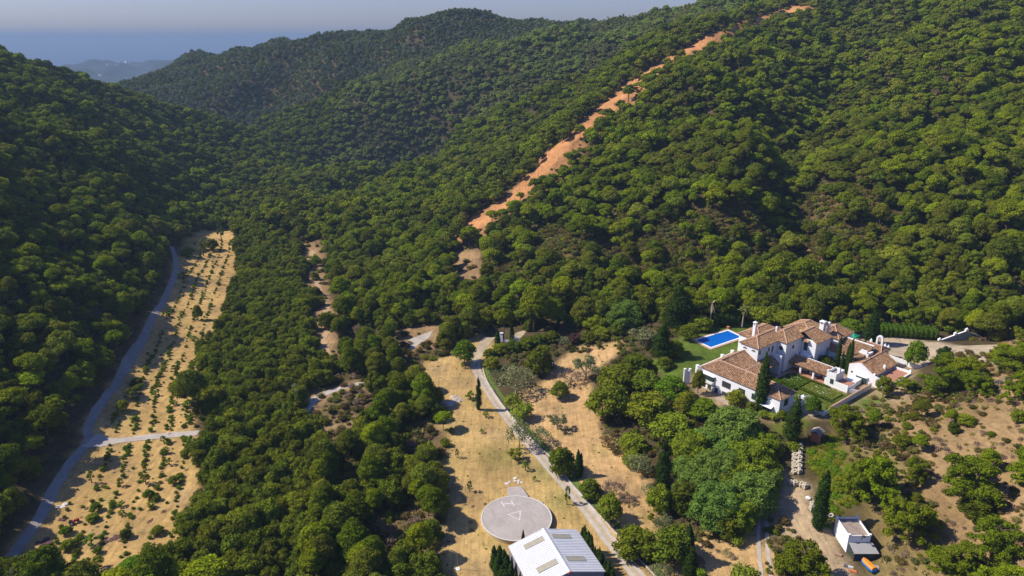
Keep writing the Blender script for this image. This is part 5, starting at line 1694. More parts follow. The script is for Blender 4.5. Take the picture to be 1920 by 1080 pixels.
def grow(d):
    out = []
    for k in range(4):
        a_, b_, c_ = pc[k - 1], pc[k], pc[(k + 1) % 4]
        e1 = (b_ - a_) / np.linalg.norm(b_ - a_); e2 = (b_ - c_) / np.linalg.norm(b_ - c_)
        out.append(b_ + (e1 + e2) * d)
    return out


pool = thing('swimming_pool', 'rectangular blue swimming pool with white coping on the lawn', 'pool', (ctr[0], ctr[1], 12.9))


def ring(o_, i_, z0, z1):
    m_ = MB()
    for k in range(4):
        k2 = (k + 1) % 4
        m_.prism([tuple(o_[k] - ctr), tuple(o_[k2] - ctr), tuple(i_[k2] - ctr), tuple(i_[k] - ctr)][::1], z0, z1)
    return m_


ring(grow(0), grow(-0.75), -0.2, 0.17).build('paving', simple_mat('pool_paving', (0.50, 0.33, 0.23), 0.15, 1.5), pool)
ring(grow(-0.753), grow(-1.3), -0.2, 0.23).build('coping', white2, pool)
w4 = [tuple(q - ctr) for q in grow(-1.31)]
MB().add([(x, y, 0.12) for x, y in w4], [(0, 1, 2, 3)]).build('water', wat, pool)
tpot = simple_mat('terracotta_pot', (0.50, 0.20, 0.09), 0.15, 3)
for k, (qx, qy, lb) in enumerate(((1365, 616, 'terracotta flower pot at the far corner of the pool'), (1299, 636, 'terracotta flower pot at the left corner of the pool'))):
    x, y, z = at_z(qx, qy, 13.05)
    t = thing('flower_pot', lb, 'pot', (x, y, 13.05))
    MB().cyl(0, 0, 0, 0.7, 0.35, 12, 0.55).build('pot', tpot, t)
    MB().cyl(0, 0, 0.7, 0.8, 0.6, 12).build('rim', tpot, t)

# clipped hedges and flower beds inside the garden walls
def hedge_mesh(name, L, W, Hh, mat, seed, size=0.14, n=190, puff=0.55):
    r = np.random.default_rng(seed); pf = []
    nx = max(1, int(L / puff / 1.1)); ny = max(1, int(W / puff / 1.1))
    for i in range(nx):
        for j in range(ny):
            pf.append((((i + 0.5) * L / nx - L / 2 + r.normal(0, 0.03), (j + 0.5) * W / ny - W / 2, Hh * 0.5), (L / nx * 0.62, W / ny * 0.62, Hh * 0.5)))
    return crown_mesh(name, leaves(pf, n, size, seed, jit=0.5, up=0.5, core=0.85, shell=(0.9, 1.04)), mat)


def hedge(a, b, L, W, Hh, label, seed, mat=None, rot=0.0, z=12.95, name='clipped_hedge', cat='hedge', **kw):
    x, y, _ = from_ab(a, b)
    return tag(link(name, hedge_mesh(name, L, W, Hh, mat or L_hedge, seed, **kw), None, (x, y, z), EROT + rot), label, cat)


hedge(13.0, 17.0, 7.5, 5.0, 1.5, 'thick clipped hedge block in front of the porch', 201)
hedge(17.8, 18.6, 6.5, 1.2, 1.1, 'narrow clipped hedge beside the garden path', 202)
hedge(19.0, 11.0, 12.5, 0.9, 0.8, 'clipped box hedge along the back of the long wing', 203)
hedge(21.0, 28.3, 12.0, 0.8, 0.8, 'clipped box hedge along the foot of the gallery', 204)
hedge(20.8, 20.0, 0.8, 15.5, 0.8, 'clipped box hedge crossing the middle of the flower garden', 205)
hedge(24.0, 20.6, 17.0, 0.8, 0.8, 'clipped box hedge running along the middle of the flower garden', 206)
hedge(33.2, 22, 0.8, 14.0, 0.9, 'clipped box hedge inside the long garden wall', 207)
L_flower = leaf_mat('rose_bed', (0.16, 0.23, 0.035), 0.03, 0.2)
for k, (a_, b_, lb) in enumerate(((17.0, 24.5, 'nearest the gallery'), (26.5, 24.6, 'beside the white block'), (16.8, 15.6, 'behind the long wing'), (26.8, 15.8, 'nearest the green gate'))):
    hedge(a_, b_, 6.6 if k != 1 else 10, 5.6, 0.55, 'bed of pale roses in the flower garden ' + lb, 210 + k, L_flower if k % 2 else L_hedge, name='flower_bed', cat='flower bed', size=0.12, puff=0.7)
    MBp = leaves([((0, 0, 0.55), (3.0, 2.5, 0.12))], 30, 0.10, 230 + k, core=0)
    x, y, _ = from_ab(a_, b_)
    tag(link('rose_flowers', crown_mesh('rose_flowers', MBp, white2), None, (x, y, 12.95), EROT), 'scattered white roses over the flower bed ' + lb, 'flowers')['kind'] = 'stuff'
# long hedge behind the yard
g1 = at_z(1640, 632, 13.2); g2 = at_z(1762, 640, 13.4)
L_ = math.hypot(g2[0] - g1[0], g2[1] - g1[1])
tag(link('clipped_hedge', hedge_mesh('clipped_hedge', L_, 5.0, 4.8, L_hedge, 240, size=0.24, n=55, puff=1.4), None, ((g1[0] + g2[0]) / 2, (g1[1] + g2[1]) / 2 + 2.5, 13.0), math.atan2(g2[1] - g1[1], g2[0] - g1[0])), 'long tall green hedge behind the gravel yard', 'hedge')
g1 = at_z(1363, 613, 13.0)
tag(link('clipped_hedge', hedge_mesh('clipped_hedge', 10.0, 5.0, 5.0, L_cyp, 241, size=0.26, n=60, puff=1.6), None, (g1[0], g1[1] + 2.5, 12.9), 0.1), 'dark rounded hedge block between the two palms beyond the pool', 'hedge')
# ------------------------------------------------------------------ helipad
hp = thing('helipad', 'round raised grey concrete helipad with faint white H and triangle', 'helipad', (1.1, 147.4, 0))
padm, nt, p = new_mat('pad_concrete')
g1_ = noise_out(nt, 0.22, 6, 0.6, 1.2); g2_ = noise_out(nt, 1.6, 8, 0.7)
c = mixc(nt, 1.0, ramp(nt, g1_, [(0.3, (0.36, 0.31, 0.27)), (0.7, (0.46, 0.405, 0.355))]), ramp(nt, g2_, [(0.3, (0.88, 0.88, 0.88)), (0.7, (1.08, 1.08, 1.08))]), 'MULTIPLY')
nt.links.new(c, p.inputs['Base Color']); p.inputs['Roughness'].default_value = 0.9
MB().cyl(0, 0, -0.4, 1.14, 8.72, 72).build('wall', simple_mat('ochre_render', (0.52, 0.40, 0.20), 0.15, 1.0), hp)
MB().cyl(0, 0, 1.14, 1.2, 8.6, 72).build('slab', padm, hp)
rim = MB(); n_ = 72
vs = []
for rr_, zz in ((8.6, 1.26), (8.85, 1.26), (8.85, 1.10), (8.6, 1.10)):
    vs += [(rr_ * math.cos(6.28318 * i / n_), rr_ * math.sin(6.28318 * i / n_), zz) for i in range(n_)]
rim.add(vs, [(k * n_ + i, k * n_ + (i + 1) % n_, ((k + 1) % 4) * n_ + (i + 1) % n_, ((k + 1) % 4) * n_ + i) for k in range(4) for i in range(n_)])
rim.build('rim', simple_mat('pale_rim', (0.62, 0.60, 0.54), 0.1, 2), hp)
paintm = simple_mat('road_paint', (0.66, 0.63, 0.60), 0.15, 3.0)
faintm = simple_mat('worn_paint', (0.48, 0.44, 0.40), 0.12, 3.0)


def mark(segs, w, mat, name, z=1.205, closed=False):
    m_ = MB()
    for k, (p0, p1) in enumerate(segs):
        a_ = np.array(at_z(780 + p0[0] / 4, 880 + p0[1] / 4, z)[:2]) - (1.1, 147.4); b_ = np.array(at_z(780 + p1[0] / 4, 880 + p1[1] / 4, z)[:2]) - (1.1, 147.4)
        d = (b_ - a_) / np.linalg.norm(b_ - a_); n2 = np.array([-d[1], d[0]]) * w / 2; a_ = a_ - d * w / 2 * closed; b_ = b_ + d * w / 2 * closed
        zz = z + 0.004 * (k % 3)
        m_.add([(*(a_ - n2), zz), (*(b_ - n2), zz), (*(b_ + n2), zz), (*(a_ + n2), zz)], [(0, 1, 2, 3)])
    return m_.build(name, mat, hp)


mark([((690, 338), (783, 313)), ((783, 313), (778, 380)), ((778, 380), (690, 338))], 0.2, paintm, 'triangle_marking', closed=True)
mark([((641, 242), (663, 280)), ((714, 234), (736, 272)), ((652, 261), (725, 253))], 0.26, paintm, 'h_marking')
mark([((577, 252), (596, 322)), ((596, 322), (718, 297)), ((600, 228), (720, 212)), ((720, 212), (735, 240))], 0.12, faintm, 'square_marking')
rp = [np.array(at_z(*q)[:2]) - (1.1, 147.4) for q in ((951, 912, 0.7), (977, 909, 0.7), (991, 931, 1.1), (953, 931, 1.1))]
MB().add([(*rp[3], 1.1), (*rp[2], 1.1), (*rp[1], 0.35), (*rp[0], 0.35), (*rp[3], -0.3), (*rp[2], -0.3), (*rp[1], -0.3), (*rp[0], -0.3)],
         [(0, 1, 2, 3), (7, 6, 5, 4), (0, 4, 5, 1), (1, 5, 6, 2), (2, 6, 7, 3), (3, 7, 4, 0)]).build('ramp', padm, hp)

stone = simple_mat('cut_stone', (0.52, 0.45, 0.34), 0.25, 3.0, bump=0.5)


def rock_mesh(name, s, seed, mat, flat=0.6, n=1):
    r = np.random.default_rng(seed); bm = bmesh.new()
    for k in range(n):
        g_ = bmesh.ops.create_icosphere(bm, subdivisions=1, radius=1.0)
        q = r.normal(0, 1, 3) * (n > 1)
        for v in g_['verts']:
            v.co = Vector((v.co.x * r.uniform(0.8, 1.15) + q[0] * 0.9, v.co.y * r.uniform(0.8, 1.15) + q[1] * 0.9, max(-0.3, v.co.z * flat * r.uniform(0.8, 1.1)))) * s * (1 if n == 1 else r.uniform(0.5, 0.8))
    me = bpy.data.meshes.new(name); bm.to_mesh(me); bm.free(); me.materials.append(mat); return me


pale = simple_mat('pale_rubble', (0.60, 0.55, 0.48), 0.25, 2.0)
for qx, qy, s_, lb in ((955, 905, 0.7, 'broken pale slab left of the helipad ramp head'), (965, 897, 0.8, 'whitish rubble lump at the far end of the helipad ramp'), (972, 903, 0.6, 'small pale stone right at the helipad ramp head')):
    x, y, z = ground_at(qx, qy)
    tag(link('rubble', rock_mesh('rubble', s_, int(qx), pale, 0.3, 5), None, (x, y, z + 0.05)), lb, 'rubble')

# ------------------------------------------------------------------ hangar
HD = np.array([0.338, -0.941]); HW = np.array([0.941, 0.338])
hrot = math.atan2(HD[1], HD[0])
hang = thing('hangar', 'white ribbed metal hangar with gabled roof and four skylights', 'hangar', (7.1, 133.9, 0), hrot)   # x along the ridge, y to the right-hand side when negative
sheet = simple_mat('white_metal_sheet', (0.66, 0.655, 0.645), 0.07, 0.5, 0.6, 0.0, spec=0.4)
sheet2 = simple_mat('grey_metal_sheet', (0.30, 0.28, 0.29), 0.08, 0.5, 0.5)
skyl = simple_mat('skylight_plastic', (0.36, 0.33, 0.24), 0.1, 1.0, 0.4)
LH, WH, ZE, ZR = 14.7, 8.5, 6.0, 8.5


def zroof(y):
    return ZR - abs(y) / WH * (ZR - ZE)


MB().add([(0.2, -WH + .2, -0.3), (LH - .25, -WH + .2, -0.3), (LH - .25, WH - .2, -0.3), (0.2, WH - .2, -0.3), (0.2, -WH + .2, ZE - .2), (LH - .25, -WH + .2, ZE - .2), (LH - .25, WH - .2, ZE - .2), (0.2, WH - .2, ZE - .2), (0.2, 0, ZR - .2), (LH - .25, 0, ZR - .2)],
         [(0, 3, 2, 1), (0, 1, 5, 4), (2, 3, 7, 6), (0, 4, 8, 7, 3), (1, 2, 6, 9, 5), (4, 5, 9, 8), (6, 7, 8, 9)]).build('wall', sheet2, hang)
rb_ = MB()
for k in range(56):
    y_ = -WH + 0.35 + k * (2 * WH - 0.7) / 55
    rb_.box(LH - 0.25, LH - 0.19, y_ - 0.05, y_ + 0.05, 0, zroof(y_) - 0.25)
rb_.build('wall_rib', sheet2, hang)
for s_ in (-1, 1):
    rf = MB().slab([(0, 0, ZR), (LH, 0, ZR), (LH, s_ * WH, ZE), (0, s_ * WH, ZE)][::s_ * 1 or 1], 0.08).build('roof_sheet', sheet, hang)
    nrib = 27
    for k in range(nrib):
        x_ = 0.18 + k * (LH - 0.36) / (nrib - 1)
        rbm = MB().add([(x_ - 0.10, 0, ZR + 0.01), (x_ + 0.10, 0, ZR + 0.01), (x_ + 0.10, s_ * WH, ZE + 0.01), (x_ - 0.10, s_ * WH, ZE + 0.01), (x_ - 0.05, 0, ZR + 0.08), (x_ + 0.05, 0, ZR + 0.08), (x_ + 0.05, s_ * WH, ZE + 0.08), (x_ - 0.05, s_ * WH, ZE + 0.08)],
                       [(4, 5, 6, 7), (0, 4, 7, 3), (1, 2, 6, 5), (0, 1, 5, 4), (2, 3, 7, 6)])
        rbm.build('rib', sheet, rf)
    for x0_ in (2.0, 9.8):
        ya, yb = s_ * 1.1, s_ * 5.6
        MB().slab([(x0_, ya, zroof(ya) + 0.14), (x0_ + 1.5, ya, zroof(ya) + 0.14), (x0_ + 1.5, yb, zroof(yb) + 0.14), (x0_, yb, zroof(yb) + 0.14)], 0.06).build('skylight', skyl, hang)
MB().add([(-0.05, -0.45, ZR - .02), (-0.05, 0, ZR + .2), (-0.05, 0.45, ZR - .02), (LH + .1, -0.45, ZR - .02), (LH + .1, 0, ZR + .2), (LH + .1, 0.45, ZR - .02)], [(0, 3, 4, 1), (1, 4, 5, 2), (0, 1, 2), (3, 5, 4)]).build('ridge_cap', sheet, hang)
MB().box(LH + 0.1, LH + 0.35, -0.35, 0.35, ZR - 0.25, ZR + 0.2).build('ridge_end', simple_mat('red_plastic', (0.55, 0.10, 0.05), 0.1), hang)
x, y = (-2.6, 131.0)
t = thing('parasol', 'small white folded parasol beside the hangar cypresses', 'parasol', (-2.4, 133.3, 0))
MB().cyl(0, 0, 0, 2.2, 0.04, 6).build('pole', white2, t)
MB().cyl(0, 0, 1.7, 2.6, 0.9, 8, 0.05).build('canopy', white2, t)

# ------------------------------------------------------------------ small white house with lean-to
sh = thing('small_house', 'small white flat-roofed house with a grey lean-to in the lower garden', 'house', (76.6, 132.2, 6.0))
W2, D2 = 2.45, 3.25
MB().box(-W2, W2, -D2, D2, -0.8, 4.0).build('wall', white, sh)
MB().box(-W2 + .2, W2 - .2, -D2 + .2, D2 - .2, 4.0, 4.1).build('flat_roof', simple_mat('brown_roof_felt', (0.30, 0.235, 0.185), 0.25, 0.8), sh)
for q in ((-W2, W2, -D2, -D2 + .2), (-W2, W2, D2 - .2, D2), (-W2, -W2 + .2, -D2 + .2, D2 - .2), (W2 - .2, W2, -D2 + .2, D2 - .2)):
    MB().box(*q, 4.0, 4.5).build('parapet', white2, sh)
for x_ in (-W2 + .15, W2 - .15):
    for y_ in (-D2 + .15, D2 - .15):
        MB().box(x_ - .28, x_ + .28, y_ - .28, y_ + .28, 4.5, 4.85).build('corner_block', white2, sh, 0.04)
for y_, z_ in ((1.8, 3.4), (-1.0, 3.0)):
    MB().cyl(-W2 - 0.04, y_, z_, z_ + 0.14, 0.07, 8).build('drain_spout', dark_in, sh)
lt = MB().slab([(-2.2, -D2 + .02, 2.75), (3.0, -D2 + .02, 2.75), (3.2, -D2 - 3.0, 2.15), (-2.2, -D2 - 3.0, 2.15)], 0.1).build('lean_to_roof', simple_mat('grey_sheeting', (0.34, 0.33, 0.31), 0.08, 0.7, 0.6), sh)
for x_ in (-2.05, 0.4, 2.9):
    MB().box(x_ - .06, x_ + .06, -D2 - 2.85, -D2 - 2.7, -0.6, 2.1).build('post', dark_w, sh)
MB().box(-2.0, 2.9, -D2 - 2.6, -D2 - 2.55, -0.6, 2.05).build('lean_to_screen', simple_mat('dark_green_screen', (0.07, 0.08, 0.085), 0.2), sh)
fr = MB()
for k in range(6):
    fr.bar((-2.15, -D2 - 0.4 - k * 0.45, -0.3), (-2.15, -D2 - 0.4 - k * 0.45, 2.2 - k * 0.05), 0.05)
for z_ in (0.3, 1.0, 1.7):
    fr.bar((-2.15, -D2 - 0.2, z_), (-2.15, -D2 - 2.8, z_), 0.05)
fr.build('trellis', simple_mat('green_trellis', (0.10, 0.15, 0.11), 0.2), sh)
MB().bar((0.5, -D2 - .1, 4.2), (0.5, -D2 - .6, 4.9), 0.08).bar((0.5, -D2 - .1, 3.4), (0.5, -D2 - .1, 4.9), 0.08).cyl(0.5, -D2 - .7, 4.75, 5.0, 0.35, 10, 0.25).build('lamp_bracket', dark_in, sh)
# covered boat, boxes
orange = simple_mat('orange_plastic', (0.72, 0.27, 0.025), 0.08, 1.0, 0.4); bluep = simple_mat('blue_plastic', (0.01, 0.17, 0.50), 0.08, 1.0, 0.4)
x, y, z = at_z(1626, 1071, 6.0)
bt = thing('covered_boat', 'small blue boat under an orange cover beside the lean-to', 'boat', (x, y, float(tz(x, y))), R(105))


def hull(prof, zs, name, mat, parent):
    n_ = len(prof); vs = []
    for f_, z_ in zs:
        vs += [(px_ * (0.92 + 0.08 * f_), py_ * f_, z_) for px_, py_ in prof]
    fs = [(k * n_ + i, k * n_ + (i + 1) % n_, (k + 1) * n_ + (i + 1) % n_, (k + 1) * n_ + i) for k in range(len(zs) - 1) for i in range(n_)]
    fs += [tuple(reversed(range(n_))), tuple(range((len(zs) - 1) * n_, len(zs) * n_))]
    return MB().add(vs, fs).build(name, mat, parent)


bt.scale = (1.15, 1.25, 1.15)
prof = [(-1.6, -0.62), (-0.6, -0.7), (0.6, -0.66), (1.2, -0.5), (1.55, -0.2), (1.62, 0), (1.55, 0.2), (1.2, 0.5), (0.6, 0.66), (-0.6, 0.7), (-1.6, 0.62)]
hull(prof, [(0.6, 0.15), (1.05, 0.5), (1.2, 0.85)], 'hull', bluep, bt)
hull([(a * 0.93, b * 0.86) for a, b in prof], [(1.0, 0.86), (0.96, 1.1), (0.6, 1.28)], 'cover', orange, bt)
MB().box(-0.9, -0.7, -0.5, 0.5, 0, 0.3).box(0.6, 0.8, -0.45, 0.45, 0, 0.3).build('cradle', dark_w, bt)
for qx, qy, s_, c_, lb in ((1572, 1041, 0.55, (0.36, 0.22, 0.16), 'brownish wooden crate left of the lean-to'), (1588, 1062, 0.5, (0.12, 0.12, 0.14), 'dark grey box on the ground in front of the lean-to'),
                           (1595, 1064, 0.4, (0.55, 0.53, 0.50), 'pale grey tub beside the dark box'), (1600, 1072, 0.5, (0.62, 0.18, 0.07), 'orange red plank lying by the lean-to'), (1641, 1064, 0.6, (0.45, 0.32, 0.22), 'pale wooden panel leaning right of the boat')):
    x, y, z = ground_at(qx, qy)
    m_ = MB().box(-s_ * 1.3, s_ * 1.3, -s_ * .7, s_ * .7, -0.1, s_ * .6).box(-s_ * 1.1, s_ * 1.1, -s_ * .55, s_ * .55, s_ * .6, s_ * .68)
    tag(m_.build('crate' if 'crate' in lb else 'box', simple_mat('box_paint', c_, 0.2, 3.0), None, 0.03, False, (x, y, z), -0.5), lb, 'box')

# ------------------------------------------------------------------ red shed
x, y, z = ground_at(1530, 823)
rs = thing('shed', 'small terracotta red shed with a grey thatched roof on the lawn edge', 'shed', (x, y, z), R(50))
redw = simple_mat('red_boards', (0.45, 0.13, 0.06), 0.2, 2.0)
MB().box(-1.3, 1.3, -1.1, 1.1, -0.3, 2.2).build('wall', redw, rs)
th = MB().slab([(-1.7, -1.5, 2.15), (1.7, -1.5, 2.15), (1.5, 0, 3.1), (-1.5, 0, 3.1)], 0.14).slab([(-1.5, 0, 3.1), (1.5, 0, 3.1), (1.7, 1.5, 2.15), (-1.7, 1.5, 2.15)], 0.14)
for k in range(12):
    th.bar((-1.65 + k * 0.3, -1.55, 2.2), (-1.45 + k * 0.265, 0, 3.16), 0.08)
th.build('roof', simple_mat('grey_thatch', (0.38, 0.33, 0.28), 0.25, 3.0), rs)
for x_ in (-1.55, 1.55):
    MB().box(x_ - .06, x_ + .06, -1.45, -1.33, -0.3, 2.2).build('post', pale_bark, rs)
MB().box(1.3, 1.34, -0.4, 0.5, 0.1, 1.8).build('door', dark_w, rs)
MB().box(-0.9, 0.9, -1.14, -1.1, 0.9, 1.0).build('board', redw, rs)

# ------------------------------------------------------------------ stone pallets
palw = simple_mat('pallet_wood', (0.36, 0.26, 0.16), 0.2, 3.0)
pal_protos = []
for v in range(4):
    r = np.random.default_rng(300 + v); m_ = MB()
    lay = 3 + v % 2
    for k in range(lay):
        z0 = 0.16 + k * 0.30
        for i in range(3):
            for j in range(2):
                x0 = -0.62 + i * 0.42 + r.uniform(-.04, .04); y0 = -0.55 + j * 0.56 + r.uniform(-.04, .04)
                if k == lay - 1 and r.uniform() < 0.25:
                    continue
                m_.box(x0, x0 + 0.39 * r.uniform(0.85, 1), y0, y0 + 0.52 * r.uniform(0.85, 1), z0, z0 + 0.28)
    pal_protos.append((m_.mesh('stone_blocks', stone, 0.03), MB().box(-0.65, 0.65, -0.6, 0.6, 0.08, 0.15).box(-0.65, 0.65, -0.6, -0.5, 0, 0.08).box(-0.65, 0.65, 0.5, 0.6, 0, 0.08).mesh('pallet', palw)))
plist = []
for row, py0 in enumerate(np.linspace(887, 840, 7)):
    for c_, px0 in enumerate((1489 + (887 - py0) * 0.03, 1498 + (887 - py0) * 0.03)):
        plist.append((px0, py0, '%s pallet of cut stones from the near end, %s file of the double row' % (('first', 'second', 'third', 'fourth', 'fifth', 'sixth', 'seventh')[row], 'left' if c_ == 0 else 'right'), 'stone pallets in the long double row'))
for px0, py0 in ((1482, 908), (1490, 910), (1502, 911), (1509, 915)):
    plist.append((px0, py0, 'low pallet of pale stones at the near end of the stone row', 'stone pallets near the path'))
for px0, py0 in ((1524, 948), (1522, 956), (1545, 950), (1547, 958), (1541, 966), (1549, 972), (1557, 971)):
    plist.append((px0, py0, 'pallet of pale cut stones behind the tall cypress above the small house', 'stone pallets above the small house'))
for k, (px0, py0, lb, gp) in enumerate(plist):
    g_ = ground_at(px0, py0)
    t = thing('stone_pallet', lb, 'stone pallet', (g_[0], g_[1], g_[2]), 0.25 + 0.15 * math.sin(k * 2.3), gp)
    a_, b_ = pal_protos[k % 4]
    link('stone_blocks', a_, t)['kind'] = 'stuff'; link('pallet', b_, t)
x, y, z = ground_at(1515, 936)
tag(link('building_sack', rock_mesh('building_sack', 0.7, 9, white2, 0.8), None, (x, y, z + 0.3)), 'white building sack beside the gravel path', 'sack')

# ------------------------------------------------------------------ small things in the fields
x, y, z = ground_at(850, 750)
tag(link('rubble_heap', rock_mesh('rubble_heap', 2.1, 11, simple_mat('soil_rubble', (0.42, 0.35, 0.27), 0.35, 1.5), 0.38, 14), None, (x, y, z)), 'low heap of pale rubble and soil on the dry field beside the drive', 'heap')
x, y, z = ground_at(118, 948)
tag(link('gravel_heap', rock_mesh('gravel_heap', 1.2, 12, pale, 0.3, 9), None, (x, y, z)), 'small heap of whitish gravel beside the valley road', 'heap')
soilm = simple_mat('red_soil', (0.11, 0.05, 0.04), 0.25, 2.0)
for k, (qx, qy, s_, lb) in enumerate(((84, 1018, 1.5, 'dark red soil mound near the bottom of the left field'), (110, 978, 1.1, 'dark red soil mound left of the tractor'), (212, 1010, 1.7, 'flat dark red soil patch in the middle of the left field'), (280, 978, 0.6, 'small brown soil heap in the left field'))):
    x, y, z = ground_at(qx, qy)
    tag(link('soil_heap', rock_mesh('soil_heap', s_, 20 + k, soilm, 0.3, 5), None, (x, y, z)), lb, 'heap')
x, y, z = ground_at(138, 982)
tr = thing('tractor', 'small red tractor parked in the shade of the left field', 'tractor', (x, y, z), 0.7)
tr.scale = (0.8, 0.8, 0.8)
redp = simple_mat('red_paint', (0.26, 0.012, 0.02), 0.1, 2.0, 0.4)
MB().box(0.2, 1.7, -0.33, 0.33, 0.6, 1.25).build('bonnet', redp, tr, 0.06)
MB().box(-0.9, 0.3, -0.45, 0.45, 0.55, 0.95).build('chassis', redp, tr, 0.05)
MB().box(-0.75, -0.2, -0.25, 0.25, 0.95, 1.15).box(-0.85, -0.75, -0.25, 0.25, 1.1, 1.5).build('seat', dark_in, tr)
MB().bar((-0.9, -0.42, 1.0), (-0.9, -0.42, 2.1), 0.07).bar((-0.9, 0.42, 1.0), (-0.9, 0.42, 2.1), 0.07).bar((-0.9, -0.42, 2.1), (-0.9, 0.42, 2.1), 0.07).build('roll_bar', dark_in, tr)
rubber = simple_mat('rubber', (0.025, 0.025, 0.025), 0.1, 2.0)
for x_, y_, r_ in ((-0.55, -0.62, 0.62), (-0.55, 0.62, 0.62), (1.35, -0.5, 0.36), (1.35, 0.5, 0.36)):
    wv = [(x_ + r_ * math.cos(6.283 * i / 16), y_ + s2, r_ + r_ * math.sin(6.283 * i / 16)) for s2 in (-0.14, 0.14) for i in range(16)]
    wh = MB().add(wv, [tuple(reversed(range(16))), tuple(range(16, 32))] + [(i, (i + 1) % 16, 16 + (i + 1) % 16, 16 + i) for i in range(16)]).build('wheel', rubber, tr)
    wv = [(x_ + r_ * .5 * math.cos(6.283 * i / 12), y_ + s2, r_ + r_ * .5 * math.sin(6.283 * i / 12)) for s2 in (-0.16, 0.16) for i in range(12)]
    MB().add(wv, [tuple(reversed(range(12))), tuple(range(12, 24))] + [(i, (i + 1) % 12, 12 + (i + 1) % 12, 12 + i) for i in range(12)]).build('hub', white2, wh)
MB().cyl(1.1, 0.2, 1.25, 1.8, 0.04, 6).build('exhaust', dark_in, tr)
# poles
for qx, qy, h_, lb in ((858, 1067, 5.5, 'slim pole on a concrete foot in the dry field left of the hangar'),):
    x, y, z = ground_at(qx, qy)
    t = thing('pole', lb, 'pole', (x, y, z))
    MB().cyl(0, 0, 0, h_, 0.05, 8, 0.04).build('mast', pale_bark, t)
    MB().cyl(0, 0, -0.1, 0.12, 0.55, 14).build('foot', white2, t)
x, y, z = ground_at(557, 762)
t = thing('utility_pole', 'grey utility pole rising out of the stream wood with one wire', 'utility pole', (x, y, z))
MB().cyl(0, 0, 0, 8.5, 0.16, 8, 0.11).build('mast', simple_mat('galvanised', (0.45, 0.46, 0.47), 0.1), t)
MB().bar((-0.7, 0, 8.1), (0.7, 0, 8.1), 0.1).build('crossarm', pale_bark, t)
wpts = [Vector((0, 0, 8.2)).lerp(Vector((-16, -1, 4.5)), k / 10) + Vector((0, 0, -1.2 * math.sin(math.pi * k / 10))) for k in range(11)]
MB().tube(wpts, 0.04, 4).build('wire', dark_in, t)
for qx, qy, Yy in ((425, 143, 1010), (360, 150, 1060), (680, 125, 980)):
    x, y, z = at_y(qx, qy, Yy); z = float(tz(x, y))
    t = thing('pylon', 'slim grey power pylon on the far hill, %s' % {425: 'middle one of three', 360: 'leftmost of three', 680: 'rightmost of three'}[qx], 'pylon', (x, y, z), 0, 'pylons on the far hill')
    MB().bar((-0.8, 0, 0), (-0.2, 0, 17), 0.3).bar((0.8, 0, 0), (0.2, 0, 17), 0.3).bar((-0.6, 0, 5), (0.5, 0, 8), 0.15).bar((0.5, 0, 8), (-0.3, 0, 12), 0.15).build('lattice', pale_bark, t)
    MB().bar((-2.2, 0, 15.5), (2.2, 0, 15.5), 0.25).build('crossarm', pale_bark, t)
# gate walls on the drive
x, y, z = ground_at(941, 640)
t = thing('entrance_gate', 'white entrance gate walls and piers beside the umbrella pine on the drive', 'gate', (x, y, z), R(-18))
MB().box(-0.7, 0.5, -0.3, 0.3, -0.5, 3.4).box(-0.85, 0.65, -0.45, 0.45, 3.4, 3.6).build('pier', white, t, 0.04)
MB().box(4.0, 4.7, -0.35, 0.35, -0.5, 3.0).box(3.9, 4.8, -0.45, 0.45, 3.0, 3.2).build('pier', white, t, 0.04)
MB().box(0.5, 4.0, -0.15, 0.15, -0.5, 0.9).build('low_wall', white, t)
for k in range(4):
    MB().box(5.0 + k * 0.9, 5.35 + k * 0.9, -0.12, 0.12, 0.9, 2.1).build('baluster', white2, t)
MB().box(4.7, 8.8, -0.15, 0.15, -0.5, 0.9).box(4.7, 8.8, -0.15, 0.15, 2.1, 2.4).build('parapet_wall', white, t)
x, y, z = ground_at(1033, 686)
t = thing('stone_table', 'pale round stone table in the clearing beside the silvery tree', 'table', (x, y, z))
MB().cyl(0, 0, 0, 0.6, 0.5, 12).build('base', pale, t)
MB().cyl(0, 0, 0.6, 0.78, 1.7, 24).build('top', simple_mat('pale_stone_top', (0.50, 0.48, 0.46), 0.1), t)
x, y, z = ground_at(1128, 768)
# green gazebo behind the low range
x, y, z = at_z(1599, 634, 14.2)
t = thing('gazebo', 'green fabric gazebo beyond the tiled roofs', 'gazebo', (x, y, 12.95), EROT)
gf = simple_mat('green_fabric', (0.02, 0.28, 0.14), 0.1, 2.0)
MB().add([(-1.7, -1.7, 2.3), (1.7, -1.7, 2.3), (1.7, 1.7, 2.3), (-1.7, 1.7, 2.3), (0, 0, 3.2), (-1.7, -1.7, 2.0), (1.7, -1.7, 2.0), (1.7, 1.7, 2.0), (-1.7, 1.7, 2.0)],
         [(0, 1, 4), (1, 2, 4), (2, 3, 4), (3, 0, 4), (5, 6, 1, 0), (6, 7, 2, 1), (7, 8, 3, 2), (8, 5, 0, 3)]).build('canopy', gf, t)
for sx in (-1.6, 1.6):
    for sy in (-1.6, 1.6):
        MB().cyl(sx, sy, 0, 2.3, 0.05, 6).build('post', dark_w, t)
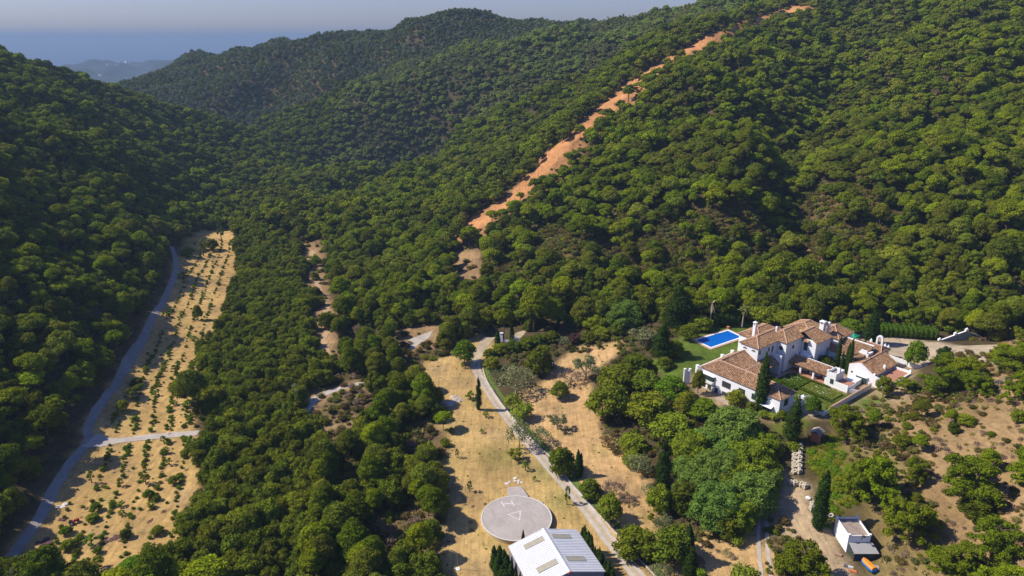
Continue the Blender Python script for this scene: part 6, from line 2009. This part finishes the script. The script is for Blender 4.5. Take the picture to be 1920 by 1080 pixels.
# free-standing gabled wall; its shade is put into the blue-grey colour
ob = thing('gabled_wall', 'tall gabled wall coloured shade-grey, with white coping and pinnacles, half hidden by pines', 'wall', (157.5, 226.5, 12.9))
gb = [(-8.7, 1.3), (0, 5.0), (8.7, 1.5)]
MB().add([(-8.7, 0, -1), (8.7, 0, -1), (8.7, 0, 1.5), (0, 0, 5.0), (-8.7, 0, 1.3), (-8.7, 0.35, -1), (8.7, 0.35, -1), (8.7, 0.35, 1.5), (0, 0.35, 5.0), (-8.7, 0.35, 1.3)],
         [(0, 1, 2, 3, 4), (9, 8, 7, 6, 5), (0, 5, 6, 1), (1, 6, 7, 2), (2, 7, 8, 3), (3, 8, 9, 4), (4, 9, 5, 0)]).build('gable_wall', simple_mat('wall_shade_grey', (0.30, 0.31, 0.34), 0.1, 0.8), ob)
cpg = MB()
for (x0_, z0_), (x1_, z1_) in zip(gb[:-1], gb[1:]):
    cpg.bar((x0_, 0.17, z0_ + 0.12), (x1_, 0.17, z1_ + 0.12), 0.5, 0.22)
cpg.build('coping', white2, ob)
for x_, z_ in ((-8.7, 1.4), (-3.6, 3.6), (0, 5.1), (8.7, 1.6)):
    MB().box(x_ - .45, x_ + .45, -0.2, 0.6, z_, z_ + 0.7).cyl(x_, 0.2, z_ + 0.7, z_ + 1.2, 0.5, 4, 0.05).build('pinnacle', white2, ob)
# wire fence on the slope
x, y, z = ground_at(1862, 727)
t = thing('wire_fence', 'wire mesh fence with grey posts at the top of the dry slope', 'fence', (x, y, z), 0.5)
for k in range(4):
    MB().cyl(k * 3.0 - 3, 0, -0.5, 2.3, 0.06, 6).build('post', simple_mat('fence_post', (0.35, 0.37, 0.38), 0.1), t)
wm = MB()
for k in range(8):
    wm.bar((-3, 0, 0.1 + k * 0.28), (6, 0, 0.1 + k * 0.28), 0.025)
for k in range(22):
    wm.bar((-3 + k * 0.41, 0, 0.1), (-3 + k * 0.41, 0, 2.1), 0.02)
wm.build('mesh', simple_mat('fence_wire', (0.25, 0.28, 0.28), 0.1), t)
# ------------------------------------------------------------------ trees and shrubs that stand apart, one by one
def gplant(kind, v, px, py, wpx, hpx, label, cat='tree', name=None, group=None):
    g_ = ground_at(px, py)
    if g_ is None:
        return
    x, y, z = g_
    _, _, dep = project(x, y, z)
    m_ = dep / F
    P_ = PROTO[kind][v % len(PROTO[kind])]
    w = wpx * m_
    h = max(0.55 * w if P_['w'] > 2 else 0, (hpx * m_ - 0.22 * w) / 0.9)
    return plant(kind, v, x, y, z, w / P_['w'], h / P_['h'], (px * 0.37 + py * 0.11) % 6.28, label, cat, group, name)


G = gplant
ORD = ['first', 'second', 'third', 'fourth', 'fifth', 'sixth', 'seventh', 'eighth', 'ninth', 'tenth', 'eleventh', 'twelfth', 'thirteenth', 'fourteenth']
# along the drive and the gate
G('leafy', 0, 871, 683, 44, 52, 'slim leafy tree on the left verge just below the entrance gate')
G('cypress', 0, 866, 640, 9, 34, 'dark narrow cypress left of the entrance, behind the leafy tree', 'cypress')
G('pine', 0, 944, 640, 40, 60, 'umbrella pine with a round bright crown over the white entrance gate')
G('cypress', 1, 933, 648, 9, 28, 'small cypress standing in front of the gate pier', 'cypress')
G('cypress', 0, 960, 641, 8, 34, 'narrow dark cypress right beside the balustraded gate wall', 'cypress')
G('bushy_pine', 1, 1000, 622, 60, 76, 'tallest dark green pine behind the hedge row right of the gate')
G('cypress', 0, 1046, 619, 7, 25, 'lone small cypress behind the long garden hedge', 'cypress')
G('bushy_pine', 2, 1098, 612, 46, 52, 'dark pine with visible trunk beside the footpath behind the garden')
G('feathery', 0, 1170, 610, 80, 42, 'broad light green tree at the upper edge of the garden')
G('feathery', 1, 1120, 615, 55, 34, 'yellowish green broad tree left of the light green one')
for k, (qx, qy, w_, h_) in enumerate(((918, 668, 26, 18), (938, 662, 34, 24), (962, 656, 34, 22), (988, 652, 36, 24), (1010, 645, 34, 24), (1034, 640, 34, 26), (1105, 640, 36, 26), (1130, 634, 36, 26), (1156, 628, 36, 28))):
    G('oak', k, qx, qy, w_, h_, 'rounded hedge tree in the long garden hedge, ' if False else ORD[k] + ' rounded bush from the gate in the long hedge row', 'hedge bush', 'hedge_bush', 'hedge row between gate and pool')
G('olive', 0, 967, 738, 84, 66, 'large loose grey-green olive right of the drive')
G('oak', 1, 922, 692, 34, 30, 'dense dark bush at the bend of the drive below the gate', 'bush', 'bush')
G('olive', 0, 930, 716, 38, 30, 'silvery bush between the drain channel and the large olive', 'bush', 'bush')
G('oak', 2, 1012, 700, 58, 62, 'dark silvery-topped tree beside the round stone table')
G('leafy', 1, 1050, 747, 38, 38, 'small round green tree alone in the clearing')
G('bare_tree', 1, 1098, 712, 58, 52, 'bare branching tree with thin yellow-green leaves in the clearing')
G('bare_tree', 0, 1070, 722, 46, 30, 'low brown leafless bush below the bare branching tree', 'bush')
G('bare_tree', 1, 1056, 657, 24, 30, 'small pale-trunked bare tree at the upper edge of the clearing')
G('red_shrub', 0, 1078, 642, 34, 24, 'dark purplish bush in the long garden hedge', 'bush', 'bush')
G('rough_cypress', 0, 898, 768, 9, 62, 'thin pale poplar-like tree on the left edge of the drive', 'tree', 'slender_tree')
for k, (qx, qy, w_, h_, lb) in enumerate(((882, 748, 20, 18, 'sapling with two trunks beside the thin tree on the drive'), (911, 783, 14, 14, 'young orange tree left of the drive, uphill of the rubble'), (846, 812, 17, 13, 'low bright sapling in the middle of the upper dry field'),
                                          (857, 858, 9, 17, 'tiny upright sapling at the left of the dry field'), (985, 882, 15, 20, 'bright sapling beside the drive above the helipad'), (966, 862, 32, 26, 'open young tree on the left edge of the drive'),
                                          (1002, 902, 8, 12, 'tiny tuft-like sapling right of the helipad ramp'), (881, 922, 12, 22, 'slim young tree left of the helipad ramp'), (903, 812, 10, 10, 'tiny shrub in the dry field above the helipad'),
                                          (1063, 946, 14, 36, 'upright young conifer on the left edge of the drive near the helipad'), (868, 690, 10, 12, 'thin sapling near the top of the dry field'))):
    G('sapling', k, qx, qy, w_, h_, lb, 'sapling', 'sapling')
G('lime_shrub', 0, 962, 764, 40, 34, 'yellow-green feathery bush right of the drive', 'bush', 'bush')
G('lime_shrub', 0, 981, 786, 46, 40, 'larger yellow-green bush downhill along the drive', 'bush', 'bush')
G('olive', 0, 974, 842, 54, 64, 'open leafy tree leaning over the drive')
G('olive', 0, 1014, 832, 50, 40, 'round grey-green bush right of the leaning tree', 'bush', 'bush')
G('bare_tree', 1, 1045, 805, 44, 36, 'wispy yellow-green bush in the clearing', 'bush')
G('oak', 0, 1052, 888, 56, 62, 'dense dark green tree between drive and clearing')
G('cypress', 0, 1083, 896, 12, 58, 'tall narrow cypress beside the footbridge over the drain', 'cypress')
G('cypress', 1, 1088, 893, 9, 48, 'second, slightly shorter cypress touching the tall one by the footbridge', 'cypress')
G('oak', 2, 1106, 930, 46, 42, 'dark bush just below the pair of cypresses', 'bush', 'bush')
G('leafy', 1, 1143, 978, 50, 62, 'green weeping tree on the bank right of the drain channel')
G('bare_tree', 0, 1150, 936, 40, 46, 'pale leafless tree in the lower clearing')
G('bare_tree', 0, 1172, 944, 34, 22, 'low leafless twiggy bush in the lower clearing', 'bush')
G('oak', 3, 1192, 1040, 86, 66, 'broad dark bush right of the lower drive', 'bush', 'bush')
G('oak', 0, 1262, 1052, 84, 84, 'big rounded tree behind the two near cypresses')
G('olive', 0, 1242, 1000, 46, 46, 'pale green tree at the lower edge of the clearing')
G('cypress', 0, 1287, 1056, 24, 82, 'thick dark cypress in front of the big rounded tree', 'cypress')
G('cypress', 1, 1291, 1112, 24, 100, 'nearest thick cypress at the bottom edge', 'cypress')
G('olive', 0, 1240, 1085, 54, 34, 'straggly pale bush at the bottom edge right of the drive', 'bush', 'bush')
G('lime_shrub', 0, 1392, 1095, 66, 48, 'bright yellow-green bush at the bottom edge left of the track', 'bush', 'bush')
G('green_shrub', 0, 1310, 1085, 34, 22, 'small bright bush right of the nearest cypress', 'bush', 'bush')
G('olive', 0, 1362, 1045, 20, 22, 'small silvery tree in the lower clearing')
G('dry_shrub', 0, 1312, 1056, 22, 14, 'brown round bush beside the near cypresses', 'bush', 'bush')
G('lime_shrub', 0, 1380, 1020, 34, 24, 'pale green agave-like clump under the feathery trees', 'bush', 'bush')
# belt between clearing and villa
G('leafy', 1, 1140, 784, 88, 82, 'large dark fig-like tree on the right edge of the clearing')
G('oak', 1, 1160, 728, 84, 52, 'wide green tree above the fig-like tree')
G('oak', 3, 1212, 792, 92, 74, 'broad rounded tree between fig-like tree and front terrace')
G('leafy', 0, 1256, 752, 62, 58, 'vivid green tree left of the villa corner')
G('leafy', 1, 1285, 776, 48, 50, 'mid green tree in front of the villa corner')
G('leafy', 0, 1319, 782, 62, 44, 'vivid round tree with cream blossom below the front terrace')
G('leafy', 1, 1308, 738, 26, 48, 'climbing green shrub against the left corner of the villa', 'shrub', 'climbing_shrub')
G('oak', 1, 1379, 760, 38, 36, 'round brownish green tree against the front wall of the villa')
G('oak', 3, 1408, 772, 22, 24, 'small dark bush between round tree and large cypress', 'bush', 'bush')
G('oak', 1, 1258, 822, 86, 62, 'olive green tree mass below the vivid green tree')
G('oak', 3, 1188, 846, 60, 44, 'rounded green tree above the straw tufts')
G('dry_shrub', 1, 1140, 834, 38, 18, 'straw yellow grass tuft on the clearing edge, left one', 'tuft', 'grass_tuft')
G('dry_shrub', 1, 1162, 842, 34, 18, 'straw yellow grass tuft on the clearing edge, right one', 'tuft', 'grass_tuft')
G('olive', 0, 1196, 886, 56, 44, 'pale mottled bush above the tall garden cypress', 'bush', 'bush')
G('oak', 1, 1186, 872, 44, 34, 'low green bush on the clearing edge under the mottled one', 'bush', 'bush')
G('rough_cypress', 0, 1243, 916, 24, 96, 'broad dark cypress left of the feathery trees', 'cypress')
G('olive', 0, 1214, 930, 32, 30, 'greyish bush on the lower clearing edge', 'bush', 'bush')
G('oak', 3, 1236, 960, 52, 62, 'green tree under the broad dark cypress')
G('oak', 0, 1285, 958, 72, 70, 'mid green tree below the feathery canopy')
G('feathery', 0, 1373, 830, 118, 74, 'feathery green tree nearest the large cypress')
G('feathery', 1, 1300, 862, 96, 62, 'yellowish feathery tree at the left of the feathery group')
G('feathery', 1, 1408, 888, 110, 66, 'yellow-green feathery tree on the right of the feathery group')
G('feathery', 2, 1340, 905, 110, 72, 'mid green feathery tree in the middle of the feathery group')
G('feathery', 0, 1405, 952, 112, 84, 'blue-green feathery tree overhanging the gravel path')
G('feathery', 2, 1338, 972, 120, 80, 'lowest feathery tree of the group')
for k, (qx, qy, w_, h_, lb) in enumerate(((1330, 842, 80, 54, 'feathery tree just below the vivid round tree'), (1430, 850, 70, 50, 'feathery tree at the foot of the large villa cypress'), (1375, 880, 96, 60, 'pale feathery tree in the centre of the group'), (1300, 930, 84, 62, 'feathery tree beside the broad dark cypress'),
                                          (1375, 925, 96, 62, 'darker feathery tree near the gravel path'), (1438, 915, 60, 50, 'feathery tree leaning towards the stone row'), (1285, 895, 70, 50, 'light feathery tree right of the broad dark cypress'), (1375, 985, 90, 70, 'feathery tree above the garden track'))):
    G('feathery', k, qx, qy, w_, h_, lb)
G('oak', 0, 1360, 1000, 76, 50, 'dark bush in the shade below the feathery group', 'bush', 'bush')
G('cypress', 0, 1425, 770, 22, 112, 'very tall cypress against the long front wing of the villa', 'cypress')
G('rough_cypress', 0, 1483, 832, 25, 92, 'ragged dark cypress in front of the garden gate', 'cypress')
G('cypress', 1, 1533, 992, 23, 122, 'tall leaning-looking cypress beside the path above the small house', 'cypress')
G('lime_shrub', 0, 1431, 782, 25, 18, 'yellow-green clipped bush beside the green door, left one', 'bush', 'clipped_bush')
G('lime_shrub', 0, 1449, 786, 25, 18, 'yellow-green clipped bush beside the green door, right one', 'bush', 'clipped_bush')
G('leafy', 1, 1465, 785, 20, 20, 'small leafy shrub at the end wall of the long wing', 'shrub', 'shrub')
G('green_shrub', 1, 1488, 845, 32, 14, 'low dark bush behind the stone row', 'bush', 'bush')
G('leafy', 0, 1524, 778, 30, 40, 'small green tree beside the garden gate')
G('leafy', 1, 1655, 744, 34, 44, 'young tree in front of the east gable')
G('oak', 0, 1547, 692, 38, 32, 'round dark tree inside the courtyard behind the gallery')
for a_, b_, h_, w_, lb in ((21.5, 42.0, 12.0, 1.5, 'leftmost tall cypress in the courtyard'), (23.3, 41.4, 7.6, 1.2, 'shortest cypress in the courtyard'), (24.4, 42.2, 10.6, 1.5, 'third cypress from the left in the courtyard'), (25.5, 41.6, 12.6, 1.6, 'rightmost tall cypress in the courtyard')):
    x, y, _ = from_ab(a_, b_)
    plant('cypress', 0, x, y, 12.95, w_ / 2.3, h_ / 12, a_, lb, 'cypress', 'courtyard cypresses')
G('leafy', 0, 1712, 690, 44, 58, 'white-flowering magnolia-like tree at the yard wall')
G('cypress', 0, 1631, 645, 24, 66, 'broad tall cypress behind the bell gable', 'cypress')
G('leafy', 0, 1594, 625, 50, 34, 'bright yellow-green tree behind the tiled roofs')
G('leafy', 1, 1475, 615, 60, 38, 'green tree behind the villa chimney')
G('conifer', 0, 1271, 614, 42, 84, 'tall dark conical tree at the upper end of the lawn')
G('rough_cypress', 0, 1240, 676, 28, 78, 'dark cypress at the left edge of the lawn', 'cypress')
G('cypress', 0, 1247, 606, 9, 40, 'small cypress behind the lawn trees', 'cypress')
G('oak', 0, 1262, 666, 48, 36, 'dark rounded tree casting shadow on the lawn')
G('oak', 2, 1246, 690, 34, 28, 'low dark bush at the left corner of the lawn', 'bush', 'bush')
G('leafy', 1, 1290, 636, 42, 34, 'green tree between conical tree and pool')
G('oak', 1, 1312, 618, 50, 30, 'grey-green tree behind the pool')
G('bare_tree', 1, 1206, 650, 60, 44, 'pale twiggy tree left of the lawn cypress')
G('oak', 2, 1192, 700, 70, 44, 'dull green tree left of the lawn')
G('oak', 0, 1212, 728, 62, 40, 'green tree below the dull green tree')
G('lime_shrub', 0, 1213, 712, 20, 14, 'small yellow bush by the sandy path', 'bush', 'bush')
G('oak', 3, 1430, 606, 60, 36, 'dark green tree right of the live palm')
G('conifer', 0, 1770, 678, 26, 32, 'clipped dark conifer at the outbuilding corner')
# pines round the villa and down the slope
for k, (qx, qy, w_, h_, lb) in enumerate(((1588, 818, 84, 82, 'bushy pine just right of the red shed'), (1598, 930, 66, 90, 'pine on the left of the slope group behind the green bank'), (1640, 938, 120, 118, 'largest pine on the slope below the villa'),
                                          (1712, 905, 58, 66, 'compact pine between the two largest slope pines'), (1826, 940, 134, 118, 'wide pine in the middle of the dry slope'), (1920, 900, 84, 88, 'pine cut by the right edge of the picture'),
                                          (1703, 1012, 108, 112, 'bright pine above the small white house'), (1762, 744, 84, 80, 'pine hiding the right end of the villa'), (1812, 712, 90, 56, 'pine in front of the outbuilding'),
                                          (1832, 738, 70, 60, 'pine with pale trunk on the crest of the slope'), (1898, 694, 84, 56, 'pine right of the outbuilding'), (1908, 752, 70, 76, 'pine at the right edge above the slope'),
                                          (1858, 1040, 118, 100, 'dark pine near the bottom right corner'), (1790, 1075, 110, 84, 'bright low pine at the bottom of the slope'), (1882, 1112, 120, 84, 'pine cut by the bottom right corner'),
                                          (1498, 1090, 124, 112, 'large bright pine at the bottom left of the small house'), (1770, 690, 60, 44, 'low pine beside the yard'), (1880, 672, 60, 34, 'pine behind the crest of the slope'), (1700, 735, 50, 40, 'small pine under the flowering tree'))):
    G('wild_pine', k, qx, qy, w_, h_, lb, 'tree', 'pine_tree')
for k, (qx, qy, w_, h_, lb) in enumerate(((1786, 812, 24, 26, 'small round bush above the wide slope pine'), (1812, 796, 36, 22, 'dark bush on the upper dry slope'), (1858, 818, 18, 12, 'small green bush on the bare upper slope'), (1906, 790, 30, 28, 'grey-green bush near the right edge'),
                                          (1700, 803, 22, 12, 'flat green bush on the slope near the villa'), (1690, 835, 40, 22, 'dark bush right of the largest slope pine'), (1828, 968, 66, 30, 'low wide bush below the wide slope pine'), (1715, 785, 22, 10, 'light green bush on the slope under the villa'))):
    G('oak', k, qx, qy, w_, h_, lb, 'bush', 'bush')
# left field orchard
for k, (qx, qy, w_, h_) in enumerate(((308, 832, 14, 18), (312, 850, 14, 14), (318, 872, 13, 16), (326, 908, 20, 20), (270, 880, 10, 14), (274, 908, 20, 22), (280, 935, 22, 22), (283, 952, 16, 14), (172, 905, 14, 26), (226, 912, 14, 18), (228, 950, 18, 14), (228, 966, 16, 10),
                                      (182, 958, 22, 20), (174, 976, 26, 18), (172, 1022, 28, 26), (296, 1000, 26, 18), (236, 1008, 24, 22), (184, 1066, 30, 26), (250, 1074, 52, 34), (304, 1044, 34, 30), (312, 1080, 40, 26), (334, 970, 12, 10), (346, 990, 14, 12),
                                      (58, 1080, 60, 50), (125, 1000, 24, 18), (128, 1030, 28, 24), (362, 850, 26, 36), (232, 770, 24, 24), (257, 722, 24, 18), (248, 748, 26, 24), (292, 742, 16, 12), (338, 735, 40, 30), (352, 762, 22, 14), (372, 600, 20, 30), (364, 640, 18, 14),
                                      (344, 524, 22, 12), (312, 594, 16, 12), (340, 590, 10, 8), (382, 560, 12, 12), (398, 470, 26, 26), (416, 455, 14, 40), (382, 480, 16, 30), (352, 480, 30, 18), (330, 700, 18, 18), (326, 760, 16, 10))):
    G(('leafy', 'oak', 'sapling')[k % 3] if w_ > 18 else 'sapling', k, qx, qy, w_, h_, '%s %s in the valley field %s' % ('tall' if h_ > w_ * 1.1 else 'low wide' if h_ < w_ * 0.8 else 'rounded', 'fruit tree' if w_ > 18 else 'sapling', place_words(qx, qy)), 'tree' if w_ > 18 else 'sapling', 'fruit_tree' if w_ > 18 else 'sapling', 'orchard of the valley field')
# umbrella pines on the firebreak edge
for qx, qy, w_, h_, lb in ((942, 420, 24, 28, 'lone round pine standing on the foot of the firebreak'), (922, 424, 30, 30, 'pine at the lower left of the firebreak foot'), (966, 404, 34, 30, 'pair-topped pine on the right edge of the firebreak foot'),
                           (1055, 268, 26, 26, 'pine leaning over the middle of the firebreak'), (1140, 262, 34, 26, 'umbrella pine on bare soil right of the firebreak'), (1200, 178, 34, 26, 'umbrella pine on the upper firebreak edge')):
    G('pine', 0, qx, qy, w_, h_, lb, 'tree', 'umbrella_pine')

# cypress rows beside the hangar
r = np.random.default_rng(77)
for k in range(14):
    t_ = 0.3 + k * 1.15
    x = 6.95 + HD[0] * t_ + HW[0] * (WH + 1.35) + r.normal(0, .15); y = 133.4 + HD[1] * t_ + HW[1] * (WH + 1.35) + r.normal(0, .15)
    h_ = r.uniform(6.6, 8.6); w_ = r.uniform(0.5, 0.72)
    plant('cypress', k, x, y, float(tz(x, y)), w_, h_ / 12, k, ORD[k] + ' slim cypress from the helipad in the row right of the hangar', 'cypress', 'cypress row right of the hangar')
for k in range(11):
    t_ = -1.4 + k * 1.25
    x = 6.95 + HD[0] * t_ - HW[0] * (WH + 1.3 + 1.6 * (k % 2)) + r.normal(0, .2); y = 133.4 + HD[1] * t_ - HW[1] * (WH + 1.3 + 1.6 * (k % 2)) + r.normal(0, .2)
    h_ = r.uniform(5.8, 7.6); w_ = r.uniform(0.65, 0.9)
    plant('cypress', k, x, y, float(tz(x, y)), w_, h_ / 12, k, ORD[k] + ' cypress from the helipad in the dense group left of the hangar', 'cypress', 'cypress group left of the hangar')
x, y, z = at_z(983, 1010, 0.0)
plant('cypress', 0, 2.6, 136.3, 0, 0.4, 0.52, 0, 'thin cypress tip between helipad and hangar roof', 'cypress')

# palms
def palm(px, py, hpx, dead, label):
    x, y, z = ground_at(px, py)
    _, _, dep = project(x, y, z)
    h = hpx * dep / F / 0.92
    t = thing('palm_tree', label, 'palm', (x, y, z), 0)
    MB().tube([(0, 0, -0.4), (0.1, 0, h * 0.4), (0.25, 0.1, h * 0.74)], [0.32, 0.24, 0.2], 8).build('trunk', pale_bark, t)
    c_ = Vector((0.25, 0.1, h * 0.74))
    r = np.random.default_rng(int(px))
    fm = simple_mat('palm_dead_frond', (0.50, 0.38, 0.22), 0.2, 3) if dead else leaf_mat('palm_frond', (0.26, 0.30, 0.07), 0.01, 0.1)
    for k in range(15 if dead else 24):
        a_ = k * 2.399; el = (r.uniform(-1.45, -0.85) if k % 4 else r.uniform(0.7, 1.4)) if dead else r.uniform(-0.9, 1.2)
        L_ = h * 0.22 * r.uniform(0.8, 1.15)
        d = Vector((math.cos(a_) * math.cos(el), math.sin(a_) * math.cos(el), math.sin(el)))
        sd_ = Vector((-math.sin(a_), math.cos(a_), 0)); m_ = MB(); prev = None
        for j in range(6):
            q = c_ + d * L_ * j / 5 + Vector((0, 0, -L_ * 0.35 * (j / 5) ** 2)); w_ = (0.22 if dead else 0.42) * math.sin(math.pi * (j + 0.6) / 6.2)
            cur = (q - sd_ * w_, q + Vector((0, 0, 0.06)), q + sd_ * w_)
            if prev:
                m_.add([*prev, *cur], [(0, 1, 4, 3), (1, 2, 5, 4)])
            prev = cur
        m_.build('frond', fm, t)


palm(1330, 613, 58, True, 'dead straw-coloured palm left of the dark hedge beyond the pool')
palm(1391, 614, 48, False, 'living palm with drooping fronds right of the dark hedge beyond the pool')
# fallen dead tree in the gully mouth
g_ = ground_at(1413, 524)
t = thing('fallen_tree', 'bleached dead fallen tree at the mouth of the gully', 'dead tree', g_, 0.3)
MB().tube([(-2.6, 0, 1.2), (0, 0.2, 1.9), (2.6, 0, 1.0)], [0.1, 0.2, 0.08], 6).tube([(0, 0.2, 1.9), (-1.2, 0.6, 3.2), (-2.4, 0.4, 3.9)], [0.14, 0.1, 0.05], 6).tube([(0.6, 0.2, 1.7), (1.4, 0, 2.7), (2.6, 0.2, 2.9)], [0.12, 0.08, 0.04], 6).build('trunk', simple_mat('bleached_wood', (0.55, 0.48, 0.40), 0.1), t)
# ------------------------------------------------------------------ sea, coast and air
sm, nt, p = new_mat('sea')
p.inputs['Base Color'].default_value = (0.008, 0.035, 0.10, 1)
p.inputs['Roughness'].default_value = 0.35
p.inputs['Specular IOR Level'].default_value = 0.4
SEA = -190.0
o = link('sea', mesh_np('sea', [(-45000, 1300, SEA), (45000, 1300, SEA), (45000, 52000, SEA), (-45000, 52000, SEA)], [(0, 1, 2, 3)], mats=[sm])); o['kind'] = 'structure'
# coastal hills, some five kilometres off
rr2 = np.random.default_rng(5)
hx = np.linspace(-3600, -500, 150); hy = np.concatenate([np.linspace(1500, 3400, 30), np.linspace(3450, 7200, 70)])
HX, HY = np.meshgrid(hx, hy)
bear = HX / HY
prof = np.interp(bear, [-0.85, -0.66, -0.62, -0.60, -0.565, -0.53, -0.50, -0.47, -0.44, -0.40, -0.3], [20, 30, 34, 62, 78, 66, 60, 92, 100, 96, 60])
HZ = SEA - 12 + prof * 1.35 * np.exp(-((HY - 5200 - 500 * np.sin(bear * 9)) / 900) ** 2)
HZ += 34 * np.exp(-((HY - 3700) / 700) ** 2) * (0.6 + 0.4 * np.sin(HX / 300))
HZ += 14
for k in range(20):
    wl = rr2.uniform(90, 600); th = rr2.uniform(0, 3.14); ph = rr2.uniform(0, 6.3)
    HZ += 0.018 * wl * np.sin((HX * math.cos(th) + HY * math.sin(th)) * 6.28 / wl + ph)
HZ = np.where(HY > 7000, SEA - 20, HZ)
ii = np.arange(HX.size).reshape(HX.shape)
hq = np.stack([ii[:-1, :-1], ii[:-1, 1:], ii[1:, 1:], ii[1:, :-1]], -1).reshape(-1, 4)
hm, nt, p = new_mat('coast_scrub')
nt.links.new(ramp(nt, noise_out(nt, 0.012, 8, 0.7), [(0.4, (0.014, 0.028, 0.022)), (0.6, (0.022, 0.038, 0.026)), (0.8, (0.09, 0.08, 0.06))]), p.inputs['Base Color'])
p.inputs['Roughness'].default_value = 1.0
o = link('coastal_hills', mesh_np('coastal_hills', np.stack([HX, HY, HZ], -1).reshape(-1, 3), quads=hq, mats=[hm], smooth=True)); o['kind'] = 'structure'


def hz(x, y):
    i = int(np.clip(np.searchsorted(hx, x) - 1, 0, len(hx) - 2)); j = int(np.clip(np.searchsorted(hy, y) - 1, 0, len(hy) - 2))
    return float(HZ[j, i])


hwall = simple_mat('coast_house_wall', (0.75, 0.72, 0.66), 0.05, 0.1)
hroof = simple_mat('coast_house_roof', (0.42, 0.20, 0.12), 0.1, 0.1)
spots = [(212 + 3.2 * k, 117 + (k % 3) * 0.8) for k in range(9)] + [(186 + 5 * k, 131 + (k * 7 % 4)) for k in range(5)] + [(322, 106), (327, 107), (316, 109), (250, 122), (262, 121)]
for k, (qx, qy) in enumerate(spots):
    Yk = 5000 + 90 * ((k * 37) % 11 - 5)
    xk = ray(qx, qy)[0] * Yk
    s_ = 1.0 + 0.5 * ((k * 13) % 5) / 4
    hs = thing('coastal_house', 'white building on the far blue coastal hills', 'house', (xk, Yk, hz(xk, Yk) - 1), 0.3 * k, 'white buildings on the far coast')
    MB().box(-10 * s_, 10 * s_, -7, 7, 0, 8 * s_).build('wall', hwall, hs)
    MB().add([(-10.5 * s_, -7.5, 8 * s_), (10.5 * s_, -7.5, 8 * s_), (10.5 * s_, 7.5, 8 * s_), (-10.5 * s_, 7.5, 8 * s_), (-6 * s_, 0, 11 * s_), (6 * s_, 0, 11 * s_)],
             [(0, 1, 5, 4), (1, 2, 5), (2, 3, 4, 5), (3, 0, 4), (3, 2, 1, 0)]).build('roof', hroof, hs)

HAZE = 0.00015
hzm = bpy.data.materials.new('haze'); hzm.use_nodes = True
nt = hzm.node_tree; nt.nodes.clear()
out = N(nt, 'ShaderNodeOutputMaterial'); pv = N(nt, 'ShaderNodeVolumePrincipled')
pv.inputs['Color'].default_value = (0.34, 0.47, 0.64, 1)
pv.inputs['Density'].default_value = HAZE
pv.inputs['Anisotropy'].default_value = 0.1
nt.links.new(pv.outputs['Volume'], out.inputs['Volume'])
o = MB().box(-46000, 46000, -600, 53000, SEA - 14, 178).build('haze', hzm)
o['kind'] = 'stuff'
